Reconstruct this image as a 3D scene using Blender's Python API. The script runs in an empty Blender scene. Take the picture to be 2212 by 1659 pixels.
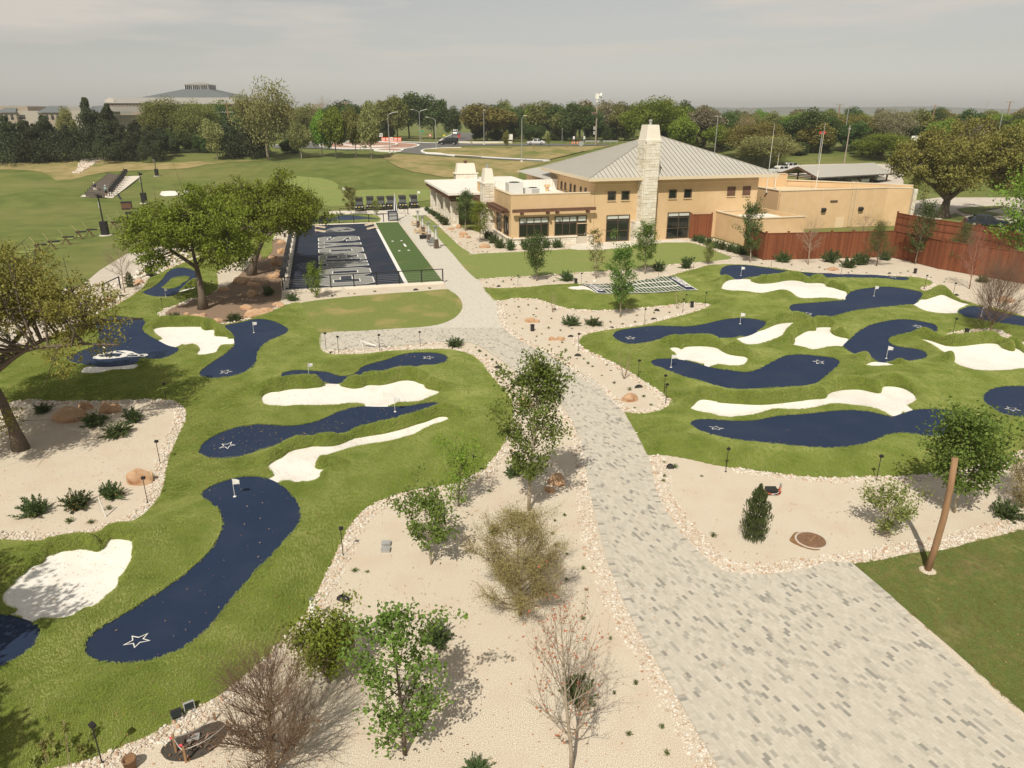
import bpy, bmesh, math, random
import numpy as np
from mathutils import Vector, Matrix
from mathutils.geometry import delaunay_2d_cdt
R=math.radians
S=bpy.context.scene
# ---------------------------------------------------------------- camera
CAM_H=13.5
cam=bpy.data.cameras.new('camera'); cam.sensor_width=36; cam.lens=1550/2212*36
cam.clip_end=20000; cam.clip_start=.5
camo=bpy.data.objects.new('camera',cam); S.collection.objects.link(camo)
camo.location=(0,0,CAM_H); camo.rotation_euler=(R(90-20.79),0,0); S.camera=camo
# ---------------------------------------------------------------- sky and sun
SUN_EL=50.; SUN_AZ=17.       # light travels forward and 17 degrees to the right
wd=bpy.data.worlds.new('World'); S.world=wd; wd.use_nodes=True
nt=wd.node_tree; nd=nt.nodes; lk=nt.links
bg=nd['Background']; sky=nd.new('ShaderNodeTexSky'); sky.sky_type='NISHITA'; sky.sun_disc=False
sky.sun_elevation=R(SUN_EL); sky.sun_rotation=R(180+SUN_AZ); sky.dust_density=.4; sky.air_density=1.0; sky.ozone_density=1.
hs=nd.new('ShaderNodeHueSaturation'); hs.inputs['Saturation'].default_value=.22; hs.inputs['Value'].default_value=1
tint=nd.new('ShaderNodeMix'); tint.data_type='RGBA'; tint.blend_type='MULTIPLY'; tint.inputs[0].default_value=1; tint.inputs[7].default_value=(1.0,.965,.90,1)
lk.new(sky.outputs[0],hs.inputs['Color']); lk.new(hs.outputs[0],tint.inputs[6])
tc=nd.new('ShaderNodeTexCoord'); mp=nd.new('ShaderNodeMapping'); mp.inputs['Scale'].default_value=(1.,1.,9)
nz=nd.new('ShaderNodeTexNoise'); nz.inputs['Scale'].default_value=2.6; nz.inputs['Detail'].default_value=6; nz.inputs['Roughness'].default_value=.55
rp=nd.new('ShaderNodeValToRGB'); rp.color_ramp.elements[0].position=.47; rp.color_ramp.elements[0].color=(0,0,0,1); rp.color_ramp.elements[1].position=.63; rp.color_ramp.elements[1].color=(1,1,1,1)
lk.new(tc.outputs['Generated'],mp.inputs[0]); lk.new(mp.outputs[0],nz.inputs[0]); lk.new(nz.outputs[0],rp.inputs[0])
# clouds only well above the horizon
sx=nd.new('ShaderNodeSeparateXYZ'); lk.new(tc.outputs['Generated'],sx.inputs[0])
mr=nd.new('ShaderNodeMapRange'); mr.inputs[1].default_value=.015; mr.inputs[2].default_value=.085; lk.new(sx.outputs[2],mr.inputs[0])
mu=nd.new('ShaderNodeMath'); mu.operation='MULTIPLY'; lk.new(rp.outputs[0],mu.inputs[0]); lk.new(mr.outputs[0],mu.inputs[1])
mu2=nd.new('ShaderNodeMath'); mu2.operation='MULTIPLY'; mu2.inputs[1].default_value=.95; lk.new(mu.outputs[0],mu2.inputs[0])
cm=nd.new('ShaderNodeMix'); cm.data_type='RGBA'; cm.inputs[7].default_value=(8.4,7.8,7.0,1)
lk.new(mu2.outputs[0],cm.inputs[0]); lk.new(tint.outputs[2],cm.inputs[6]); lk.new(cm.outputs[2],bg.inputs[0])
bg.inputs[1].default_value=.080
sl=bpy.data.lights.new('sun','SUN'); sl.energy=4.5; sl.angle=R(.55); sl.color=(1,.93,.80)
so=bpy.data.objects.new('sun',sl); S.collection.objects.link(so)
d=Vector((math.sin(R(SUN_AZ))*math.cos(R(SUN_EL)),math.cos(R(SUN_AZ))*math.cos(R(SUN_EL)),-math.sin(R(SUN_EL))))
so.rotation_euler=d.to_track_quat('-Z','Y').to_euler(); so.location=(-10,-30,40)
vs=S.view_settings; vs.view_transform='Standard'; vs.look='None'; vs.gamma=1; vs.exposure=0; vs.use_curve_mapping=False
S.render.engine='CYCLES'; S.cycles.use_denoising=True; S.cycles.max_bounces=6; S.cycles.transparent_max_bounces=12
DATA={
 'g_near_left':[-11.49,23.32,-11.48,23.72,-11.26,24.08,-10.90,24.36,-10.49,24.50,-9.90,24.53,-10.17,24.51,-9.67,24.42,-9.33,24.30,-8.85,24.00,-8.43,23.64,-8.02,23.15,-7.67,22.60,-7.39,21.95,-7.27,21.40,-7.25,20.95,-7.33,20.45,-7.45,19.89,-7.54,19.30,-7.69,18.83,-7.84,18.37,-7.97,17.79,-8.09,17.23,-8.15,16.65,-8.21,16.17,-8.31,15.76,-8.44,15.44,-8.60,15.14,-8.87,14.88,-9.15,14.69,-9.45,14.58,-9.73,14.53,-10.03,14.53,-10.36,14.56,-10.65,14.64,-10.92,14.79,-11.15,14.99,-11.30,15.21,-11.39,15.48,-11.40,15.79,-11.34,16.10,-11.24,16.42,-11.03,16.81,-10.81,17.29,-10.57,17.90,-10.26,18.43,-10.60,17.67,-10.44,17.95,-10.30,18.27,-10.10,18.66,-9.94,19.10,-9.79,19.58,-9.74,20.16,-9.78,20.73,-9.96,21.32,-10.23,21.86,-10.63,22.34,-11.03,22.72,-11.33,23.01],
 'g_corner':[-14.47,16.56,-14.14,16.52,-13.80,16.42,-13.45,16.30,-13.16,16.15,-12.92,15.98,-12.73,15.76,-12.62,15.53,-12.54,15.26,-12.54,14.99,-12.62,14.73,-12.72,14.50,-12.88,14.19,-13.12,13.87,-14.15,14.48,-15.39,16.20,-14.85,16.52],
 'g_second':[-3.28,31.30,-3.35,31.66,-3.55,31.93,-3.79,32.06,-4.26,32.03,-4.81,31.84,-5.39,31.81,-5.96,31.81,-6.55,31.84,-7.08,31.93,-7.60,31.89,-8.01,31.66,-8.39,31.30,-8.73,30.80,-9.01,30.39,-9.41,30.01,-9.83,29.75,-10.28,29.61,-10.93,29.59,-11.52,29.56,-11.93,29.33,-11.72,29.51,-12.19,29.31,-12.59,28.93,-12.88,28.56,-13.08,28.13,-13.18,27.60,-13.12,27.09,-13.00,26.81,-12.75,26.54,-12.41,26.32,-12.01,26.16,-11.56,26.14,-11.10,26.21,-10.73,26.44,-10.34,26.77,-9.93,27.05,-9.52,27.36,-9.06,27.56,-8.59,27.70,-8.13,27.91,-7.78,28.21,-7.48,28.51,-7.19,28.85,-6.82,29.14,-6.44,29.39,-5.94,29.63,-5.43,29.85,-4.81,30.12,-4.29,30.39,-3.87,30.64,-3.51,30.95,-3.33,31.12],
 'g_third':[-12.34,35.79,-12.40,36.43,-12.20,36.96,-11.75,37.25,-11.10,37.29,-10.40,37.16,-9.93,36.85,-9.56,36.40,-9.17,36.10,-8.84,36.06,-8.59,36.25,-8.43,36.72,-8.36,37.20,-8.10,37.59,-7.63,37.95,-7.08,38.29,-6.56,38.91,-6.07,39.40,-5.54,39.62,-4.92,39.66,-4.34,39.51,-3.97,39.23,-3.69,38.77,-3.60,38.19,-3.71,37.79,-4.07,37.39,-4.58,37.16,-5.21,36.96,-5.84,36.72,-6.38,36.43,-7.03,36.03,-7.60,35.61,-8.04,35.25,-8.40,34.90,-8.87,34.73,-9.68,34.73,-10.22,34.90,-10.88,35.02,-11.48,35.13,-11.98,35.34],
 'g_dogleg':[-19.00,45.66,-19.09,46.51,-18.65,47.09,-17.91,47.30,-17.82,47.29,-16.80,47.21,-15.96,46.85,-15.30,46.27,-14.77,45.57,-14.48,44.88,-14.30,43.82,-14.38,42.93,-14.56,42.07,-14.74,41.24,-14.81,40.32,-14.73,39.44,-14.45,38.39,-14.28,37.39,-14.38,36.81,-14.38,37.75,-14.38,36.78,-14.57,36.03,-15.08,35.67,-15.67,35.54,-16.23,35.67,-16.63,35.94,-16.86,36.31,-16.94,36.78,-16.91,37.55,-16.84,38.56,-16.67,39.41,-16.61,40.28,-16.64,40.96,-17.07,42.14,-17.67,43.39,-18.32,44.43,-18.82,45.24],
 'g_helmet':[-24.34,46.08,-23.88,44.70,-23.07,43.64,-22.16,42.83,-21.07,41.90,-20.35,41.43,-19.94,40.96,-19.70,40.28,-19.72,39.51,-19.87,38.77,-20.25,38.25,-20.75,37.75,-21.31,37.26,-21.97,37.01,-22.83,37.01,-23.70,37.26,-24.58,37.75,-25.30,38.56,-25.54,39.19,-25.55,39.95,-25.36,40.62,-25.25,41.19,-25.47,42.14,-25.91,43.13,-26.74,44.43,-27.53,45.38,-28.11,46.22,-28.30,47.09,-27.87,47.84,-26.71,47.99,-25.33,47.39],
 'g_trees':[-29.10,54.91,-29.25,55.90,-29.26,57.77,-29.68,60.22,-30.57,63.12,-30.78,64.56,-29.84,64.41,-28.65,63.63,-27.50,62.13,-26.48,59.76,-26.30,57.99,-26.35,56.72,-26.34,55.70,-26.05,54.91,-25.90,54.14,-26.12,53.38,-26.68,53.20,-27.40,53.38,-28.40,54.14],
 'g_rail':[-26.57,94.07,-25.89,96.25,-23.56,97.15,-22.18,98.18,-19.82,98.53,-18.13,98.18,-17.76,97.15,-18.55,96.03,-19.96,95.15,-22.85,94.07,-25.01,93.43],
 'g_top':[18.10,62.05,18.73,63.49,19.69,64.69,20.88,65.30,22.15,65.30,23.32,64.99,23.90,64.08,24.70,63.20,25.91,62.50,27.38,62.50,28.89,62.05,30.54,61.66,32.26,61.49,33.38,61.32,33.89,60.67,33.67,59.97,33.09,59.34,32.19,59.19,30.64,59.34,28.96,59.50,27.65,59.71,26.36,59.97,25.15,60.51,24.16,61.05,23.20,61.38,22.28,61.49,21.14,60.94,20.06,60.13,19.00,59.76,18.45,60.29,18.07,61.05],
 'g_upper':[19.97,50.39,20.45,51.17,21.24,51.65,22.50,51.97,23.65,52.26,24.97,52.68,25.50,53.65,26.50,55.21,27.78,56.37,29.12,56.84,30.28,56.94,31.23,56.60,31.76,55.90,31.81,54.75,31.39,53.65,30.50,52.39,29.36,51.29,28.49,50.97,27.09,50.20,25.74,49.44,24.21,48.89,22.76,48.24,21.65,47.89,20.86,47.82,20.11,48.10,19.79,49.07],
 'g_right':[31.39,49.07,32.07,49.82,33.22,50.58,33.91,50.39,34.31,49.44,34.71,48.53,35.08,47.47,35.28,46.12,34.18,44.53,33.54,45.15,33.04,45.96,32.54,46.62,31.83,47.30,31.19,47.82],
 'g_left4':[6.34,43.55,6.63,44.20,7.17,44.73,8.01,45.08,9.22,45.27,10.42,45.33,11.66,45.61,13.06,46.40,14.30,47.13,15.42,47.58,15.05,47.57,15.91,47.57,16.61,47.36,16.99,46.78,16.95,46.12,16.50,45.15,15.84,44.37,15.00,43.68,14.10,43.32,13.75,43.16,12.20,43.04,11.04,42.91,10.04,42.79,9.22,42.42,8.45,41.88,7.69,41.69,6.97,41.81,6.54,42.42,6.32,43.04],
 'g_s':[27.89,45.15,28.15,45.96,27.74,46.38,26.93,46.62,26.03,46.68,24.98,46.45,23.96,46.05,23.20,45.41,22.21,44.22,21.11,42.74,20.34,41.76,19.79,40.95,19.73,40.17,19.91,39.29,20.21,38.56,20.64,38.13,21.29,38.02,22.10,38.09,23.03,38.51,23.85,39.16,24.31,39.79,24.52,40.56,24.22,41.08,23.69,41.35,23.30,41.76,23.35,42.46,23.76,43.03,24.41,43.47,25.27,43.77,26.31,44.07,27.19,44.37],
 'g_boot':[7.83,38.28,7.95,38.69,8.27,38.96,8.83,39.01,9.35,38.84,9.93,38.38,10.40,37.77,10.91,37.15,11.54,36.80,11.68,36.84,12.52,36.58,13.10,36.77,13.84,37.40,14.77,38.32,15.61,39.16,16.41,39.59,17.16,39.66,17.87,39.41,18.44,39.04,18.55,38.56,18.45,38.09,17.91,37.40,17.08,36.51,16.37,35.66,15.61,34.85,14.84,34.35,13.90,34.10,12.93,33.97,11.87,33.97,10.87,34.16,9.87,35.07,9.10,35.87,8.64,36.70,8.13,37.48,7.87,37.87],
 'g_long':[7.98,29.59,8.20,30.05,8.55,30.36,9.03,30.50,9.59,30.53,10.74,30.42,11.42,30.46,12.33,30.67,13.45,30.67,14.34,30.80,15.50,30.88,16.56,30.74,17.43,30.39,18.17,30.80,18.99,31.30,19.73,31.42,20.28,31.37,20.73,31.16,21.09,30.80,21.02,30.12,20.44,29.33,19.66,28.82,18.73,28.57,18.09,28.57,17.48,28.72,16.91,28.64,16.20,28.27,15.64,27.85,15.07,27.50,14.45,27.27,13.64,27.16,12.89,27.16,11.90,27.22,10.93,27.36,9.90,27.62,9.37,27.79,8.69,28.15,8.28,28.57,8.04,29.14],
 'g_east':[23.19,32.88,23.71,33.51,24.49,34.09,25.38,34.42,26.47,34.56,27.55,34.42,26.63,32.26,24.45,29.98,23.54,30.16,23.11,30.46,22.82,30.88,22.82,31.59,22.91,32.26],
 'island':[-28.23,56.93,-28.47,58.42,-28.87,60.22,-28.55,60.92,-27.97,61.02,-27.55,60.45,-27.21,59.08,-27.27,58.42,-27.10,57.56,-27.22,56.93,-27.67,56.63],
 'b_near_left':[-12.49,20.23,-12.76,20.33,-13.05,20.35,-13.26,20.30,-13.27,20.06,-13.24,19.82,-13.33,19.68,-13.58,19.72,-13.86,19.74,-14.12,19.65,-14.38,19.55,-14.55,19.39,-14.70,19.26,-14.66,19.03,-14.70,18.88,-14.84,18.75,-14.88,18.60,-14.88,18.36,-14.96,18.18,-14.92,17.95,-14.90,17.53,-14.82,17.29,-14.67,17.10,-14.42,16.88,-14.25,16.81,-14.08,16.73,-14.07,16.63,-14.19,16.55,-13.84,16.44,-13.50,16.31,-13.15,16.16,-13.13,16.30,-13.05,16.36,-12.76,16.32,-12.51,16.35,-12.31,16.47,-12.23,16.75,-12.11,16.91,-11.96,17.07,-11.92,17.40,-11.89,17.67,-11.81,17.93,-11.95,18.31,-11.96,18.67,-11.99,18.98,-12.01,19.23,-12.20,19.68,-12.36,20.02],
 'b_hook':[-9.58,25.15,-9.59,25.40,-9.42,25.70,-9.25,25.96,-9.17,26.33,-8.96,26.66,-8.57,26.88,-8.33,27.10,-7.94,27.16,-7.56,27.27,-7.27,27.56,-7.09,27.91,-6.87,28.33,-6.50,28.57,-6.11,28.76,-5.70,28.88,-5.25,29.07,-4.80,29.26,-4.35,29.52,-3.88,29.72,-3.53,30.01,-3.21,30.15,-2.93,30.05,-2.86,29.85,-3.00,29.59,-3.41,29.33,-3.80,29.01,-4.08,28.64,-4.21,28.45,-4.64,28.15,-5.12,27.85,-5.66,27.68,-6.23,27.44,-6.63,27.16,-6.96,26.82,-7.27,26.44,-7.54,26.12,-7.67,25.86,-7.74,25.55,-7.73,25.25,-7.58,25.10,-7.25,25.13,-7.34,25.00,-7.40,24.75,-7.38,24.42,-7.58,24.18,-7.91,24.07,-8.32,24.06,-8.66,24.12,-8.77,23.97,-9.02,24.11,-9.31,24.30,-9.14,24.49,-9.38,24.80],
 'b_band':[-12.27,32.44,-12.23,32.88,-12.01,33.22,-11.62,33.32,-11.33,33.55,-10.95,33.71,-10.42,33.76,-10.09,33.92,-9.77,34.09,-9.60,34.42,-9.68,34.68,-8.93,34.71,-8.80,34.42,-8.45,34.26,-8.07,34.17,-7.72,34.31,-7.53,34.59,-7.30,34.68,-6.79,34.59,-6.32,34.77,-5.98,35.03,-5.62,35.17,-5.17,35.11,-4.83,34.85,-4.56,34.68,-4.39,34.26,-3.99,34.00,-3.65,33.76,-3.61,33.51,-3.78,33.11,-4.09,32.64,-4.51,32.23,-4.97,32.19,-5.44,32.19,-5.76,31.99,-5.96,31.81,-6.55,31.84,-7.08,31.93,-7.18,32.11,-7.56,32.26,-8.14,32.23,-8.56,32.03,-9.12,31.96,-9.66,31.81,-10.22,31.74,-10.73,31.52,-11.32,31.55,-11.78,31.66,-12.05,32.03],
 'b_between':[-23.23,44.56,-23.13,45.10,-22.62,45.38,-21.83,45.38,-21.08,45.46,-20.52,45.46,-20.17,44.97,-19.82,44.70,-19.49,44.83,-19.10,44.43,-18.82,43.90,-18.64,43.13,-18.28,42.88,-17.66,42.63,-17.45,42.27,-17.09,42.19,-16.67,41.03,-17.20,41.01,-17.34,40.62,-17.23,39.95,-17.32,39.62,-17.72,39.41,-18.21,39.41,-18.46,39.95,-18.55,40.51,-19.06,41.31,-19.45,41.55,-19.71,41.48,-20.13,41.78,-20.35,41.43,-21.05,41.85,-22.04,42.73,-21.90,42.93,-22.67,43.77],
 'b_front':[-23.02,35.94,-23.26,36.59,-23.23,37.01,-22.83,37.01,-21.97,37.01,-21.27,37.32,-20.88,37.61,-20.67,37.45,-20.45,37.20,-20.50,36.68,-20.86,36.49,-21.46,36.40,-21.79,36.03,-22.20,35.85,-22.77,35.94],
 'b_sliver':[-26.34,55.58,-25.98,56.31,-25.30,56.51,-25.05,55.90,-25.57,55.34,-25.92,54.83],
 'b_rail':[-24.35,95.15,-23.40,96.47,-21.76,96.25,-21.84,95.15,-22.63,94.50],
 'b_top':[16.93,57.08,17.69,58.83,18.54,59.76,20.06,59.76,19.89,58.83,20.14,57.82,20.85,57.57,21.62,57.82,22.34,58.57,23.04,59.24,23.69,59.45,24.26,59.08,24.35,58.42,25.33,58.57,25.70,58.07,25.37,56.84,25.67,56.37,25.93,55.66,26.18,54.98,25.13,52.80,23.96,53.01,22.91,53.01,21.71,52.89,21.62,54.09,21.29,54.98,20.43,54.98,19.44,54.62,18.80,54.98,18.07,55.43,17.26,55.66,16.81,56.46],
 'b_upper':[29.36,51.29,30.13,51.97,30.60,52.47,30.97,52.39,31.82,52.80,32.58,53.22,32.99,53.01,33.34,52.18,33.52,51.17,32.70,50.39,31.69,49.52,31.21,48.71,30.21,48.45,29.38,48.71,28.99,49.63],
 'b_slant':[14.06,43.18,15.00,43.68,15.84,44.37,16.37,44.62,17.38,45.47,18.28,45.96,19.11,46.19,19.67,45.96,19.05,45.31,18.07,44.37,17.06,43.03,16.45,42.04,15.81,41.90,14.86,41.57,14.09,41.41,14.03,42.18],
 'b_mid':[16.72,41.35,17.15,41.62,17.37,42.32,18.16,43.18,18.82,43.77,19.30,43.86,19.56,44.53,20.07,44.90,20.65,45.00,20.72,44.68,20.22,43.77,20.11,43.03,20.36,42.60,20.75,42.32,19.83,41.03,19.24,40.95,18.55,40.69,17.75,40.35,17.56,40.69,17.16,40.95],
 'b_small':[19.42,37.51,19.89,37.86,20.36,38.20,21.05,38.02,21.07,37.74,21.39,37.44,21.23,37.29,20.51,37.22,19.95,37.17],
 'b_east':[25.23,42.60,25.62,42.60,25.90,42.18,26.20,41.35,26.86,41.03,27.77,41.03,28.67,41.14,29.06,40.95,28.89,40.30,29.00,39.84,29.30,39.79,29.55,40.43,29.71,40.04,29.63,39.29,29.75,38.09,28.97,36.95,28.14,37.06,27.45,36.84,26.52,36.58,25.66,36.51,25.04,36.62,24.82,37.40,24.82,38.20,25.28,38.80,25.58,39.54,25.44,40.30,25.46,41.22,25.40,42.04],
 'b_flag':[9.30,40.53,9.62,40.76,9.88,40.65,10.03,40.35,10.33,40.76,10.93,40.83,11.60,40.65,12.05,40.20,12.16,39.54,12.43,39.01,12.93,38.85,13.26,38.80,13.37,38.44,13.09,37.86,12.69,37.40,11.96,37.29,11.39,37.44,10.85,37.18,10.51,37.68,9.99,38.34,9.36,38.88,9.45,39.32,9.38,39.98],
 'b_long':[8.53,31.74,8.83,32.26,9.18,32.72,9.50,32.85,10.16,32.64,10.09,32.58,11.05,32.37,11.97,32.06,12.74,31.97,13.64,32.06,14.62,32.32,15.30,32.50,15.73,33.22,16.42,33.87,17.11,34.16,17.75,34.16,18.14,33.78,18.40,33.59,18.67,33.78,19.14,34.55,19.65,34.55,20.02,34.16,20.10,33.50,19.92,32.76,19.62,32.32,19.02,31.80,18.96,31.25,18.29,30.89,17.87,30.56,17.43,30.41,17.27,30.81,16.91,31.13,16.19,31.30,15.26,31.58,14.19,31.21,13.24,31.13,12.39,31.35,11.64,31.05,10.62,30.92,10.24,30.85,9.70,30.95,9.42,31.16,8.93,31.23,8.60,31.52],
 'b_field':[4.34,55.55,4.71,56.35,5.31,56.68,5.70,57.52,6.64,53.92,5.98,54.68,5.52,54.76,4.87,54.76],
 'minifield':[5.73,57.52,13.73,59.68,14.54,55.63,6.64,53.92],
 'turf_left':[-1.34,37.43,-0.98,36.29,-0.51,34.85,-0.19,34.00,-0.04,33.35,0.05,32.26,0.02,31.23,-0.06,30.12,-0.19,29.33,-0.32,28.57,-0.52,27.62,-0.80,26.82,-1.03,26.07,-0.98,26.07,-1.49,25.45,-1.98,24.95,-2.38,24.61,-2.88,24.47,-3.37,24.33,-3.85,24.14,-4.32,23.86,-4.67,23.55,-4.99,23.28,-5.23,22.94,-5.42,22.56,-5.58,22.07,-5.69,21.56,-5.72,20.95,-5.75,20.38,-5.77,19.76,-5.80,19.30,-5.83,19.11,-5.84,18.61,-5.87,18.02,-5.90,17.56,-5.96,17.12,-6.05,16.70,-6.19,16.25,-6.33,15.81,-6.43,15.39,-6.57,15.03,-6.76,14.75,-6.52,15.19,-6.73,14.77,-6.94,14.39,-7.14,14.03,-7.38,13.72,-7.64,13.49,-7.83,13.25,-8.05,13.03,-8.24,12.84,-8.45,12.63,-8.70,12.46,-8.95,12.29,-9.22,12.13,-9.48,11.97,-9.75,11.88,-10.07,11.75,-10.58,11.51,-11.36,11.33,-13.23,12.26,-15.53,14.48,-17.45,17.34,-19.86,21.53,-27.41,30.89,-30.47,37.55,-30.44,40.51,-30.27,41.90,-29.70,43.39,-29.34,44.70,-29.11,45.94,-29.37,48.46,-29.39,50.73,-29.41,52.47,-29.71,54.71,-29.92,56.31,-30.25,57.99,-31.35,61.16,-31.32,63.12,-31.51,65.20,-30.65,81.09,-33.40,94.07,-31.63,97.37,-29.73,100.91,-25.78,99.70,-22.76,100.91,-19.67,102.14,-18.16,99.70,-17.46,95.69,-19.64,93.54,-22.48,92.49,-25.69,90.77,-26.81,90.47,-27.69,91.47,-28.68,89.98,-27.91,85.32,-26.69,80.29,-25.07,75.10,-24.53,72.40,-24.32,69.88,-26.18,73.72,-26.67,64.94,-26.06,62.62,-24.54,58.86,-23.99,57.13,-23.93,55.50,-24.07,54.91,-24.40,54.33,-24.90,53.76,-25.00,52.29,-25.33,51.41,-25.39,50.39,-25.18,49.41,-24.34,48.46,-23.33,47.69,-22.25,47.09,-21.17,46.65,-20.09,46.60,-19.25,46.95,-18.65,47.54,-18.08,48.30,-18.60,48.36,-17.97,48.99,-17.43,49.95,-17.02,51.47,-16.62,52.54,-16.02,52.83,-15.48,51.65,-14.80,50.45,-14.20,48.51,-13.64,47.00,-12.94,45.57,-12.45,44.80,-12.04,43.18,-11.61,41.47,-11.15,40.78,-10.49,40.44,-9.78,40.44,-8.73,40.55,-7.72,40.89,-6.32,41.19,-5.26,41.42,-4.17,41.47,-3.42,41.24,-2.66,40.66,-2.04,39.66,-1.58,38.39],
 'bed_west':[-25.10,32.50,-24.92,33.13,-24.42,33.29,-23.87,33.37,-22.82,33.13,-21.97,33.21,-20.97,33.13,-20.17,33.21,-19.31,33.29,-18.45,33.37,-17.73,33.37,-16.99,33.21,-16.40,32.81,-15.84,32.12,-15.54,31.50,-15.21,30.65,-14.98,29.70,-14.78,28.81,-14.56,27.96,-14.36,27.15,-14.11,26.37,-13.81,25.54,-13.59,24.94,-13.39,24.36,-13.20,23.63,-13.13,23.01,-13.16,22.42,-13.31,21.94,-13.57,21.63,-13.92,21.32,-14.27,21.06,-14.68,20.84,-15.14,20.73,-15.66,20.65,-16.27,20.65,-16.92,20.73,-17.93,20.84,-19.71,21.32,-23.49,25.74,-27.05,31.94],
 'turf_right':[-2.47,57.82,-1.78,57.61,-0.79,57.52,0.68,57.82,2.66,58.12,4.66,58.39,6.68,58.69,8.21,58.92,9.78,59.36,11.41,60.05,13.22,61.46,14.58,62.93,16.00,64.47,17.35,65.54,18.70,66.47,19.95,66.92,21.22,66.89,22.97,66.25,24.57,65.30,25.91,63.79,27.42,62.91,28.89,62.05,30.66,61.94,32.48,61.94,34.30,61.94,35.27,61.49,35.64,60.40,35.30,59.34,34.70,58.57,33.80,58.07,33.31,57.57,33.02,56.60,33.07,55.66,33.33,54.75,33.78,53.65,33.96,52.18,34.63,51.57,35.40,51.17,35.79,50.20,36.03,48.89,36.85,46.12,33.17,38.80,28.50,30.89,27.21,32.26,24.63,29.46,21.92,27.73,20.97,27.16,20.18,26.71,19.48,26.39,18.19,25.86,17.34,25.65,16.51,25.45,15.74,25.35,14.99,25.27,14.01,25.22,13.04,25.17,12.10,25.20,11.20,25.33,10.55,25.50,9.38,25.91,8.87,26.02,8.20,26.28,7.56,26.66,6.88,26.99,6.26,27.16,5.71,27.14,5.65,27.73,5.59,28.95,5.50,30.39,5.41,31.59,5.79,31.55,6.30,31.52,6.86,31.74,7.34,32.11,7.74,32.64,8.03,33.35,7.90,32.83,7.82,33.63,7.59,34.63,7.16,35.78,6.72,36.99,6.23,38.18,5.68,39.22,5.17,40.20,4.68,40.99,4.34,41.93,4.22,42.66,4.31,43.42,4.62,44.20,5.23,44.86,6.08,45.41,7.18,45.89,8.19,46.26,9.10,46.83,10.06,47.58,11.04,48.34,12.05,49.13,13.13,50.10,14.29,51.28,14.86,52.09,14.45,52.62,13.57,52.69,12.31,52.33,10.86,51.80,9.44,51.28,8.04,50.77,6.71,50.60,5.40,50.60,4.13,51.11,3.22,52.16,2.20,53.62,0.92,54.18,-0.29,53.99,-1.20,53.24,-1.38,53.43,-1.91,55.55],
 'bed_islet':[28.08,44.53,28.89,45.15,30.08,45.63,31.56,45.79,32.27,45.47,32.12,44.53,31.93,42.74,31.81,41.08,31.09,40.04,31.01,41.35,30.69,42.32,30.19,42.89,29.07,43.18,28.18,43.92],
 'lawn_oval':[-15.92,52.61,-14.96,53.45,-12.82,54.59,-10.18,55.57,-7.43,56.38,-5.18,57.13,-4.48,55.57,-3.92,53.64,-3.67,51.82,-3.67,50.45,-3.90,48.83,-4.39,47.59,-5.04,46.71,-6.19,46.13,-7.75,45.85,-10.03,45.29,-12.45,44.85,-12.96,45.62,-13.62,47.00,-14.18,48.51,-14.78,50.45,-15.46,51.65],
 'lawn_front':[-13.88,101.15,-12.12,102.14,-9.81,94.07,-7.45,84.44,-5.39,76.51,-3.97,72.60,-3.95,72.71,0.69,73.85,6.12,75.43,6.95,74.87,9.48,75.08,11.52,76.14,11.69,76.11,13.84,77.57,16.80,79.46,19.32,79.46,19.96,78.85,20.68,76.47,21.20,73.68,21.64,71.71,21.70,70.46,20.67,69.54,18.69,68.64,16.19,67.77,14.31,66.92,12.44,65.92,10.64,65.00,8.35,64.21,6.69,63.95,5.01,63.18,2.85,62.43,0.73,61.94,-1.36,61.46,-2.91,60.98,-3.12,61.01,-4.32,65.30,-5.97,72.40,-7.91,80.29,-10.82,91.98],
 'lawn_corner':[10.89,19.40,11.35,19.46,12.00,19.61,12.71,19.86,13.38,20.02,13.93,20.08,14.48,20.22,15.27,20.55,16.03,20.81,16.81,21.07,17.67,21.37,19.94,22.27,17.76,17.34,12.81,11.75,12.29,13.29,11.85,15.39],
 'path':[-14.54,94.60,-11.09,81.09,-8.35,69.88,-5.81,59.84,-5.18,57.13,-4.48,55.57,-3.92,53.64,-3.67,51.82,-3.67,50.45,-3.90,48.83,-4.39,47.59,-5.04,46.71,-6.19,46.13,-7.75,45.85,-10.03,45.29,-12.42,44.74,-11.61,41.47,-10.98,41.28,-9.27,41.47,-7.87,41.83,-6.47,42.31,-5.04,42.80,-3.92,42.93,-2.79,42.80,-2.09,42.19,-1.22,40.53,-0.56,39.22,0.06,37.77,0.10,37.70,1.43,35.18,2.47,32.46,2.91,29.62,3.01,26.84,2.93,24.11,2.99,21.81,3.04,19.58,3.37,16.86,3.87,14.68,4.32,12.62,4.54,11.76,4.85,9.94,14.49,9.94,13.34,10.74,12.09,13.00,11.56,15.71,10.86,19.38,9.24,19.03,7.98,18.77,7.14,18.84,6.60,18.98,6.32,19.49,6.03,20.24,5.81,21.03,5.62,22.11,5.52,23.11,5.50,24.28,5.58,25.35,5.67,26.39,5.67,27.27,5.63,28.21,5.55,29.33,5.46,30.53,5.37,31.59,5.05,32.88,4.71,34.51,4.25,36.10,3.72,37.43,4.62,34.29,4.08,35.69,3.45,37.38,2.76,39.01,2.00,40.76,1.17,41.93,0.52,43.16,0.07,44.20,-0.48,45.55,-0.88,47.88,-1.04,50.10,-1.15,53.24,-1.92,55.95,-2.61,58.92,-2.90,60.74,-3.12,61.01,-4.32,65.30,-5.97,72.40,-7.91,80.29,-10.82,91.98,-13.88,101.15,-14.81,103.40],
 'border_c1':[3.03,18.98,2.95,20.03,2.90,21.03,2.91,22.27,2.98,23.55,3.06,24.95,3.13,26.39,3.15,27.62,3.14,28.95,3.05,30.39,2.97,31.37,2.69,32.26],
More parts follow.
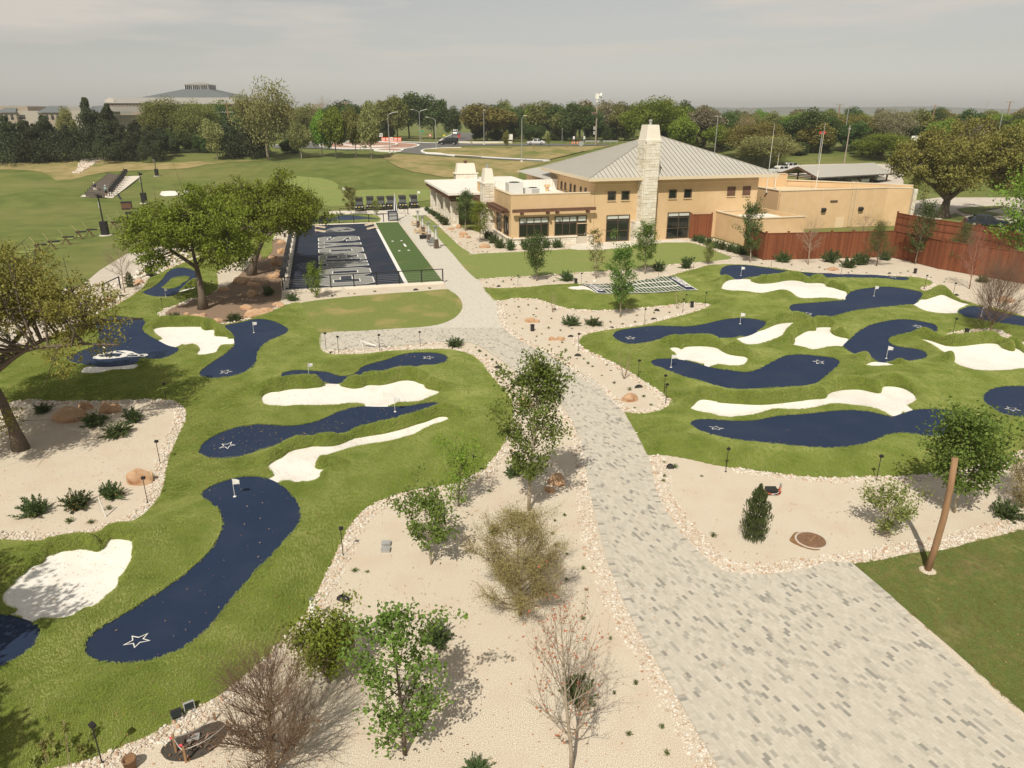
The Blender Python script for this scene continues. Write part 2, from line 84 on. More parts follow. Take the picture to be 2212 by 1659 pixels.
 'border_c0':[4.73,11.48,4.63,11.75,4.50,12.33,4.41,12.84,4.25,13.49,4.11,13.91,3.96,14.64,3.75,15.53,3.53,16.35,3.30,17.34,3.17,18.43,3.05,19.11],
 'border_d':[5.71,27.14,5.67,26.39,5.58,25.35,5.50,24.28,5.52,23.11,5.62,22.11,5.81,21.03,6.03,20.24,6.32,19.49,6.60,18.98,7.13,18.82,7.98,18.74,9.23,19.01,10.85,19.35,11.36,19.47,12.01,19.62,12.72,19.87,13.39,20.03,13.94,20.10,14.49,20.24,15.28,20.57,16.04,20.82,16.82,21.08,17.68,21.38,18.80,21.87],
 'border_e':[-1.15,53.24,-1.04,50.10,-0.88,47.88,-0.48,45.55,0.07,44.20,0.52,43.16,1.17,41.93,2.00,40.76,2.76,39.01,3.45,37.38,4.08,35.69,4.62,34.29,4.98,32.83,5.25,31.79,5.37,31.64],
 'border_f':[-2.90,60.93,-1.36,61.41,0.72,61.89,2.84,62.38,5.01,63.13,6.69,63.90,8.34,64.16,10.63,64.95,12.43,65.86,14.30,66.86,16.18,67.71,18.68,68.58,20.66,69.48,21.70,70.46,21.64,71.71,21.20,73.68,20.68,76.47,19.96,78.85,19.35,79.62],
 'border_g':[-13.88,101.15,-12.12,102.14,-9.81,94.07,-7.45,84.44,-5.39,76.51,-3.97,72.60,-3.95,72.71,0.69,73.85,6.12,75.43],
 'border_h':[-3.92,42.93,-5.04,42.80,-6.47,42.31,-7.87,41.83,-9.27,41.47,-10.98,41.28],
 'patio':[6.12,75.43,6.95,74.87,9.48,75.08,11.52,76.14,11.69,76.11,13.84,77.57,16.80,79.46,19.32,79.46,19.23,81.45,9.25,79.88,7.01,78.50,6.39,77.23],
 'cartpad':[-26.64,106.02,-22.33,107.10,-12.20,110.91,-10.51,104.69,-12.12,102.14,-13.88,101.15,-14.54,94.60,-17.37,95.15,-18.16,99.70,-22.76,100.91,-25.78,102.77],
 'wpath':[-32.79,44.03,-33.10,45.94,-33.62,49.09,-34.78,53.95,-35.30,57.13,-37.49,64.67,-38.40,69.17,-39.12,72.94,-38.06,74.28,-37.74,77.11,-35.94,75.67,-33.28,69.17,-33.41,65.74,-33.32,62.62,-32.62,57.99,-32.78,55.90,-32.25,51.76,-31.00,47.24,-29.93,43.13,-30.42,42.14,-30.90,41.19,-31.05,38.36,-31.95,39.62],
 'tan_slope':[-99.97,145.84,-97.83,146.13,-94.65,145.91,-91.20,144.41,-86.79,139.97,-83.50,136.15,-81.43,137.57,-80.72,142.52,-78.98,145.87,-75.11,147.59,-69.99,149.42,-65.40,150.52,-63.45,155.53,-52.83,160.84,-61.18,161.77,-69.90,157.87,-77.13,157.14,-82.62,158.09,-93.21,163.71,-97.35,159.59,-103.23,158.82,-104.98,153.67,-109.44,153.02,-104.23,145.22],
 'tan_hill':[-29.74,170.57,-27.60,172.58,-20.95,169.93,-15.31,167.42,-1.56,163.52,8.05,161.76,1.61,152.68,1.28,143.11,-6.55,142.46,-13.16,142.52,-19.37,146.13,-22.72,149.86,-24.96,155.10,-27.09,160.73],
 'scree':[-84.92,143.92,-86.49,148.94,-89.77,155.69,-92.52,161.95,-92.21,164.78,-89.07,163.26,-87.47,161.66,-86.62,156.08,-85.38,151.83,-84.25,147.88,-83.29,143.48],
 'putt':[-43.21,141.39,-40.52,141.54,-36.01,139.93,-33.23,137.60,-31.46,134.59,-30.86,130.88,-28.91,129.68,-22.82,131.12,-14.11,131.29,-13.00,120.38,-16.47,115.62,-27.49,111.05,-35.12,121.57,-40.80,132.96],
 'range_sand':[-59.19,123.95,-60.49,127.56,-59.24,128.25,-57.37,127.76,-56.27,129.65,-55.32,129.10,-54.36,125.46,-55.20,124.54,-56.56,123.47,-57.85,122.77],
 'ring_out':[-50.19,196.46,-49.86,207.58,-46.45,213.21,-40.60,218.28,-32.65,211.57,-26.61,203.74,-23.95,194.38,-24.26,185.46,-28.18,182.07,-33.95,181.90,-39.89,182.63,-45.09,184.91],
 'ring_in':[-44.89,200.04,-43.26,207.58,-39.23,210.76,-34.36,207.58,-30.58,200.04,-29.52,191.00,-31.95,187.31,-36.10,187.22,-40.50,189.71],
 'road1':[-61.45,193.01,-61.07,207.58,-57.26,215.71,-48.87,224.50,-34.21,221.79,-26.43,215.71,-20.89,211.57,-22.64,249.88,-23.07,296.69,-21.25,318.82,-16.21,318.82,-11.81,274.67,-12.95,239.08,-14.17,211.57,-8.96,207.58,-1.93,203.74,5.20,210.60,14.96,206.65,26.45,206.65,25.50,199.17,14.17,195.62,1.74,197.02,-10.72,195.62,-18.29,187.02,-21.40,177.94,-19.69,172.57,-12.07,169.90,-3.85,166.53,8.25,163.29,6.62,161.78,-3.81,164.90,-17.49,169.80,-28.28,176.56,-33.10,181.57,-39.11,178.90,-46.68,183.03,-52.08,184.67,-57.90,184.46],
 'median':[-32.46,178.39,-28.76,182.06,-26.06,179.36,-26.22,176.45,-28.46,176.38],
 'island_sw':[-21.09,175.92,-20.93,179.49,-19.73,181.69,-18.34,182.30,-16.77,184.20,-12.42,184.93,-1.75,184.00,7.81,192.20,16.73,189.28,25.81,194.24,15.49,174.70,8.30,164.39,-1.59,166.74,-12.69,168.33,-17.43,172.86,-19.68,173.21],
 'parking':[63.88,117.83,70.19,121.29,83.58,120.31,65.11,92.47,63.21,94.58,61.41,96.79,63.04,104.02,56.63,96.79,55.89,102.74],
 'grass_isl':[65.54,108.03,68.75,110.15,76.16,112.14,72.18,108.73,67.83,105.99,68.42,101.50,65.17,100.28,64.03,103.38],
 'parking2':[53.10,149.56,58.71,155.93,68.92,156.48,81.10,155.21,70.40,133.34,61.66,138.88,52.56,145.12],
 'field':[-26.69,88.62,-17.44,93.16,-8.72,59.14,-17.97,56.44],
 'range_pad':[-67.78,117.18,-65.63,119.84,-64.32,118.62,-64.13,120.55,-70.60,138.09,-71.77,138.22,-71.76,132.04],
}
POINTS={
 'flag':[(-10.11,23.01,0.00,0.70),(-10.88,36.20,0.00,0.82),(-5.52,31.20,0.00,0.71),(-16.45,43.90,0.00,0.68),(-10.92,36.25,0.00,0.69),(-26.40,53.50,0.00,0.66),(-23.35,38.98,0.00,0.55),(19.72,61.12,0.00,0.73),(15.19,46.11,0.00,0.73),(8.83,37.58,0.00,0.71),(27.93,54.18,0.00,0.76),(32.56,48.24,0.00,0.74),(21.49,39.04,0.00,0.71),(6.48,56.56,0.00,0.54)],
 'star':[(-10.03,15.53,0.68,0.66),(-12.00,27.34,0.66,0.62),(-15.52,36.59,0.62,0.65),(-4.75,38.46,0.60,0.70),(32.42,60.24,0.83,1.22),(20.85,49.07,0.73,0.96),(7.41,43.01,0.66,0.64),(26.65,45.37,0.77,0.95),(17.38,38.44,0.72,0.72),(9.12,29.26,0.65,0.64),(23.71,31.37,0.74,0.79)],
 'pathlight':[(-14.41,26.32,0.00,1.06),(-13.46,23.23,0.00,1.05),(-17.13,32.97,0.00,1.02),(-25.49,50.90,0.00,0.81),(-24.12,56.72,0.00,0.79),(-5.49,19.83,0.00,1.06),(-1.48,25.05,0.00,1.02),(0.35,31.81,0.00,0.72),(8.57,25.65,0.00,1.04),(7.74,34.00,0.00,1.08),(7.58,32.80,0.00,1.05),(14.22,24.85,0.00,1.12),(19.79,26.17,0.00,0.49),(0.49,58.04,0.00,1.00),(5.74,58.56,0.00,1.06),(12.64,61.22,0.00,0.99),(16.63,65.27,0.00,1.08),(9.04,47.28,0.00,1.01),(12.23,49.93,0.00,1.04),(13.00,52.33,0.00,0.78),(14.31,51.80,0.00,1.05),(4.00,41.22,0.00,1.10),(6.82,36.42,0.00,1.06),(-11.28,41.47,0.00,1.06),(-10.36,40.78,0.00,1.05),(-7.97,41.12,0.00,1.06),(-5.61,41.83,0.00,1.03),(24.09,66.25,0.00,0.97),(28.97,62.50,0.00,1.04),(33.55,57.33,0.00,1.14),(34.38,54.75,0.00,1.10),(28.51,44.53,0.00,1.11),(31.37,46.12,0.00,0.86),(-9.08,11.88,0.00,1.15)],
 'speaker':[(5.35,59.27,0.26,0.41),(1.34,45.41,0.24,0.45),(13.27,51.52,0.27,0.38),(35.95,63.37,0.32,0.45),(29.33,44.47,0.30,0.37),(-26.16,83.27,0.27,0.43)],
 'dome':[(-1.10,58.12,0.30,0.18),(3.05,50.70,0.31,0.18),(6.64,46.06,0.30,0.13),(9.84,48.18,0.37,0.16),(10.49,50.43,0.38,0.21),(11.55,60.51,0.33,0.17),(3.77,44.06,0.37,0.16),(3.89,40.20,0.38,0.19),(6.62,35.01,0.40,0.20),(-0.78,38.02,0.42,0.20),(-4.97,17.51,0.39,0.26),(33.58,63.20,0.30,0.15),(34.81,55.07,0.39,0.18),(28.79,43.74,0.53,0.18),(6.38,25.91,0.29,0.27),(-30.36,54.71,0.47,0.21),(-10.76,40.66,0.24,0.17),(-14.03,54.78,0.24,0.17),(-7.78,56.88,0.41,0.18),(-19.72,32.62,0.30,0.13)],
 'shrub':[(-17.03,22.34,1.29,1.12),(-15.81,22.84,1.27,1.11),(-14.93,23.54,1.08,1.06),(-17.61,29.06,1.44,0.99),(-19.22,30.24,1.49,0.90),(-17.56,30.58,1.17,1.09),(-22.50,31.72,0.98,0.81),(-23.37,48.15,1.04,0.81),(-19.21,47.84,1.24,0.90),(-19.13,55.17,1.13,1.34),(-16.79,53.45,1.15,0.93),(-3.48,42.07,1.40,0.96),(-23.22,98.53,1.38,0.64),(3.98,46.83,1.46,1.13),(5.48,46.83,1.38,0.84),(4.70,60.28,1.38,0.70),(13.28,64.47,1.36,0.77),(16.03,65.54,1.27,0.91),(4.84,76.47,1.40,0.76),(-0.18,74.73,1.06,1.06),(1.32,75.08,1.07,0.94),(3.63,76.14,1.02,0.95),(-2.65,81.89,1.29,0.81),(-2.04,79.11,1.25,0.85),(-1.33,76.14,1.21,0.88),(-12.25,105.99,0.96,0.60),(-11.45,103.38,1.02,0.63),(-10.69,100.88,1.00,0.65),(-9.91,97.92,1.05,0.71),(-9.17,95.12,1.10,0.77),(-8.47,92.47,1.15,0.83),(20.43,80.25,1.00,0.73),(20.81,79.08,1.12,0.78),(21.15,77.57,1.10,0.77),(21.54,76.11,1.08,0.76),(22.01,75.05,1.07,0.75),(22.41,74.02,1.05,0.80),(22.80,73.02,1.04,0.79),(23.21,72.36,1.03,0.79),(25.98,68.44,1.38,0.92),(30.58,68.44,1.73,0.98),(31.10,65.83,1.33,0.95),(32.84,67.22,1.59,0.96),(36.24,69.56,1.23,0.82),(39.76,59.83,1.22,0.97),(0.50,35.38,1.20,1.14),(0.09,25.35,0.91,0.95),(-0.62,21.03,0.45,0.71),(-2.04,15.81,1.08,1.07),(-0.82,11.69,0.71,0.46),(1.58,13.64,1.00,1.22),(17.64,22.23,1.41,1.02)],
 'upright':[(-31.38,57.99,0.89,1.30)],
 'maple_sparse':[(-2.41,12.13,2.05,4.53)],
 'shrubtree':[(-4.66,14.31,1.52,2.08)],
 'bare_brown':[(-5.15,11.57,2.09,3.26),(30.77,44.37,2.95,4.33)],
 'bare_red':[(1.30,11.69,2.00,4.74),(37.25,57.41,2.35,5.12)],
 'cypress':[(0.24,16.85,2.37,3.54)],
 'maple':[(0.61,22.68,2.44,6.08),(7.61,48.81,1.81,5.05),(11.84,63.08,2.03,4.52)],
 'sparse':[(-2.57,19.36,2.07,2.44),(7.27,61.31,1.56,4.61),(-22.34,101.64,2.01,4.04)],
 'wispy':[(-1.94,22.94,1.58,2.10),(18.57,67.48,0.97,1.81),(-18.83,101.64,1.17,1.96),(-15.20,54.40,1.40,2.07)],
 'juniper_col':[(8.16,20.79,0.97,2.08)],
 'multistem':[(12.83,21.14,1.77,2.08)],
 'maple_dense':[(15.92,22.52,2.60,3.90),(2.09,60.28,1.89,4.06),(-3.56,79.59,2.12,4.52),(-5.62,87.68,1.89,5.07)],
 'gold':[(18.57,22.85,1.31,2.70)],
 'columnar':[(22.81,68.44,2.07,5.40),(38.14,67.51,2.27,5.66)],
 'bare_tan':[(27.95,67.29,2.72,4.35),(34.49,71.50,2.40,4.46),(-30.88,56.10,2.20,4.00)],
 'feathery':[(34.10,66.66,2.92,4.42),(40.62,65.02,2.63,4.54)],
 'sapling':[(2.93,50.10,0.69,1.67),(6.06,36.33,0.71,1.97),(12.14,51.11,0.62,1.52)],
 'boulder':[(-20.73,30.65,1.46,0.67),(-20.71,32.02,0.64,0.47),(-19.41,31.65,1.15,0.56),(-14.46,24.65,1.00,0.65),(-31.28,59.08,1.00,0.41),(-30.65,53.20,0.64,0.37),(-23.00,59.53,1.32,0.51),(-23.35,56.72,0.92,0.37),(-21.63,58.64,0.80,0.35),(-21.74,47.84,1.41,0.43),(-20.38,47.54,0.82,0.26),(-22.88,48.77,0.63,0.39),(-18.04,48.93,1.52,0.52),(-21.83,49.09,0.51,0.26),(-25.18,78.59,1.05,0.52),(-23.45,73.06,1.10,0.61),(-23.59,70.37,0.85,0.33),(-22.18,66.95,1.07,0.68),(-20.52,62.21,1.00,0.58),(-20.79,61.25,1.04,0.47),(-22.55,59.17,1.16,0.56),(-21.25,58.28,0.89,0.35),(-20.27,54.78,0.84,0.59),(-19.41,50.96,1.05,0.32),(-17.86,49.95,1.29,0.35),(-18.40,48.51,1.26,0.30),(-17.31,51.82,1.07,0.27),(1.31,47.43,0.74,0.38),(1.72,47.43,0.41,0.26),(2.53,43.29,0.49,0.30),(3.06,43.29,0.57,0.30),(5.92,33.15,0.84,0.45),(1.76,24.56,0.70,0.47),(1.41,24.00,0.41,0.28),(0.61,32.41,0.70,0.51),(29.22,64.63,1.16,0.36),(37.56,53.01,1.15,0.43),(-5.68,84.60,0.98,0.44),(-5.78,82.88,0.62,0.34),(-4.99,82.30,0.68,0.38),(-2.86,76.14,1.14,0.48),(-7.41,88.70,0.88,0.29),(-6.59,89.67,0.74,0.59)],
 'tuft':[(-2.14,59.59,0.25,0.15),(-1.56,58.69,0.20,0.12),(-0.77,59.82,0.30,0.31),(-0.06,60.51,0.26,0.26),(0.14,58.92,0.20,0.15),(0.62,61.46,0.23,0.26),(1.55,61.46,0.26,0.13),(3.05,61.22,0.26,0.16),(3.56,60.05,0.36,0.19),(3.08,59.59,0.15,0.10),(6.29,59.82,0.30,0.12),(6.48,58.69,0.25,0.12),(-0.41,52.16,0.22,0.17),(0.22,53.06,0.20,0.11),(1.20,51.98,0.25,0.23),(1.79,50.94,0.26,0.23),(0.48,51.45,0.31,0.23),(-0.39,49.61,0.19,0.11),(-0.18,49.06,0.19,0.10),(0.16,49.51,0.19,0.09),(0.31,48.49,0.21,0.16),(0.56,50.37,0.17,0.09),(1.53,49.29,0.26,0.16),(2.75,48.34,0.25,0.16),(1.68,48.81,0.21,0.13),(2.43,45.97,0.32,0.21),(3.20,45.41,0.24,0.21),(1.94,44.67,0.23,0.11),(3.98,45.83,0.28,0.17),(4.96,46.06,0.12,0.08),(0.16,47.04,0.18,0.10),(0.70,45.89,0.20,0.10),(1.58,44.06,0.23,0.18),(1.49,43.16,0.19,0.11),(2.87,41.93,0.18,0.12),(2.29,42.29,0.22,0.12),(3.14,42.79,0.30,0.16),(3.24,41.11,0.33,0.30),(3.28,39.60,0.20,0.11),(3.78,39.65,0.18,0.10),(4.18,39.60,0.21,0.16),(4.36,38.80,0.31,0.23),(4.55,38.28,0.24,0.18),(5.39,38.55,0.24,0.13),(5.50,37.62,0.20,0.10),(4.92,36.84,0.21,0.08),(5.41,35.60,0.25,0.27),(6.08,34.63,0.37,0.30),(6.66,33.71,0.27,0.20),(6.84,32.60,0.27,0.16),(5.97,32.25,0.19,0.11),(6.74,47.43,0.29,0.19),(7.50,46.98,0.33,0.15),(8.42,47.43,0.29,0.21),(8.83,49.19,0.30,0.12),(10.17,49.77,0.21,0.22),(11.28,49.93,0.30,0.18),(2.56,51.52,0.22,0.11),(-0.14,37.18,0.26,0.14),(-0.23,36.70,0.23,0.13),(-1.54,40.31,0.25,0.15),(-1.16,39.43,0.31,0.22),(-0.90,38.80,0.17,0.33),(-1.92,40.99,0.29,0.23),(6.26,26.44,0.22,0.14),(6.02,25.23,0.24,0.19),(5.91,24.80,0.23,0.18),(6.61,25.96,0.34,0.33),(7.50,25.23,0.19,0.12),(6.83,20.95,0.33,0.26),(1.88,22.27,0.19,0.20),(1.51,21.91,0.17,0.18),(1.39,21.07,0.20,0.17),(1.45,20.34,0.20,0.23),(1.80,19.89,0.16,0.11),(2.25,19.10,0.23,0.20),(-0.85,24.00,0.23,0.21),(1.68,18.52,0.17,0.13),(2.24,18.02,0.18,0.15),(2.01,16.70,0.22,0.19),(2.69,15.86,0.18,0.18),(3.11,14.21,0.20,0.25),(2.71,12.65,0.24,0.18),(3.50,12.84,0.18,0.24),(3.48,12.11,0.23,0.20),(2.53,13.89,0.15,0.19),(-4.93,18.98,0.34,0.20),(-4.54,18.92,0.19,0.13),(-5.57,14.86,0.19,0.23),(-15.55,21.86,0.46,0.27),(-14.77,21.82,0.42,0.22),(-14.65,22.72,0.39,0.25),(23.65,67.54,0.29,0.18),(26.74,69.58,0.27,0.20),(26.23,66.89,0.23,0.33),(26.44,64.87,0.20,0.13),(28.37,65.74,0.31,0.23),(28.53,64.87,0.25,0.20),(28.40,63.20,0.20,0.12),(30.07,63.49,0.25,0.15),(30.70,64.20,0.28,0.15),(31.68,63.49,0.20,0.15),(34.72,63.49,0.27,0.15),(35.71,64.08,0.25,0.20),(36.41,61.60,0.24,0.15),(36.52,59.76,0.28,0.17),(34.86,57.82,0.27,0.14),(37.37,60.94,0.24,0.12),(34.20,56.13,0.22,0.14),(34.45,54.09,0.24,0.13),(-14.36,54.78,0.28,0.13),(-13.89,55.17,0.34,0.19),(-12.95,55.65,0.23,0.12),(-12.46,55.57,0.28,0.14),(-10.99,56.38,0.39,0.18),(-13.11,54.20,0.26,0.11),(-6.72,57.42,0.39,0.25),(-2.22,41.83,0.21,0.11),(-1.96,41.00,0.32,0.27),(-1.54,40.21,0.21,0.12),(-7.21,87.11,0.32,0.14),(-6.81,86.65,0.29,0.14),(-4.87,79.11,0.32,0.16),(-4.83,77.23,0.26,0.13),(-4.58,79.88,0.27,0.13),(-3.39,79.88,0.29,0.13),(-3.75,76.14,0.31,0.15),(-3.51,73.71,0.25,0.12),(-3.02,73.91,0.30,0.17),(-2.52,73.71,0.25,0.12),(-4.09,75.43,0.25,0.13),(-3.96,77.97,0.23,0.12)],
 'cart':[(-22.13,105.22,0.00,1.85),(-20.79,106.55,0.00,1.79),(-19.22,106.55,0.00,1.79),(-17.94,107.10,0.00,1.85),(-16.27,107.92,0.00,1.86),(-14.70,108.62,0.00,1.82)],
 'heater':[(-11.65,90.37,0.00,1.90),(-10.45,85.14,0.00,2.22),(-9.11,79.36,0.00,2.34),(-7.97,75.80,0.00,2.44)],
 'chair':[(-12.28,91.72,0.42,0.63),(-11.16,85.71,0.45,0.59),(-10.41,84.96,0.59,0.59)],
 'chair_grey':[(-8.62,77.30,0.50,0.72)],
 'firetable':[(-10.01,81.76,0.57,0.47)],
 'umbrella':[(-15.69,96.45,0.52,3.32)],
 'booth':[(-15.74,96.27,1.13,1.20)],
 'stanchion':[(-15.69,99.95,0.00,0.84),(-14.70,100.62,0.00,0.98)],
 'rangepole':[(-47.46,84.53,0.00,4.64),(-57.70,115.46,0.00,4.63),(-67.97,142.60,0.00,3.84)],
 'crate':[(-56.80,108.20,1.03,1.12)],
 'trough':[(-50.88,97.83,1.10,1.03)],
 'bagstand':[(-48.48,73.46,0.98,0.74),(-48.26,75.38,1.07,0.88),(-48.40,78.29,1.11,0.91),(-49.02,81.82,1.16,0.94),(-48.71,83.49,1.18,1.10),(-49.00,89.39,1.11,0.87),(-50.20,93.86,1.16,0.84)],
 'bays':[(-67.65,117.16,0.00,0.45),(-75.90,139.81,0.00,0.52),(-66.37,117.99,0.00,0.67),(-73.45,138.39,0.00,0.78),(-65.27,120.34,0.00,0.69),(-73.53,142.03,0.00,0.79)],
 'person':[(-65.65,119.48,0.00,1.70),(-67.94,120.57,0.00,1.60)],
 'golfbag':[(-62.75,118.14,0.58,1.01)],
 'manhole':[(10.08,20.73,1.21,0.00)],
 'wires':[(9.83,23.95,0.77,0.00)],
 'logpole':[(13.07,19.01,0.23,3.95)],
 'whitepipe':[(-5.57,16.49,0.12,0.88)],
 'whitestake':[(-14.45,22.22,0.08,0.88)],
 'block':[(-4.19,20.45,0.24,0.19),(-4.15,20.10,0.24,0.18)],
 'flood':[(-7.94,13.10,0.26,0.33),(-7.74,13.34,0.23,0.30)],
 'bucket':[(-8.37,11.74,0.29,0.21)],
 'lid':[(-8.06,11.81,0.29,0.00)],
 'stake':[(-7.57,12.18,0.00,0.48),(-7.23,11.91,0.00,0.41),(-7.05,13.10,0.00,0.11),(-6.69,12.77,0.00,0.11)],
 'plate':[(-7.47,12.65,0.27,0.24)],
 'weed':[(-10.24,11.81,0.16,0.63),(-10.16,11.94,0.16,0.84),(-9.77,11.81,0.16,1.11),(-9.53,11.94,0.16,0.39),(-10.46,11.74,0.16,0.28)],
 'easel':[(-8.78,41.75,0.95,0.54)],
 'coil':[(-7.96,41.90,0.44,0.00)],
 'suv':[(-16.71,198.45,5.05,1.79)],
 'sedan':[(6.32,201.35,4.16,1.45)],
 'lamp':[(2.09,161.81,0.00,9.71),(-7.49,202.84,0.00,9.03),(-18.39,183.46,0.00,7.53),(-26.00,214.71,0.00,9.23),(-28.26,174.19,0.00,9.22)],
 'siren':[(22.26,201.35,0.00,12.47)],
 'yield':[(-22.43,207.93,0.00,1.97),(-14.34,205.60,0.00,2.78)],
 'diamond':[(-22.41,261.01,0.00,3.27)],
 'street_sign':[(-25.90,217.80,0.00,2.45)],
 'chevron':[(-38.07,220.41,0.00,1.79)],
 'board':[(-1.08,219.36,2.51,1.88)],
 'mailbox':[(-17.88,200.21,0.00,2.35)],
 'octagon':[(16.07,176.06,0.84,1.47)],
 'smallsign':[(16.79,205.77,0.36,1.55),(19.57,205.77,0.36,1.86)],
 'cone':[(16.38,205.77,0.00,0.70),(16.98,205.77,0.00,0.62),(17.77,205.77,0.00,0.70),(18.37,205.77,0.00,0.70)],
 'post':[(14.54,220.16,0.00,3.70),(18.88,200.15,0.00,3.00)],
 'guard':[(20.35,209.69,0.00,0.63),(28.68,209.69,0.00,0.63)],
 'barrier':[(-36.70,216.26,0.00,1.17),(-31.97,216.26,0.00,1.27)],
 'upole':[(135.57,313.43,0.00,10.85),(239.36,431.91,0.00,11.74),(1824.29,2778.51,0.00,38.50)],
 'plamp':[(45.23,207.58,0.00,4.96),(108.38,377.08,0.00,6.69),(185.30,364.75,0.00,5.13)],
 'woodpole':[(63.08,156.28,0.00,7.90)],
 'billboard':[(70.43,160.14,0.90,2.20)],
 'darkcar':[(59.54,90.45,3.74,0.88),(60.50,87.57,1.45,0.43)],
 'truck':[(62.99,135.02,2.62,1.26),(66.50,136.52,1.55,0.85)],
 'parked':[(52.61,147.02,1.42,0.91),(55.56,150.42,1.69,0.93)],
 'wrail':[(-31.91,57.47,0.00,0.99),(-31.77,54.71,0.00,0.95),(-30.14,41.19,0.00,0.68)],
 'wbin':[(-31.59,61.88,0.42,0.53)],
}
BG=[
('cedar',-106.8,152.8,3.70,9.6,9.0),
('cedar',-102.2,153.5,3.66,9.2,8.1),
('cedar',-99.1,155.1,3.74,7.9,7.7),
('cedar',-96.5,157.3,3.88,8.6,8.3),
('cedar',-93.2,158.4,3.91,7.2,5.9),
('cedar',-89.5,161.4,4.10,11.8,7.2),
('cedar',-85.7,162.5,4.14,10.6,6.6),
('cedar',-85.3,158.1,3.74,6.4,5.9),
('cedar',-81.9,159.1,3.77,6.9,4.9),
('cedar',-81.7,165.1,4.28,7.3,5.9),
('cedar',-76.2,159.1,3.68,7.2,4.7),
('cedar',-61.8,166.9,4.18,7.7,6.2),
('cedar',-76.0,164.2,4.13,6.2,5.1),
('cedar',-57.3,165.9,4.04,7.5,7.2),
('pale',-102.0,174.7,5.07,9.3,6.7),
('pale',-63.4,161.5,3.72,8.8,6.2),
('pale',-45.6,162.8,3.64,8.3,5.8),
('pale',-30.5,163.0,3.53,11.7,7.8),
('pale',43.3,178.8,4.87,3.9,6.8),
('pale',51.7,153.4,2.76,6.5,16.3),
('olive',-80.2,175.4,4.94,11.6,13.1),
('olive',-72.9,176.0,4.91,11.3,12.1),
('olive',-33.9,163.5,3.60,11.1,6.1),
('olive',-36.1,226.8,5.20,12.5,11.4),
('olive',0.6,246.3,5.20,10.9,10.8),
('olive',32.3,230.5,5.20,10.2,10.6),
('olive',98.5,188.0,5.20,8.8,11.0),
('bright',-41.7,165.6,3.86,10.8,6.1),
('bright',-38.2,163.2,3.61,11.3,7.3),
('bright',35.1,188.4,5.18,11.6,19.9),
('bright',39.2,176.2,4.69,8.7,8.9),
('bright',47.5,175.7,4.71,6.3,8.0),
('bright',78.9,160.6,3.86,5.5,15.1),
('bright',119.2,188.0,5.20,8.4,12.1),
('bright',113.1,168.1,4.90,8.1,9.3),
('bright',7.1,238.2,5.20,10.6,11.1),
('cottonwood',-52.3,161.2,3.55,16.8,15.1),
('dead',-60.8,246.3,5.20,13.1,10.8),
('dead',54.4,178.3,4.90,10.1,6.8),
('dead',25.9,230.5,5.20,10.8,7.8),
('dark',-33.3,246.3,5.20,14.4,14.3),
('dark',-25.3,246.3,5.20,13.1,12.3),
('dark',-19.3,246.3,5.20,10.4,7.8),
('dark',12.7,234.3,5.20,10.5,10.9),
('dark',18.9,226.8,5.20,10.7,12.2),
('dark',68.0,174.4,4.78,10.0,10.1),
('dark',73.9,175.9,4.91,7.7,6.9),
('dark',112.9,188.0,5.20,8.8,9.5),
('dark',-43.8,246.3,5.20,11.9,10.5),
('grey',45.9,179.8,4.93,10.1,10.2),
('grey',-5.4,246.3,5.20,10.1,9.0),
('grey',89.8,179.7,5.15,9.3,12.4),
('brownoak',-7.4,223.3,5.20,10.7,19.1),
('brownoak',52.9,163.0,3.73,7.8,17.3),
('brownoak',83.7,183.4,5.19,8.2,12.6),
('brownoak',61.8,103.2,0.00,12.2,19.6),
('brownoak',79.5,145.7,2.42,6.2,9.9),
('oakdark',-50.4,238.2,5.20,12.2,10.5),
('oakdark',23.4,226.8,5.20,10.2,8.3),
]
# ---------------------------------------------------------------- helpers
COL=S.collection
rnd=random.Random(7)
def terr(x,y):
    x=np.asarray(x,float); y=np.asarray(y,float)
    d=np.hypot(x*.6,y); t=np.clip((d-118)/74,0,1)
    z=5.2*t*t*(3-2*t)
    z=np.where(y<0,0,z)
    z=z+1.7*np.exp(-(((x+76)/9)**2+((y-118)/12)**2))+1.0*np.exp(-(((x+30)/22)**2+((y-150)/14)**2))
    return z
def T(x,y): return float(terr(x,y))
def link(o,parent=None):
    COL.objects.link(o)
    if parent is not None: o.parent=parent
    return o
def tag(o,label=None,cat=None,group=None,kind=None):
    if label: o['label']=label
    if cat: o['category']=cat
    if group: o['group']=group
    if kind: o['kind']=kind
    return o
def empty(name,loc=(0,0,0),rz=0,label=None,cat=None,group=None,sc=1):
    o=bpy.data.objects.new(name,None); COL.objects.link(o); o.empty_display_size=.2
    o.location=loc; o.rotation_euler=(0,0,rz); o.scale=(sc,sc,sc) if not isinstance(sc,tuple) else sc
    return tag(o,label,cat,group)
def mesh_np(name,V,F,mats,mi=None,smooth=False):
    V=np.asarray(V,np.float32); me=bpy.data.meshes.new(name)
    F=np.asarray(F,np.int32); k=F.shape[1]; n=len(F)
    me.vertices.add(len(V)); me.vertices.foreach_set('co',V.ravel())
    me.loops.add(n*k); me.loops.foreach_set('vertex_index',F.ravel())
    me.polygons.add(n); me.polygons.foreach_set('loop_start',np.arange(0,n*k,k,dtype=np.int32))
    for m in (mats if isinstance(mats,(list,tuple)) else [mats]): me.materials.append(m)
    if mi is not None: me.polygons.foreach_set('material_index',np.asarray(mi,np.int32))
    me.update(calc_edges=True); me.validate(); me.polygons.foreach_set('use_smooth',np.full(len(me.polygons),bool(smooth))); me.update(); return me
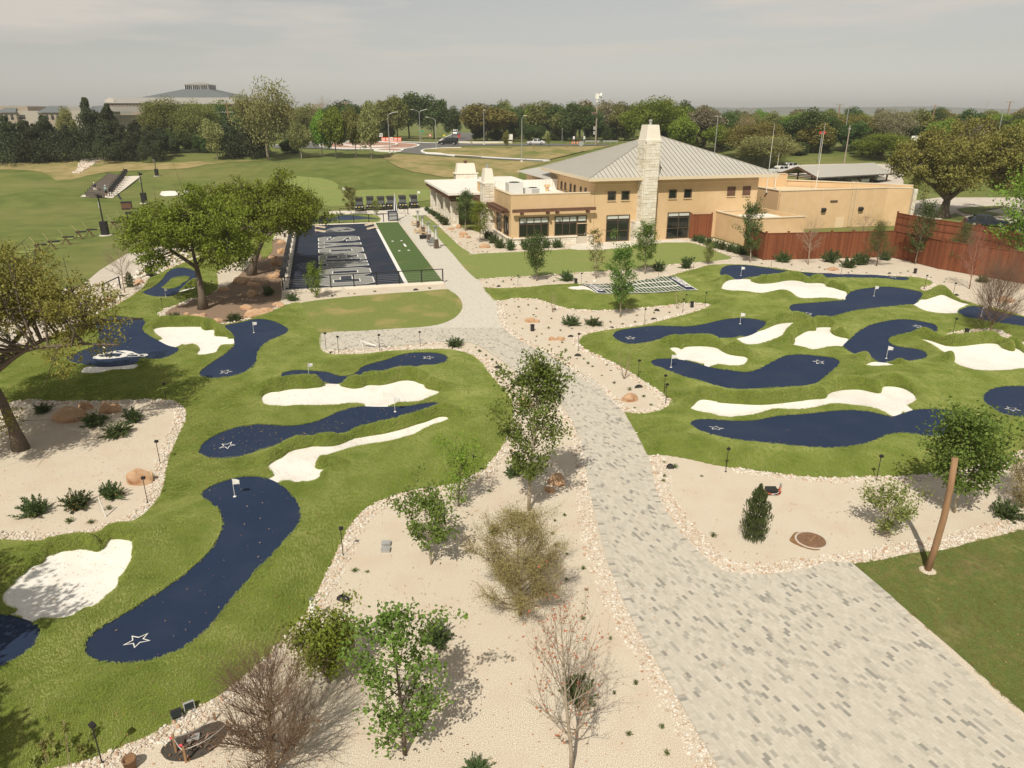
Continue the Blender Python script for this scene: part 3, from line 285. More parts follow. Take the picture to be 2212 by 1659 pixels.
def ob(name,me,parent=None,loc=None,rz=None,sc=None):
    o=bpy.data.objects.new(name,me); link(o,parent)
    if loc is not None: o.location=loc
    if rz is not None: o.rotation_euler=(0,0,rz)
    if sc is not None: o.scale=sc if isinstance(sc,tuple) else (sc,sc,sc)
    return o
def copy_tree(o,parent=None):
    c=o.copy(); COL.objects.link(c); c.parent=parent
    for ch in list(o.children): copy_tree(ch,c)
    return c
class MB:
    def __init__(s): s.v=[];s.f=[];s.m=[]
    def add(s,V,F,m=0):
        b=len(s.v); s.v+= [tuple(p) for p in V]; s.f+=[tuple(i+b for i in f) for f in F]; s.m+=[m]*len(F)
    def box(s,c,d,rz=0,m=0,rx=0,taper=1.):
        x,y,z=d[0]/2,d[1]/2,d[2]/2
        P=[(-x,-y,-z),(x,-y,-z),(x,y,-z),(-x,y,-z),(-x*taper,-y*taper,z),(x*taper,-y*taper,z),(x*taper,y*taper,z),(-x*taper,y*taper,z)]
        if rx: ca,sa=math.cos(rx),math.sin(rx); P=[(a,b*ca-e*sa,b*sa+e*ca) for a,b,e in P]
        ca,sa=math.cos(rz),math.sin(rz)
        s.add([(c[0]+a*ca-b*sa,c[1]+a*sa+b*ca,c[2]+e) for a,b,e in P],[(0,3,2,1),(4,5,6,7),(0,1,5,4),(1,2,6,5),(2,3,7,6),(3,0,4,7)],m); return s
    def b2(s,x0,x1,y0,y1,z0,z1,m=0): return s.box(((x0+x1)/2,(y0+y1)/2,(z0+z1)/2),(x1-x0,y1-y0,z1-z0),0,m)
    def tube(s,pts,rad,n=6,m=0,cap=True):
        pts=[Vector(p) for p in pts]
        if not isinstance(rad,(list,tuple)): rad=[rad]*len(pts)
        rings=[]
        for i,p in enumerate(pts):
            t=(pts[min(i+1,len(pts)-1)]-pts[max(i-1,0)]); t=t.normalized() if t.length>1e-6 else Vector((0,0,1))
            a=t.orthogonal().normalized() if abs(t.z)<.99 else Vector((1,0,0)); 
            if i and rings: 
                a=(prev-t*prev.dot(t)); a=a.normalized() if a.length>1e-6 else t.orthogonal().normalized()
            prev=a; b=t.cross(a)
            rings.append([p+(a*math.cos(2*math.pi*k/n)+b*math.sin(2*math.pi*k/n))*rad[i] for k in range(n)])
        V=[q for r in rings for q in r]; F=[]
        for i in range(len(pts)-1):
            for k in range(n):
                F.append((i*n+k,i*n+(k+1)%n,(i+1)*n+(k+1)%n,(i+1)*n+k))
        if cap: F+= [tuple(range(n))[::-1],tuple((len(pts)-1)*n+k for k in range(n))]
        s.add(V,F,m); return s
    def prism(s,poly,z0,z1,m=0):
        n=len(poly); V=[(x,y,z0) for x,y in poly]+[(x,y,z1) for x,y in poly]
        F=[tuple(range(n))[::-1],tuple(range(n,2*n))]+[(i,(i+1)%n,n+(i+1)%n,n+i) for i in range(n)]
        s.add(V,F,m); return s
    def lathe(s,prof,n=16,c=(0,0,0),m=0):
        V=[];F=[]
        for r,z in prof:
            for k in range(n): V.append((c[0]+r*math.cos(2*math.pi*k/n),c[1]+r*math.sin(2*math.pi*k/n),c[2]+z))
        for i in range(len(prof)-1):
            for k in range(n): F.append((i*n+k,i*n+(k+1)%n,(i+1)*n+(k+1)%n,(i+1)*n+k))
        F+=[tuple(range(n))[::-1],tuple((len(prof)-1)*n+k for k in range(n))]
        s.add(V,F,m); return s
    def mesh(s,name,mats,smooth=False):
        me=bpy.data.meshes.new(name); me.from_pydata(s.v,[],s.f)
        for q in (mats if isinstance(mats,(list,tuple)) else [mats]):
            if q: me.materials.append(q)
        if any(s.m): me.polygons.foreach_set('material_index',s.m)
        me.polygons.foreach_set('use_smooth',[bool(smooth)]*len(s.f))
        me.update(); return me
    def build(s,name,mats,parent=None,smooth=False,loc=None,rz=None): return ob(name,s.mesh(name,mats,smooth),parent,loc,rz)
# ---------------------------------------------------------------- materials
def mat(name,col,rough=.85,col2=None,scale=8.,spread=(.35,.65),bump=0.,bscale=None,metal=0.,spec=.3,col3=None,scale3=.6,w3=(.5,.62),sheen=0.,sheen_tint=None,sheen_r=.5,detail=4.,obj=False,transl=0.,island=0.,stretch=None):
    m=bpy.data.materials.new(name); m.use_nodes=True; n=m.node_tree.nodes; l=m.node_tree.links; b=n['Principled BSDF']
    b.inputs['Roughness'].default_value=rough; b.inputs['Metallic'].default_value=metal; b.inputs['Specular IOR Level'].default_value=spec
    c4=lambda c:(c[0],c[1],c[2],1)
    b.inputs['Base Color'].default_value=c4(col)
    cur=None; geo=None
    if col2 or col3 or bump:
        tc=n.new('ShaderNodeTexCoord' if obj else 'ShaderNodeNewGeometry'); src=tc.outputs['Object' if obj else 'Position']
        if stretch:
            mp=n.new('ShaderNodeMapping'); mp.inputs['Scale'].default_value=stretch; l.new(src,mp.inputs[0]); src=mp.outputs[0]
    def noise(sc,de=detail):
        t=n.new('ShaderNodeTexNoise'); t.inputs['Scale'].default_value=sc; t.inputs['Detail'].default_value=de; l.new(src,t.inputs[0]); return t.outputs[0]
    if col2:
        r=n.new('ShaderNodeValToRGB'); r.color_ramp.elements[0].position=spread[0]; r.color_ramp.elements[1].position=spread[1]
        r.color_ramp.elements[0].color=c4(col); r.color_ramp.elements[1].color=c4(col2); l.new(noise(scale),r.inputs[0]); cur=r.outputs[0]
    if col3:
        r=n.new('ShaderNodeValToRGB'); r.color_ramp.elements[0].position=w3[0]; r.color_ramp.elements[1].position=w3[1]
        r.color_ramp.elements[0].color=(0,0,0,1); r.color_ramp.elements[1].color=(1,1,1,1); l.new(noise(scale3,5.),r.inputs[0])
        x=n.new('ShaderNodeMix'); x.data_type='RGBA'; l.new(r.outputs[0],x.inputs[0]); x.inputs[7].default_value=c4(col3)
        if cur: l.new(cur,x.inputs[6])
        else: x.inputs[6].default_value=c4(col)
        cur=x.outputs[2]
    if island:
        g=n.new('ShaderNodeNewGeometry'); oi=n.new('ShaderNodeObjectInfo')
        ad=n.new('ShaderNodeMath'); ad.operation='ADD'; l.new(g.outputs['Random Per Island'],ad.inputs[0])
        mm=n.new('ShaderNodeMath'); mm.operation='MULTIPLY'; mm.inputs[1].default_value=.8; l.new(oi.outputs['Random'],mm.inputs[0]); l.new(mm.outputs[0],ad.inputs[1])
        mr=n.new('ShaderNodeMapRange'); mr.inputs[1].default_value=0; mr.inputs[2].default_value=1.8; mr.inputs[3].default_value=1-island; mr.inputs[4].default_value=1+island; l.new(ad.outputs[0],mr.inputs[0])
        h=n.new('ShaderNodeHueSaturation'); l.new(mr.outputs[0],h.inputs['Value'])
        mh=n.new('ShaderNodeMapRange'); mh.inputs[3].default_value=.5-island*.05; mh.inputs[4].default_value=.5+island*.05; l.new(oi.outputs['Random'],mh.inputs[0]); l.new(mh.outputs[0],h.inputs['Hue'])
        if cur: l.new(cur,h.inputs['Color'])
        else: h.inputs['Color'].default_value=c4(col)
        cur=h.outputs[0]
    if cur: l.new(cur,b.inputs['Base Color'])
    if bump:
        bp=n.new('ShaderNodeBump'); bp.inputs['Strength'].default_value=min(1,bump); bp.inputs['Distance'].default_value=.02*max(1,bump); l.new(noise(bscale or scale*2,3.),bp.inputs['Height']); l.new(bp.outputs[0],b.inputs['Normal'])
    if sheen:
        b.inputs['Sheen Weight'].default_value=sheen; b.inputs['Sheen Roughness'].default_value=sheen_r; b.inputs['Sheen Tint'].default_value=c4(sheen_tint)
    if transl:
        t=n.new('ShaderNodeBsdfTranslucent'); x=n.new('ShaderNodeMixShader'); x.inputs[0].default_value=transl
        if cur:
            g2=n.new('ShaderNodeMix'); g2.data_type='RGBA'; g2.blend_type='MULTIPLY'; g2.inputs[0].default_value=1; l.new(cur,g2.inputs[6]); g2.inputs[7].default_value=(1.5,1.4,.6,1); l.new(g2.outputs[2],t.inputs[0])
        else: t.inputs[0].default_value=c4(col)
        l.new(b.outputs[0],x.inputs[1]); l.new(t.outputs[0],x.inputs[2]); l.new(x.outputs[0],n['Material Output'].inputs[0])
    return m
M={}
M['turf']=mat('artificial_turf',(.095,.135,.018),.9,(.170,.205,.042),34,(.25,.75),.4,80,spec=.08,sheen=.25,sheen_tint=(.80,.88,.32),sheen_r=.5,detail=3)
M['pile']=mat('turf_fibre',(.345,.405,.115),.6,(.455,.49,.18),.55,(.35,.65),spec=.2,island=.12,transl=.25,col3=(.235,.31,.062),scale3=1.0,w3=(.42,.75))
M['grass']=mat('grass_blades',(.25,.27,.085),.6,(.34,.335,.125),.9,(.35,.65),spec=.2,island=.25,transl=.25,col3=(.42,.33,.18),scale3=.5,w3=(.54,.76))
M['green']=mat('putting_surface',(.0125,.023,.054),.9,(.0195,.034,.073),60,(.35,.65),.25,120,spec=.10,sheen=.10,sheen_tint=(.55,.65,.9),sheen_r=.5,col3=(.020,.033,.066),scale3=.7)
M['sand']=mat('white_sand',(.70,.67,.62),.95,(.82,.79,.74),34,(.3,.6),.5,50,spec=.1,col3=(.74,.70,.645),scale3=1.2)
M['gravel']=mat('tan_gravel',(.38,.32,.24),.95,(.79,.71,.59),42,(.34,.66),.35,60,spec=.1,col3=(.55,.45,.345),scale3=.9,w3=(.48,.82),detail=2)
M['mulch']=mat('leaf_litter_mulch',(.15,.105,.075),.95,(.36,.26,.185),16,(.35,.65),.7,30,spec=.05)
M['lawn']=mat('mown_lawn',(.155,.205,.045),.9,(.215,.245,.075),3.5,(.3,.7),.5,50,spec=.1,col3=(.30,.235,.10),scale3=.28,w3=(.58,.78),sheen=.25,sheen_tint=(.7,.75,.35))
M['lawn_dry']=mat('lawn_dry',(.135,.175,.032),.9,(.19,.215,.055),5,(.3,.7),.5,50,spec=.1,col3=(.34,.255,.11),scale3=.35,w3=(.52,.72),sheen=.25,sheen_tint=(.7,.72,.35))
M['rough']=mat('rough_grass',(.075,.105,.026),.9,(.155,.18,.055),22,(.3,.7),.5,45,spec=.05,col3=(.25,.20,.10),scale3=.6,w3=(.58,.80))
M['range']=mat('range_grass',(.085,.115,.024),.9,(.145,.17,.044),.35,(.35,.68),.4,15,spec=.05,col3=(.20,.185,.068),scale3=.05,w3=(.45,.75),sheen=.2,sheen_tint=(.6,.65,.3))
M['tan']=mat('dry_grass',(.25,.21,.085),.95,(.36,.285,.14),.5,(.35,.65),.6,12,spec=.05,col3=(.16,.175,.055),scale3=.14,w3=(.48,.66))
M['asphalt']=mat('asphalt',(.13,.125,.12),.9,(.17,.165,.155),2,(.3,.7),.3,40,spec=.2)
M['brickpave']=mat('red_brick_apron',(.36,.20,.145),.9,(.42,.26,.19),3)
M['concrete']=mat('concrete',(.60,.55,.47),.9,(.69,.64,.56),1.5,(.3,.7),.3,40,spec=.2)
M['lot']=mat('parking_concrete',(.50,.445,.375),.9,(.57,.51,.44),.5,(.3,.7),spec=.2)
M['white']=mat('white_paint',(.78,.76,.72),.6,spec=.3)
M['offwhite']=mat('cream_plaster',(.72,.66,.56),.85,(.76,.70,.61),1.5)
M['stucco']=mat('ochre_stucco',(.605,.43,.25),.92,(.645,.468,.28),1.1,(.3,.7),.25,45,spec=.12,col3=(.565,.405,.225),scale3=.25)
M['stucco_trim']=mat('stucco_cap',(.70,.55,.36),.9)
M['stone']=[mat('limestone_%d'%i,c,.9,tuple(a*.87 for a in c),6,(.3,.7),.5,14,spec=.15,obj=True) for i,c in enumerate([(.76,.70,.59),(.80,.75,.655),(.70,.625,.50)])]
M['mortar']=mat('mortar',(.52,.465,.38),.95)
M['roof']=mat('metal_roof',(.46,.44,.39),.5,(.495,.475,.42),.6,(.3,.7),metal=.05,spec=.4)
M['seam']=mat('roof_seam',(.36,.34,.30),.5,metal=.05)
M['acunit']=mat('pale_grey_casing',(.60,.60,.57),.6)
M['fascia']=mat('cream_fascia',(.66,.56,.41),.8)
M['flatroof']=mat('white_membrane_roof',(.80,.765,.70),.8,(.74,.70,.63),.7)
M['redwood']=[mat('red_stained_wood_%d'%i,c,.75,tuple(a*.78 for a in c),5,(.3,.7),.3,20,stretch=(6,6,.5)) for i,c in enumerate([(.225,.073,.030),(.255,.086,.037),(.19,.060,.026)])]
M['darkwood']=mat('dark_timber',(.12,.058,.036),.8,(.16,.085,.055),5)
M['plywood']=mat('pale_plywood',(.58,.43,.26),.8)
M['polewood']=mat('pole_wood',(.33,.20,.11),.9,(.26,.15,.08),4,(.3,.7),.4,18,stretch=(5,5,.6))
M['glass']=mat('window_glass',(.012,.016,.013),.06,spec=.6)
M['blind']=mat('window_blind',(.52,.54,.50),.6)
M['frame']=mat('bronze_frame',(.10,.068,.045),.5)
M['black']=mat('black_metal',(.018,.018,.019),.5,spec=.4)
M['blackp']=mat('black_plastic',(.03,.03,.031),.6)
M['steel']=mat('galvanised_steel',(.47,.47,.46),.45,metal=.5)
M['silver']=mat('brushed_steel',(.62,.62,.61),.3,metal=.8)
M['grey']=mat('grey_fabric',(.30,.30,.29),.8,(.36,.36,.35),4)
M['silverturf']=mat('silver_turf',(.215,.215,.20),.9,(.27,.27,.25),9)
M['fieldnavy']=mat('navy_field_turf',(.011,.017,.031),.9,(.019,.026,.044),12,(.3,.7),spec=.1,col3=(.028,.031,.044),scale3=.5,sheen=.10,sheen_tint=(.6,.65,.8))
M['fieldgreen']=mat('field_green_turf',(.062,.100,.030),.9,(.082,.125,.042),6,(.3,.7),spec=.1,col3=(.19,.16,.07),scale3=.3,w3=(.58,.78),sheen=.12,sheen_tint=(.5,.7,.3))
M['orange']=mat('orange_plastic',(.80,.13,.035),.6)
M['red']=mat('red_paint',(.55,.035,.03),.6)
M['signgreen']=mat('sign_green',(.02,.30,.16),.5)
M['yellow']=mat('yellow_paint',(.75,.60,.05),.6)
M['navy']=mat('navy_paint',(.014,.022,.065),.5)
M['baywood']=mat('weathered_brown_board',(.14,.115,.095),.9)
M['cartscreen']=mat('tinted_screen',(.10,.105,.10),.15,spec=.5)
M['glassclear']=mat('clear_tube_glass',(.72,.74,.72),.1,spec=.6)
M['bark']=mat('bark',(.115,.09,.068),.95,(.185,.15,.115),10,(.3,.7),.8,18,spec=.05,stretch=(3,3,.6))
M['bark_pale']=mat('pale_bark',(.30,.25,.19),.95,(.38,.32,.25),10,(.3,.7),.4,18,spec=.05)
M['twig_brown']=mat('brown_twigs',(.19,.125,.085),.95,island=.3)
M['twig_red']=mat('reddish_twigs',(.33,.20,.145),.95,island=.25)
M['twig_tan']=mat('tan_twigs',(.36,.27,.20),.95,island=.2)
M['boulder']=mat('orange_sandstone',(.42,.25,.14),.95,(.56,.40,.27),2.2,(.3,.7),.9,7,spec=.08,obj=True,col3=(.32,.15,.075),scale3=1.6,w3=(.5,.7))
M['rocklight']=mat('dark_grey_cover',(.045,.043,.042),.7)
def leafmat(n,c,isl=.5,tr=.22): return mat('leaf_'+n,c,.6,spec=.25,island=isl,transl=tr)
for n,c in {'maple': (0.125, 0.185, 0.035), 'dark': (0.075, 0.115, 0.028), 'bright': (0.17, 0.25, 0.03), 'olive': (0.185, 0.195, 0.055), 'oak': (0.175, 0.235, 0.026), 'brownoak': (0.2, 0.175, 0.048), 'pale': (0.27, 0.28, 0.11), 'cedar': (0.062, 0.08, 0.034), 'grey': (0.22, 0.195, 0.125), 'tanleaf': (0.36, 0.27, 0.15), 'juniper': (0.085, 0.12, 0.042), 'gold': (0.31, 0.27, 0.12), 'redleaf': (0.42, 0.15, 0.075), 'autumn': (0.205, 0.18, 0.045), 'feather': (0.115, 0.16, 0.05), 'litter': (0.42, 0.21, 0.09), 'palelitter': (0.62, 0.47, 0.22), 'tuft': (0.11, 0.14, 0.045)}.items():
    M['l_'+n]=leafmat(n,c,.3 if 'litter' in n else .5)
PAVE=[mat('paver_%d'%i,c,.9,tuple(a*.93 for a in c),9,(.3,.7),spec=.12) for i,c in enumerate([(.54,.50,.425),(.51,.47,.40),(.57,.53,.455),(.39,.365,.315),(.30,.285,.25),(.455,.425,.36)])]
M['pavesheet']=mat('paver_joint',(.45,.42,.36),.95)
STONE=[mat('river_stone_%d'%i,c,.9,tuple(a*.82 for a in c),9,(.3,.7),spec=.15) for i,c in enumerate([(.64,.56,.465),(.73,.67,.59),(.53,.43,.335),(.52,.345,.235),(.67,.62,.55)])]
# ---------------------------------------------------------------- polygon tools
def poly(n): a=np.array(DATA[n],float).reshape(-1,2); return a
def smooth(P,k=3,closed=True):
    n=len(P); out=[]
    for i in range(n if closed else n-1):
        p0,p1,p2,p3=[P[(i+j)%n] if closed else P[min(max(i+j,0),n-1)] for j in(-1,0,1,2)]
        for t in np.arange(k)/k:
            out.append(.5*((2*p1)+(-p0+p2)*t+(2*p0-5*p1+4*p2-p3)*t*t+(-p0+3*p1-3*p2+p3)*t**3))
    if not closed: out.append(P[-1])
    return np.array(out)
def area(P): x,y=P[:,0],P[:,1]; return .5*np.sum(x*np.roll(y,-1)-np.roll(x,-1)*y)
def inside(P,q):
    q=np.asarray(q); res=np.zeros(len(q),bool)
    bb=(q[:,0]>=P[:,0].min())&(q[:,0]<=P[:,0].max())&(q[:,1]>=P[:,1].min())&(q[:,1]<=P[:,1].max())
    idx=np.nonzero(bb)[0]
    if not len(idx): return res
    x,y=q[idx,0],q[idx,1]; c=np.zeros(len(idx),bool)
    for (x1,y1),(x2,y2) in zip(P,np.roll(P,-1,0)):
        m=(y1>y)!=(y2>y)
        if y1!=y2: c^=m&(x<(x2-x1)*(y-y1)/(y2-y1)+x1)
    res[idx]=c; return res
def sdist(P,q,closed=True,lim=3.):
    """distance and nearest point from points q to polyline P (inf beyond lim)"""
    q=np.asarray(q); D=np.full(len(q),1e3); N=np.zeros((len(q),2))
    bb=(q[:,0]>=P[:,0].min()-lim)&(q[:,0]<=P[:,0].max()+lim)&(q[:,1]>=P[:,1].min()-lim)&(q[:,1]<=P[:,1].max()+lim)
    idx=np.nonzero(bb)[0]
    if not len(idx): return D,N
    A=P if closed else P[:-1]; B=np.roll(P,-1,0) if closed else P[1:]
    qq=q[idx]; best=np.full(len(idx),1e9); nn=np.zeros((len(idx),2))
    for a,b in zip(A,B):
        ab=b-a; L=ab@ab
        if L<1e-12: continue
        t=np.clip(((qq-a)@ab)/L,0,1); c=a+t[:,None]*ab; dd=((qq-c)**2).sum(1)
        m=dd<best; best[m]=dd[m]; nn[m]=c[m]
    D[idx]=np.sqrt(best); N[idx]=nn; return D,N
def cdt(rings,pts,lines=()):
    V=[];E=[]
    for r in rings:
        b=len(V); V+= [Vector((x,y)) for x,y in r]; n=len(r); E+=[(b+i,b+(i+1)%n) for i in range(n)]
    V+=[Vector((x,y)) for x,y in pts]
    o=delaunay_2d_cdt(V,E,[],0,1e-5)
    return np.array([(v.x,v.y) for v in o[0]]),np.array([f for f in o[2] if len(f)==3],int)
def sheet(name,P,z,m,step=None,parent=None,zf=None,kind='structure',label=None,skirt=None):
    """flat or terrain-following sheet from an outline"""
    pts=[]
    if step:
        x0,y0=P.min(0);x1,y1=P.max(0)
        g=np.stack(np.meshgrid(np.arange(x0,x1,step),np.arange(y0,y1,step)),-1).reshape(-1,2); g=g+np.random.RandomState(1).uniform(-.2,.2,g.shape)*step
        g=g[inside(P,g)]; dd,_=sdist(P,g,lim=step); pts=g[dd>step*.3]
    V,F=cdt([P],pts); F=F[inside(P,V[F].mean(1))]
    Z=(zf(V[:,0],V[:,1]) if zf else 0)+z
    V3=np.c_[V,np.broadcast_to(Z,len(V))]
    me=mesh_np(name,V3,F,m,smooth=bool(zf)); o=ob(name,me,parent)
    if kind: o['kind']=kind
    return o
# ---------------------------------------------------------------- terrain
def build_terrain():
    ang=np.concatenate([np.linspace(-62,62,200),np.linspace(66,294,40)]); rad=np.concatenate([[0],np.geomspace(6,6000,130)])
    A,Rr=np.meshgrid(np.radians(ang),rad,indexing='ij'); X=Rr*np.sin(A); Y=Rr*np.cos(A); Z=terr(X,Y)-.03
    na,nr=A.shape; V=np.stack([X,Y,Z],-1).reshape(-1,3)
    i,j=np.meshgrid(np.arange(na),np.arange(nr-1),indexing='ij'); i2=(i+1)%na
    F=np.stack([i*nr+j,i2*nr+j,i2*nr+j+1,i*nr+j+1],-1).reshape(-1,4)[:,::-1]
    o=ob('ground',mesh_np('ground',V,F,M['range'],smooth=True)); o['kind']='structure'
build_terrain()
# far hills on the horizon
def hills():
    rs=np.random.RandomState(3); n=120; x=np.linspace(-3500,4500,n); V=[];F=[]
    for k,(y,zb) in enumerate([(3200,-5),(3300,1),(3800,1)]):
        for i in range(n):
            hgt=zb if k==0 else 13+9*np.sin(x[i]*.0011+1.4*k)+5*np.sin(x[i]*.0037+k)+2*np.sin(x[i]*.011)+(18 if x[i]>300 else 2)
            V.append((x[i],y+200*np.sin(x[i]*.001),hgt))
    for k in range(2):
        for i in range(n-1): F.append((k*n+i,k*n+i+1,(k+1)*n+i+1,(k+1)*n+i))
    hm=mat('wooded_hills',(.06,.075,.04),.95,(.10,.11,.06),.02,(.35,.65)); o=ob('hills',mesh_np('hills',V,F,hm,smooth=True)); o['kind']='structure'
hills()
# garden gravel ground, lawns, slopes
GARDEN=np.array([(-22,2),(30,2),(44,30),(46,50),(43.5,58),(39.6,65.4),(37.4,71),(24.5,69.6),(23.2,72.6),(24.4,77),(22.6,84),(0,80),(-6.5,91),(-11.8,108),(-14,104),(-22,101.5),(-28,96),(-31,75),(-33,62),(-38,52),(-40,42),(-36,30),(-30,12)])
sheet('gravel_ground',GARDEN,0,M['gravel'])
mid_bed=np.array([(-24.2,47.8),(-22,46.3),(-18,47.6),(-17.4,50.5),(-17.9,54.5),(-19.9,61),(-23,73),(-25.2,80),(-26.8,82),(-27.2,76),(-25.2,70),(-24,62),(-23.6,57),(-25,52)])
sheet('mulch_bed',smooth(mid_bed,3),.004,M['mulch'])
sheet('front_lawn',poly('lawn_front'),.012,M['lawn']); sheet('oval_lawn',smooth(poly('lawn_oval'),3),.035,M['lawn_dry'])
sheet('corner_lawn',poly('lawn_corner'),.014,M['rough']); sheet('patio',poly('patio'),.02,M['concrete'])
sheet('cart_pad',poly('cartpad'),.016,M['concrete']); 
wp=poly('wpath'); sheet('walkway',wp,.008,M['lot'])
TZ=lambda x,y:terr(x,y)
for nm,k,z,m,st in [('dry_slope','tan_slope',.03,'tan',5),('dry_hillside','tan_hill',.05,'tan',5),('practice_green','putt',.02,'lawn',6),('range_sand','range_sand',.05,'sand',3),('road','road1',.06,'asphalt',6),('roundabout_apron','ring_out',.20,'brickpave',5),('roundabout_island','ring_in',.42,'brickpave',5),('road_median','median',.22,'brickpave',4),('verge','island_sw',.16,'tan',6)]:
    sheet(nm,poly(k),z,M[m],st,zf=TZ)
def ribbon(name,P,w,z,m,h=0.,closed=True,zf=TZ):
    P=np.asarray(P); n=len(P); t=np.roll(P,-1,0)-np.roll(P,1,0) if closed else np.gradient(P,axis=0); t/=np.maximum(np.linalg.norm(t,axis=1),1e-9)[:,None]
    nn=np.c_[-t[:,1],t[:,0]]; a=P-nn*w/2; b=P+nn*w/2; V=np.r_[np.c_[a,zf(a[:,0],a[:,1])+z],np.c_[b,zf(b[:,0],b[:,1])+z],np.c_[a,zf(a[:,0],a[:,1])+z-h],np.c_[b,zf(b[:,0],b[:,1])+z-h]]
    F=[]
    for i in range(n if closed else n-1):
        j=(i+1)%n; F+=[(i,j,n+j,n+i),(2*n+i,2*n+j,j,i),(n+i,n+j,3*n+j,3*n+i)]
    o=ob(name,mesh_np(name,V,F,m)); o['kind']='structure'; return o
for k,z in(('ring_out',.30),('ring_in',.52),('median',.32)): ribbon('kerb',smooth(poly(k),2),.55,z,M['white'],.4)
rd=poly('road1'); ribbon('kerb',rd[:9],.5,.2,M['white'],.3,False); ribbon('kerb',rd[-14:-8],.4,.2,M['white'],.3,False)
isw=poly('island_sw'); ribbon('kerb',smooth(np.r_[isw[-3:],isw[:6]],2,False),.45,.3,M['white'],.4,False)
sheet('service_yard',np.array([(24.6,69.9),(37.4,71.4),(39.6,66),(49,66),(49,86),(38,86),(24.6,75)]),.012,M['lot'])
sheet('parking_lot',poly('parking'),.01,M['lot'],8,zf=TZ); sheet('grass_island',poly('grass_isl'),.13,M['range'],6,zf=TZ); sheet('car_park',poly('parking2'),.01,M['lot'],8,zf=TZ)
# ---------------------------------------------------------------- the putting course
LBL={'g_near_left':'large navy kidney green nearest the camera, star at its lower end','g_corner':'dark navy green cut off by the left frame edge, touching the shaded bunker','g_second':'long navy green littered with dry leaves between two bunkers, left course','g_third':'thin wavy navy green just below the paved spur, left course','g_dogleg':'navy dogleg green joined to a bunker, beside the oval lawn','g_helmet':'navy green with a white football helmet painted on it','g_trees':'navy green with a turf island behind the leaning oak','g_rail':'narrow navy green behind the far field railing','g_top':'long thin navy green nearest the red wooden fence','g_upper':'navy green with round head below the white bunker near the fence','g_right':'navy green behind the bare brown tree at the right edge','g_left4':'navy green on the right course nearest the football-field mat','g_s':'navy S-shaped green in the middle of the right course','g_boot':'navy boot-shaped green with flag at its narrow left end','g_long':'longest navy green along the lower edge of the right course','g_east':'navy green cut off by the right frame edge behind the maple',
'b_near_left':'large white bunker with tree shadow beside the nearest green','b_hook':'hook-shaped white bunker tapering to a leafy tail, left course','b_band':'broad white bunker between two navy greens, left course','b_between':'ragged white bunker between the helmet green and the dogleg green','b_front':'thin white bunker below the helmet green','b_sliver':'sliver of white sand beside the leaning oak trunk','b_rail':'small white bunker behind the far field railing','b_top':'long white bunker below the green nearest the fence','b_upper':'white bunker linking two greens near the bare brown tree','b_slant':'slanting white bunker touching the round head of a green','b_mid':'star-shaped white bunker left of the S-shaped green','b_small':'smallest white bunker at the foot of the S-shaped green','b_east':'big white bunker at the right frame edge beside the gravel islet','b_flag':'white bunker directly behind the boot green flag','b_long':'long white bunker with a heart-shaped right end above the longest green','b_field':'white bunker at the left end of the football-field mat'}
def und(x,y):
    u=.28+.08*np.sin(x*.7+y*.3+.6)+.075*np.sin(-x*.4+y*.6+2)+.06*np.sin(x*.3+y*.95+4)+.025*np.sin(1.6*x-.6*y)
    return u
def pile_clump(mat_,hs=1.):
    "one tuft of synthetic turf fibres"
    rs=np.random.RandomState(2); n=70; c=rs.uniform(-.085,.085,(n,2)); a=rs.uniform(0,6.28,n); w=rs.uniform(.003,.0055,n); h=rs.uniform(.018,.034,n); ln=rs.normal(0,.014,(n,2))+np.array([.006,.0]); V=[];F=[]
    for i in range(n):
        u=np.array([math.cos(a[i]),math.sin(a[i])])*w[i]; b=c[i]; m=b+ln[i]*.4; t=b+ln[i]*1.2; k=len(V)
        V+=[(b[0]-u[0],b[1]-u[1],-.01),(b[0]+u[0],b[1]+u[1],-.01),(m[0]+u[0]*.8,m[1]+u[1]*.8,h[i]*.55),(m[0]-u[0]*.8,m[1]-u[1]*.8,h[i]*.55),(t[0],t[1],h[i])]; F+=[(k,k+1,k+2),(k,k+2,k+3),(k+3,k+2,k+4)]
    return bpy.data.objects.new('turf_tuft',mesh_np('turf_tuft',V,F,mat_))
PILE=pile_clump(M['pile']); PILE2=pile_clump(M['grass'])
def pile_nodes(PILE,dens=95):
    t=bpy.data.node_groups.new('turf_pile','GeometryNodeTree'); t.interface.new_socket('Geometry',in_out='INPUT',socket_type='NodeSocketGeometry'); t.interface.new_socket('Geometry',in_out='OUTPUT',socket_type='NodeSocketGeometry')
    n=t.nodes; l=t.links; gi=n.new('NodeGroupInput'); go=n.new('NodeGroupOutput'); d=n.new('GeometryNodeDistributePointsOnFaces'); d.inputs['Density'].default_value=dens; i=n.new('GeometryNodeInstanceOnPoints'); oi=n.new('GeometryNodeObjectInfo'); oi.inputs['Object'].default_value=PILE; oi.inputs['As Instance'].default_value=True
    rv=n.new('FunctionNodeRandomValue'); rv.data_type='FLOAT'; rv.inputs[2].default_value=-.35; rv.inputs[3].default_value=.35
    cb=n.new('ShaderNodeCombineXYZ'); l.new(rv.outputs[1],cb.inputs[2]); ro=n.new('FunctionNodeRotateEuler'); ro.space='LOCAL'; l.new(d.outputs['Rotation'],ro.inputs[0]); l.new(cb.outputs[0],ro.inputs['Rotate By'])
    l.new(gi.outputs[0],d.inputs[0]); l.new(d.outputs[0],i.inputs[0]); l.new(oi.outputs['Geometry'],i.inputs['Instance']); l.new(ro.outputs[0],i.inputs['Rotation']); l.new(i.outputs[0],go.inputs[0]); return t
PN=pile_nodes(PILE); PN2=pile_nodes(PILE2,48)
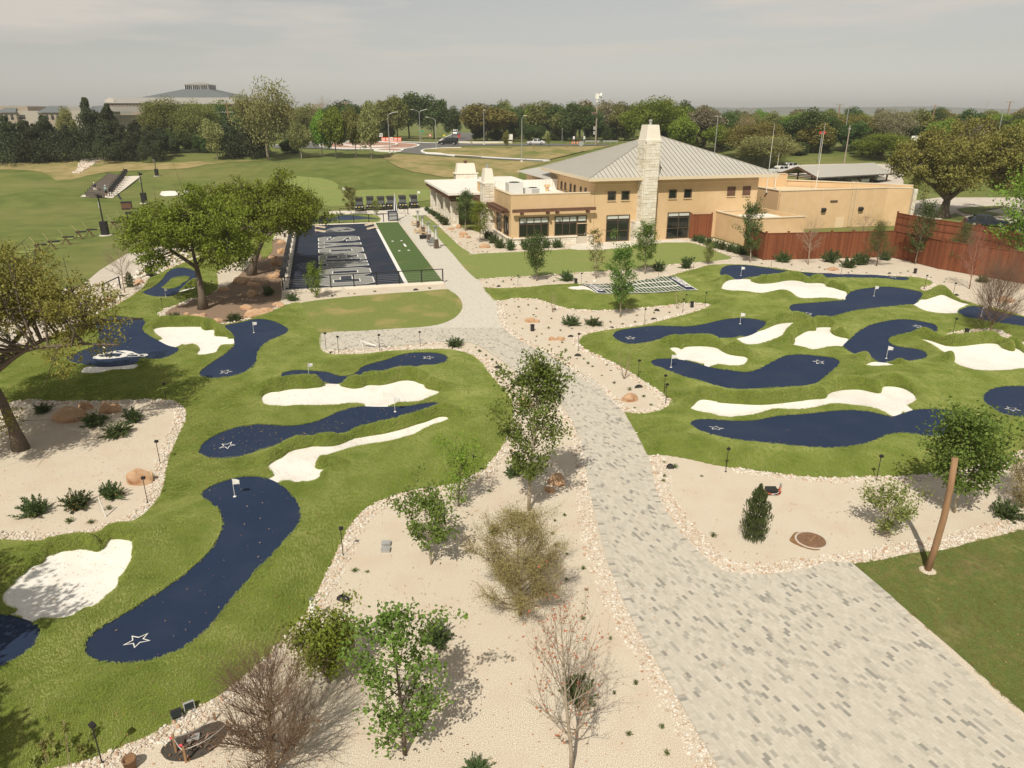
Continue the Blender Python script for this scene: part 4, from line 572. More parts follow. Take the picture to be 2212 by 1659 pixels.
def turf_pile(parent,me,g=None,nm='turf_pile'):
    o=ob(nm,me,parent); o['kind']='stuff'; m=o.modifiers.new('pile','NODES'); m.node_group=g or PN
def course(side,outer,greens,bunkers,beds,islands=()):
    O=smooth(poly(outer),2); G={g:smooth(poly(g),3) for g in greens}; B={b:smooth(poly(b),3) for b in bunkers}; D={b:smooth(poly(b),2) for b in beds}; I={b:smooth(poly(b),3) for b in islands}
    rs=np.random.RandomState(5); pts=[]
    x0,y0=O.min(0);x1,y1=O.max(0)
    for ya,yb,st in((y0,28,.34),(28,45,.5),(45,y1,.75)):
        g=np.stack(np.meshgrid(np.arange(x0,x1,st),np.arange(ya,yb,st)),-1).reshape(-1,2)
        if len(g): pts.append(g+rs.uniform(-.3,.3,g.shape)*st)
    for P in B.values():
        P=P if area(P)>0 else P[::-1]
        t=np.roll(P,-1,0)-np.roll(P,1,0); t/=np.maximum(np.linalg.norm(t,axis=1),1e-9)[:,None]; nn=np.c_[t[:,1],-t[:,0]]
        for dd in(.07,.16,.3,.5,.8,1.2): pts.append(P+nn*dd)
        for dd in(-.15,-.4): pts.append(P[::2]+nn[::2]*dd)
    pts=np.concatenate(pts); pts=pts[inside(O,pts)]
    rings=[O]+list(G.values())+list(B.values())+list(D.values())+list(I.values())
    near=np.full(len(pts),1e3)
    for r in rings: near=np.minimum(near,sdist(r,pts,lim=.5)[0])
    pts=pts[near>.045]
    # thin out crowded points
    key=np.round(pts/np.where(pts[:,1:]<28,.055,.09)).astype(int); _,ix=np.unique(key,axis=0,return_index=True); pts=pts[ix]
    V,F=cdt(rings,pts); C=V[F].mean(1); F=F[inside(O,C)]; C=V[F].mean(1)
    owner=np.zeros(len(F),int); names=[None]
    for grp in(B,G,I,D):
        for k,P in grp.items():
            if grp is I: owner[inside(P,C)]=0; continue
            names.append(k); owner[inside(P,C)]=len(names)-1
    dO,_=sdist(O,V,lim=2.5); dG=np.full(len(V),1e3); inG=np.zeros(len(V),bool)
    for P in G.values(): dG=np.minimum(dG,sdist(P,V)[0]); inG|=inside(P,V)
    for P in D.values(): dO=np.minimum(dO,sdist(P,V,lim=2.5)[0])
    dG[inG]=0
    fade=np.clip(dO/1.3,0,1); fade=fade*fade*(3-2*fade); base=und(V[:,0],V[:,1])*fade
    lip=np.zeros(len(V)); scoop=np.zeros(len(V))
    gs=np.clip((dG-.05)/.55,0,1); gs=gs*gs*(3-2*gs)
    for bk,P in B.items():
        d,N=sdist(P,V); ins=inside(P,V); nv=(V-N)/np.maximum(d,1e-6)[:,None]
        b=np.clip(nv[:,1]*1.15+.1,0,1); A=.10+.56*b*np.clip(V[:,1]/30,.6,1.25)
        pr=np.clip(d/.11,0,1)**.6*np.exp(-np.maximum(d-.11,0)/.7)
        A=A*(.2 if bk=='b_field' else 1); L=np.where(ins|(d>2.9),0,A*pr*gs*np.clip(dO/.8,0,1)); lip=np.maximum(lip,L)
        scoop=np.maximum(scoop,np.where(ins,np.clip(d/.7,0,1)*.09*np.clip(dG/.6,0,1),0))
    onb=(lip<1e-6)
    ea=np.concatenate([F[:,[0,1]],F[:,[1,2]],F[:,[2,0]]]); ea=np.concatenate([ea,ea[:,::-1]]); deg=np.bincount(ea[:,0],minlength=len(V)).clip(1)
    for _ in range(3):
        av=np.bincount(ea[:,0],weights=lip[ea[:,1]],minlength=len(V))/deg; lip=np.where(onb,lip,.45*lip+.55*np.minimum(av*1.08,lip*1.0+.05))
    for k in range(len(names)):
        sel=F[owner==k]
        if not len(sel): continue
        n=names[k]
        if n and n.startswith('bed'): continue
        used,inv=np.unique(sel,return_inverse=True); f=inv.reshape(-1,3); v=V[used]
        if n is None: z=base[used]+lip[used]+.055*np.clip(dO[used]/.1,.35,1)
        elif n[0]=='g': z=base[used]+.022
        else: z=np.maximum(base[used]-scoop[used]+.012,.008)
        v3=np.c_[v,z]; tris=f
        a=v[f[:,1]]-v[f[:,0]]; b2=v[f[:,2]]-v[f[:,0]]; flip=(a[:,0]*b2[:,1]-a[:,1]*b2[:,0])<0; f[flip]=f[flip][:,::-1]
        if n is None:   # turf edge skirt
            e=np.sort(np.concatenate([f[:,[0,1]],f[:,[1,2]],f[:,[2,0]]]),1); eu,cn=np.unique(e,axis=0,return_counts=True); be=eu[cn==1]
            bv=np.unique(be); mp={q:i+len(v3) for i,q in enumerate(bv)}; low=v3[bv].copy(); top=v3[bv].copy(); nb_=len(bv); tp={q:i+len(v3)+nb_ for i,q in enumerate(bv)}; low[:,2]=np.minimum(low[:,2]-.10,-.01); v3=np.r_[v3,low,top]
            sk=[]
            for i,j in be: sk+=[(tp[i],tp[j],mp[j]),(tp[i],mp[j],mp[i])]
            tris=np.r_[f,np.array(sk)]
        me=mesh_np(n or 'artificial_turf',v3,tris,M['turf'] if n is None else M['green'] if n[0]=='g' else M['sand'],smooth=True)
        o=ob('artificial_turf' if n is None else 'putting_green' if n[0]=='g' else 'sand_bunker',me)
        if n is None: o['kind']='structure'; turf_pile(o,me)
        else: tag(o,LBL[n],'putting green' if n[0]=='g' else 'sand bunker','greens of the putting course' if n[0]=='g' else 'bunkers of the putting course'); SURF[n]=o
        for tri in(): pass
    HT.append((V,base,O))
SURF={}; HT=[]
for nm_ in('corner_lawn',):
    l_=bpy.data.objects[nm_]; turf_pile(l_,l_.data,PN2,'grass')
course('left','turf_left',['g_near_left','g_corner','g_second','g_third','g_dogleg','g_helmet','g_trees','g_rail'],['b_near_left','b_hook','b_band','b_between','b_front','b_sliver','b_rail'],['bed_west'],['island'])
course('right','turf_right',['g_top','g_upper','g_right','g_left4','g_s','g_boot','g_long','g_east'],['b_top','b_upper','b_slant','b_mid','b_small','b_east','b_flag','b_long','b_field'],['bed_islet'])
def course_z(x,y):
    "height of the green surface near a point"
    best=0.
    for V,b,O in HT:
        d=(V[:,0]-x)**2+(V[:,1]-y)**2; i=np.argsort(d)[:4]
        if d[i[0]]<1.: w=1/(d[i]+1e-4); return float((b[i]*w).sum()/w.sum())
    return best
# ---------------------------------------------------------------- markings painted on the greens
def flat(name,rings,z,m,parent=None,zf=None,step=None):
    """filled outline with holes (first ring outer) laid on a surface"""
    pts=[]
    if step:
        x0,y0=rings[0].min(0);x1,y1=rings[0].max(0)
        g=np.stack(np.meshgrid(np.arange(x0,x1,step),np.arange(y0,y1,step)),-1).reshape(-1,2); pts=g[inside(rings[0],g)]
    V,F=cdt(rings,pts); C=V[F].mean(1); k=inside(rings[0],C)
    for r in rings[1:]: k&=~inside(r,C)
    F=F[k]; a=V[F[:,1]]-V[F[:,0]]; b=V[F[:,2]]-V[F[:,0]]; fl=(a[:,0]*b[:,1]-a[:,1]*b[:,0])<0; F[fl]=F[fl][:,::-1]
    Z=np.array([zf(*q) for q in V]) if zf else np.zeros(len(V))
    return ob(name,mesh_np(name,np.c_[V,Z+z],F,m),parent)
def star_rings(c,r,rot):
    o=[];i=[]
    for k in range(10):
        a=rot+k*math.pi/5; q=r if k%2==0 else r*.42; o.append((c[0]+q*math.cos(a),c[1]+q*math.sin(a))); q=q*.80 if k%2==0 else q*.76; i.append((c[0]+q*math.cos(a),c[1]+q*math.sin(a)))
    return [np.array(o),np.array(i)]
srot=[1.2,1.35,1.5,1.4,1.6,1.45,1.5,1.65,1.5,1.3,1.7]
for (x,y,w,h),r in zip(POINTS['star'],srot):
    own=None
    for n,o in SURF.items():
        if n[0]=='g' and inside(poly(n),np.array([(x,y)]))[0]: own=o
    flat('star_marking',star_rings((x,y),.36,r),.034,M['white'],own,course_z)
def helmet(c,ux,uy,parts,z,zf,parent,cols,nm):
    "football helmet emblem from unit outlines"
    ux=np.array(ux);uy=np.array(uy);c=np.array(c)
    for rings,ci,dz in parts:
        flat(nm,[np.array([c+a*ux+b*uy for a,b in r]) for r in rings],z+dz,cols[ci],parent,zf)
shell=[(0,.25),(.02,.5),(.10,.75),(.24,.92),(.42,1),(.58,.94),(.70,.78),(.76,.60),(.66,.52),(.60,.40),(.62,.22),(.50,.06),(.30,.0),(.12,.06)]
bars=[[(.60,.42),(.80,.40),(.98,.34),(1.0,.14),(.93,.05),(.62,.10),(.62,.16),(.90,.12),(.93,.18),(.92,.28),(.78,.33),(.60,.35)]]
bars2=[[(.76,.56),(.86,.30),(.84,.08),(.79,.08),(.81,.30),(.71,.52)]]
starm=[[(.22+.16*math.cos(a*math.pi/5+1.57)*(1 if a%2==0 else .42),.48+.2*math.sin(a*math.pi/5+1.57)*(1 if a%2==0 else .42)) for a in range(10)]]
ear=[[(.44+.05*math.cos(a),.28+.07*math.sin(a)) for a in np.linspace(0,6.28,12,endpoint=False)]]
helmet((-23.45,37.95),(2.35,1.55),(-.95,1.8),[([shell],0,0),(bars,0,.001),(bars2,0,.002),(starm,1,.008),(ear,1,.009)],.036,course_z,SURF['g_helmet'],[M['white'],M['navy']],'helmet_emblem')
# ---------------------------------------------------------------- football mat and the big end-zone field
LETTERS={
'C':[[(0,.18),(.18,0),(.82,0),(1,.18),(1,.40),(.66,.40),(.66,.27),(.36,.27),(.36,.73),(.66,.73),(.66,.60),(1,.60),(1,.82),(.82,1),(.18,1),(0,.82)]],
'O':[[(0,.18),(.18,0),(.82,0),(1,.18),(1,.82),(.82,1),(.18,1),(0,.82)],[(.36,.27),(.36,.73),(.64,.73),(.64,.27)]],
'W':[[(.17,0),(.40,0),(.5,.42),(.60,0),(.83,0),(.96,.84),(1,.84),(1,1),(.66,1),(.66,.84),(.70,.84),(.68,.52),(.58,.84),(.42,.84),(.32,.52),(.30,.84),(.34,.84),(.34,1),(0,1),(0,.84),(.04,.84)]],
'B':[[(0,0),(.82,0),(1,.14),(1,.40),(.90,.5),(1,.60),(1,.86),(.82,1),(0,1),(0,.86),(.10,.86),(.10,.14),(0,.14)],[(.42,.18),(.42,.40),(.68,.40),(.68,.18)],[(.42,.60),(.42,.82),(.68,.82),(.68,.60)]],
'Y':[[(.30,0),(.70,0),(.70,.15),(.66,.15),(.66,.42),(.90,.85),(1,.85),(1,1),(.60,1),(.60,.85),(.64,.85),(.5,.62),(.36,.85),(.40,.85),(.40,1),(0,1),(0,.85),(.10,.85),(.34,.42),(.34,.15),(.30,.15)]],
'S':[[(0,.18),(.18,0),(.82,0),(1,.18),(1,.48),(.84,.62),(.36,.70),(.36,.76),(.66,.76),(.66,.68),(1,.68),(1,.84),(.82,1),(.18,1),(0,.84),(0,.54),(.16,.40),(.64,.32),(.64,.24),(.34,.24),(.34,.34),(0,.34)]]}
def inset(P,d):
    P=np.array(P); s=1 if area(P)>0 else -1; n=len(P); out=[]
    for i in range(n):
        a=P[i]-P[i-1]; b=P[(i+1)%n]-P[i]; a=a/max(np.linalg.norm(a),1e-9); b=b/max(np.linalg.norm(b),1e-9); na=np.array([-a[1],a[0]])*s; nb=np.array([-b[1],b[0]])*s; m=na+nb; l=max(m@m/2,.25); out.append(P[i]+m/l*d)
    return np.array(out)
def word(txt,c,ux,uy,adv,wid,hgt,z,cols,parent,nm,ol=None,zf=None):
    "block letters; ux reading direction, uy up, both unit"
    ux=np.array(ux);uy=np.array(uy);c=np.array(c)
    for i,ch in enumerate(txt):
        rings=[]
        for r in LETTERS[ch]: rings.append(np.array([((i*adv+a*wid),b*hgt) for a,b in r]))
        T2=lambda r:np.array([c+a*ux+b*uy for a,b in r])
        g=flat(nm,[T2(r) for r in rings],z,cols[0],parent,zf)
        if ol:
            ins=[inset(rings[0],ol)]+[inset(r,-ol) for r in rings[1:]]
            flat('letter_fill',[T2(r) for r in ins],z+.006,cols[1],g,zf)
fa=R(14.4); FX=np.array([math.cos(fa),math.sin(fa)]); FY=np.array([-math.sin(fa),math.cos(fa)])   # field axes
F0=np.array([-17.35,56.2])      # near left corner of the field
def FP(a,b): return F0+FX*a+FY*b
fieldz=.12
field=empty('football_field',(0,0,0),0,'navy end-zone turf field with silver block lettering and a green side lane','sports field')
def fq(nm,a0,a1,b0,b1,z,m,par): return flat(nm,[np.array([FP(a0,b0),FP(a1,b0),FP(a1,b1),FP(a0,b1)])],z,m,par)
FL=36.1
fq('navy_turf',-.75,8.78,.35,FL,fieldz,M['fieldnavy'],field)
fq('sideline',8.78,9.1,.35,FL,fieldz+.004,M['white'],field)
fq('green_lane',9.1,12.0,.5,FL+.3,fieldz,M['fieldgreen'],field)
word('COWBOYS',FP(6.45,1.0),FY,-FX,3.68,3.42,4.55,fieldz+.006,[M['white'],M['silverturf']],field,'letter',.09)
helmet(FP(6.3,29.7),-FX*4.3,FY*4.0,[([shell],0,0),(bars,0,.004),(bars2,0,.008),(starm,1,.010),(ear,1,.010)],fieldz+.006,None,field,[M['silverturf'],M['fieldnavy']],'helmet_emblem')
for a,b,w,l in[(9.87,21.7,.22,.45),(10.85,21.75,.22,.45),(9.97,15.66,.22,.45),(10.93,15.7,.22,.45),(10.9,18.8,.22,1.8)]: fq('hash_mark',a-w/2,a+w/2,b-l/2,b+l/2,fieldz+.005,M['white'],field)
def FBOX(mb,a0,a1,b0,b1,z0,z1): 
    mb.prism([tuple(FP(a0,b0)),tuple(FP(a1,b0)),tuple(FP(a1,b1)),tuple(FP(a0,b1))],z0,z1)
mb=MB(); FBOX(mb,-1.0,-.76,.1,FL+.2,-.3,fieldz+.05); FBOX(mb,-.76,12.05,.1,.34,-.3,fieldz+.05); FBOX(mb,-.76,12.05,FL+.32,FL+.5,-.3,fieldz+.05); mb.build('retaining_kerb',M['offwhite'],field)
mb=MB(); FBOX(mb,-.76,12.02,.34,FL+.32,-.2,fieldz-.004); mb.build('field_base',M['concrete'],field)
for i in range(24):
    mb=MB(); b=1.2+i*1.45; FBOX(mb,-.755,-.5,b,b+.5,fieldz,fieldz+.22); mb.build('kerb_block',M['offwhite'],field)
# railing round the field
def rail(nm,pts,label,posts=True,h=1.07,capw=.1,z=fieldz,cables=6):
    r=empty(nm,(pts[0][0],pts[0][1],0),0,label,'railing'); off=Vector((-pts[0][0],-pts[0][1],0))
    for a in pts:
        mb=MB(); mb.box((a[0]+off.x,a[1]+off.y,z+h/2-.1),(.09,.09,h+.2),fa); mb.build('post',M['black'],r)
    mb=MB()
    for a,b in zip(pts,pts[1:]):
        d=np.array(b)-np.array(a); L=np.linalg.norm(d); mb.box(((a[0]+b[0])/2+off.x,(a[1]+b[1])/2+off.y,z+h+.02),(L+.1,capw,.05),math.atan2(d[1],d[0]))
    mb.build('top_rail',M['black'],r)
    for k in range(cables):
        mb=MB()
        for a,b in zip(pts,pts[1:]): mb.tube([(a[0]+off.x,a[1]+off.y,z+.14+k*.14),(b[0]+off.x,b[1]+off.y,z+.14+k*.14)],.006,4)
        mb.build('cable',M['steel'],r)
    return r
rail('railing',[tuple(FP(a,b)) for a,b in[(-.88,.2),(1.0,.2),(2.84,.2),(4.67,.2),(6.51,.22),(8.35,.22),(10.2,.22),(11.98,.22)]],'black cable railing along the near edge of the lettered field')
rail('railing',[tuple(FP(-.88,.2+i*3.27)) for i in range(12)],'black railing with broad cap down the tree side of the lettered field',capw=.42)
rail('railing',[tuple(FP(a,36.5)) for a in(1.0,2.8,4.55,6.4,8.3,10.18,12.0)],'black cable railing along the far edge of the lettered field')
cp=[(-23.6,100.4),(-20.2,101.3),(-16.9,102.2),(-14.6,102.6)]
rail('railing',cp,'low black railing between the young tree and the golf carts',z=.0,cables=3)
# small football mat on the right course
mf=poly('minifield'); A0,B0,C0,D0=mf    # far-left, far-right, near-right, near-left
def mfz(x,y): return course_z(x,y)+.15
def MQ(u,v): return A0*(1-u)*(1-v)+B0*u*(1-v)+C0*u*v+D0*(1-u)*v
def grid_q(nm,u0,u1,v0,v1,z,m,par,nu=1,nv=1):
    V=[];F=[]
    for j in range(nv+1):
        for i in range(nu+1):
            q=MQ(u0+(u1-u0)*i/nu,v0+(v1-v0)*j/nv); V.append((q[0],q[1],mfz(*q)+z))
    for j in range(nv):
        for i in range(nu): a=j*(nu+1)+i; F.append((a,a+nu+1,a+nu+2,a+1))
    return ob(nm,mesh_np(nm,V,F,m,smooth=True),par)
mat_f=empty('football_mat',(0,0,0),0,'small wavy football-field mat with navy end zones and white yard lines','turf mat')
M['matgreen']=mat('mat_green',(.055,.085,.03),.9)
grid_q('mat_border',-.015,1.015,-.03,1.03,-.012,M['white'],mat_f,24,6)
grid_q('mat_field',.085,.905,0,1,.0,M['matgreen'],mat_f,24,6)
for u0,u1 in((0,.083),(.907,1)): grid_q('end_zone',u0,u1,0,1,.0,M['navy'],mat_f,3,6)
for i in range(21):
    u=.10+i*.0395; grid_q('yard_line',u-.0042,u+.0042,.0,1,.008,M['white'],mat_f,1,6)
for v in(.36,.66): grid_q('hash_line',.09,.90,v-.022,v+.022,.010,M['white'],mat_f,24,1)
e1=(B0-A0)/np.linalg.norm(B0-A0); ev=(D0-A0); LV=np.linalg.norm(ev); ev=ev/LV; 
word('COWBOYS',MQ(.988,.13),ev,e1*-1*-1 if False else e1*-1+0*e1,LV*.107,LV*.088,-.55 if False else .52,.012,[M['white']],mat_f,'letter',None,mfz)
word('COWBOYS',MQ(.01,.87),-ev,e1,LV*.107,LV*.088,.52,.012,[M['white']],mat_f,'letter',None,mfz)
# ---------------------------------------------------------------- paved path
PATH=smooth(poly('path'),2)
o=sheet('path',PATH,.034,M['pavesheet'])
def pavers():
    pa=R(-66.5); ux=np.array([math.cos(pa),math.sin(pa)]); uy=np.array([-ux[1],ux[0]]); L,Wd,g=.203,.101,.003
    PP=PATH[(PATH[:,1]<75)]; lim=46
    P=PATH; n0=int(70/Wd)
    c0=np.array([6.,25.]); I,J=np.meshgrid(np.arange(-170,170),np.arange(-320,320),indexing='ij')
    cen=c0+((I+.5*(J%2))[...,None]*L)*ux+(J[...,None]*Wd)*uy; cen=cen.reshape(-1,2)
    k=(cen[:,1]>9.5)&(cen[:,1]<lim)&(np.abs(cen[:,0])<cen[:,1]*.80+2); cen=cen[k]; cen=cen[inside(P,cen)]
    d,_=sdist(P,cen,lim=1.); cen=cen[d>.245]
    ang=np.full(len(cen),pa)
    # soldier course along the edges
    Q=P; seg=np.roll(Q,-1,0)-Q; sl=np.linalg.norm(seg,axis=1); cum=np.r_[0,np.cumsum(sl)]; s=np.arange(0,cum[-1],.104); ii=np.clip(np.searchsorted(cum,s,side='right')-1,0,len(Q)-1); f=(s-cum[ii])/np.maximum(sl[ii],1e-9); q=Q[ii]+seg[ii]*f[:,None]; t=seg[ii]/np.maximum(sl[ii],1e-9)[:,None]
    sg=-1 if area(Q)<0 else 1; nn=np.c_[-t[:,1],t[:,0]]*sg; c2=q+nn*.115; k=(c2[:,1]>9.5)&(c2[:,1]<lim)&(np.abs(c2[:,0])<c2[:,1]*.80+2)&inside(P,c2); c2=c2[k]; a2=np.arctan2(nn[k][:,1],nn[k][:,0])
    cen=np.r_[cen,c2]; ang=np.r_[ang,a2]
    rs=np.random.RandomState(11); n=len(cen)
    cl=.45*np.sin(cen[:,0]*5.1+cen[:,1]*2.9)+.45*np.sin(cen[:,0]*2.8-cen[:,1]*4.7)+rs.normal(0,1.75,n)
    mi=np.where(cl>3.0,4,np.where(cl>2.2,3,np.where(cl>1.6,5,rs.choice([0,1,2],n,p=[.5,.25,.25]))))
    hz=.0375+rs.uniform(-.0007,.0007,n)
    hx,hy=(L-g)/2,(Wd-g)/2
    box=np.array([(-hx,-hy,0),(hx,-hy,0),(hx,hy,0),(-hx,hy,0),(-hx,-hy,1),(hx,-hy,1),(hx,hy,1),(-hx,hy,1)])
    BF=np.array([(4,5,6,7),(0,1,5,4),(1,2,6,5),(2,3,7,6),(3,0,4,7)])
    order=np.argsort(np.hypot(cen[:,0]*.6,cen[:,1])); near=order[:300]; rest=order[300:]
    meshes=[]
    for m in PAVE:
        b=box.copy(); b[:,2]*=.036; meshes.append(mesh_np('paver',b,BF,m))
    for i in near:
        ob('paver',meshes[mi[i]],o,(cen[i,0],cen[i,1],hz[i]-.036),ang[i])
    ca,sa=np.cos(ang[rest]),np.sin(ang[rest]); V=np.empty((len(rest),8,3))
    V[:,:,0]=cen[rest,0][:,None]+box[None,:,0]*ca[:,None]-box[None,:,1]*sa[:,None]
    V[:,:,1]=cen[rest,1][:,None]+box[None,:,0]*sa[:,None]+box[None,:,1]*ca[:,None]
    V[:,:,2]=box[None,:,2]*hz[rest][:,None]
    F=(np.arange(len(rest))[:,None,None]*8+BF[None]).reshape(-1,4)
    st=ob('pavers',mesh_np('pavers',V.reshape(-1,3),F,PAVE,np.repeat(mi[rest],5)),o); st['kind']='stuff'
    return n
# beyond the single pavers the paving goes on as one textured slab
def far_paving():
    P=PATH; 
    m=bpy.data.materials.new('far_paving'); m.use_nodes=True; n=m.node_tree.nodes; l=m.node_tree.links; b=n['Principled BSDF']; b.inputs['Roughness'].default_value=.9
    g=n.new('ShaderNodeNewGeometry'); mp=n.new('ShaderNodeMapping'); mp.inputs['Rotation'].default_value=(0,0,R(66.5)); br=n.new('ShaderNodeTexBrick'); l.new(g.outputs['Position'],mp.inputs[0]); l.new(mp.outputs[0],br.inputs[0])
    br.inputs['Scale'].default_value=1; br.inputs['Brick Width'].default_value=.203; br.inputs['Row Height'].default_value=.101; br.inputs['Mortar Size'].default_value=.003; br.inputs['Color1'].default_value=(.58,.54,.465,1); br.inputs['Color2'].default_value=(.40,.375,.325,1); br.inputs['Mortar'].default_value=(.50,.465,.40,1); br.inputs['Bias'].default_value=-.55
    l.new(br.outputs[0],b.inputs[0])
    # part of the outline beyond 46 m
    V,F=cdt([P,np.array([(-60,46.0),(60,46.0),(60,120),(-60,120)])],[]); C=V[F].mean(1); F=F[inside(P,C)&(C[:,1]>46.0)]
    a=V[F[:,1]]-V[F[:,0]]; b2=V[F[:,2]]-V[F[:,0]]; fl=(a[:,0]*b2[:,1]-a[:,1]*b2[:,0])<0; F[fl]=F[fl][:,::-1]
    q=ob('paving',mesh_np('paving',np.c_[V,np.full(len(V),.0385)],F,m),o)
pavers(); far_paving()
# ---------------------------------------------------------------- river-stone borders
def stone_proto(seed):
    rs=np.random.RandomState(seed); bm=bmesh.new(); bmesh.ops.create_icosphere(bm,subdivisions=1,radius=1)
    V=np.array([v.co[:] for v in bm.verts]); F=np.array([[v.index for v in f.verts] for f in bm.faces]); bm.free()
    V*=rs.uniform(.72,1.18,(len(V),1)); V*=np.array([1,rs.uniform(.6,.9),rs.uniform(.45,.65)]); return V,F
PROTO=[stone_proto(i) for i in range(8)]
def stones():
    rs=np.random.RandomState(21); C=[];Sz=[]
    def band(P,w,side,closed=False,dens=1.,size=(.021,.048),ymax=200):
        P=smooth(P,3,closed); seg=(np.roll(P,-1,0)-P) if closed else np.diff(P,axis=0); L=np.linalg.norm(seg,axis=1); Lc=np.r_[0,np.cumsum(L)]
        ym=P[:,1].mean()
        near=np.interp(P[:len(L),1],[12,25,40,70],[1,.75,.38,.16]); 
        # number per metre of band
        for i in range(len(seg)):
            if L[i]<1e-6: continue
            y=P[i,1]; k=np.interp(y,[12,22,35,60,100],[1,1.15,1.5,2.1,2.6]); s=(size[0]*k,size[1]*k)
            n=rs.poisson(L[i]*w*dens*1.25/(math.pi*((s[0]+s[1])/2)**2)*.8)
            t=seg[i]/L[i]; nn=np.array([-t[1],t[0]])*side
            if n:
                a=rs.uniform(0,1,n); b=rs.beta(1.2,1.5,n)*w; q=P[i]+a[:,None]*seg[i]+b[:,None]*nn; C.append(q); Sz.append(rs.uniform(*s,n)*rs.choice([1,1,1,1.5],n))
    tl=poly('turf_left'); band(np.r_[tl[132:],tl[:61]],.62,1); band(tl[106:126],.5,1,dens=.8); band(tl[66:80],.8,1,dens=.8)
    tr=poly('turf_right'); band(tr[:40],.45,1,dens=.8); band(tr[42:61],.5,1); band(tr[65:113],.5,1)
    bw=poly('bed_west'); band(bw,.55,-1,True)
    bi=poly('bed_islet'); band(bi,.35,-1 if area(bi)<0 else 1,True,.8)
    for k,sd,w,de in(('border_c0',1,.62,1),('border_c1',1,.6,1),('border_d',1,.7,1),('border_e',1,.55,1),('border_f',-1,.4,.7),('border_g',1,.35,.7),('border_h',1,.4,.8)): band(poly(k),w,sd,dens=de)
    band(np.array([(-42,95),(-38,84),(-35,72),(-33.5,64),(-36,56),(-41,46)]),2.6,1,dens=.5,size=(.06,.12)); band(np.array([(-33,58),(-38.5,49),(-42,40)]),1.2,-1,dens=.6)
    C=np.concatenate(C); Sz=np.concatenate(Sz); k=(np.abs(C[:,0])<C[:,1]*.78+3)&(C[:,1]>9.5)&~(inside(PATH,C)); C=C[k]; Sz=Sz[k]; n=len(C)
    pr=rs.randint(0,8,n); mi=rs.choice(5,n,p=[.34,.32,.16,.06,.12]); az=rs.uniform(0,6.28,n); zc=Sz*rs.uniform(.1,.5,n)
    border=empty('stone_border',(0,0,0)); border['kind']='structure'
    order=np.argsort(np.hypot(C[:,0]*.6,C[:,1])-Sz*10); near=order[:300]; rest=order[300:]
    cache={}
    for i in near:
        key=(pr[i],mi[i])
        if key not in cache: cache[key]=mesh_np('stone',PROTO[pr[i]][0],PROTO[pr[i]][1],STONE[mi[i]],smooth=False)
        ob('stone',cache[key],border,(C[i,0],C[i,1],zc[i]),az[i],float(Sz[i]))
    VV=[];FF=[];MM=[];b=0
    for p in range(8):
        sel=rest[pr[rest]==p]; V0,F0_=PROTO[p]; nv=len(V0)
        ca,sa=np.cos(az[sel])[:,None],np.sin(az[sel])[:,None]; X=V0[None,:,0]*Sz[sel][:,None]; Y=V0[None,:,1]*Sz[sel][:,None]; Z=V0[None,:,2]*Sz[sel][:,None]
        V=np.stack([C[sel,0][:,None]+X*ca-Y*sa,C[sel,1][:,None]+X*sa+Y*ca,zc[sel][:,None]+Z],-1).reshape(-1,3)
        VV.append(V); FF.append((np.arange(len(sel))[:,None,None]*nv+F0_[None]).reshape(-1,3)+b); MM.append(np.repeat(mi[sel],len(F0_))); b+=len(V)
    q=ob('stones',mesh_np('stones',np.concatenate(VV),np.concatenate(FF),STONE,np.concatenate(MM)),border); q['kind']='stuff'
    print('stones',n)
def stones_run():
    C,Sz,band,rs=[],[],None,None
stones()
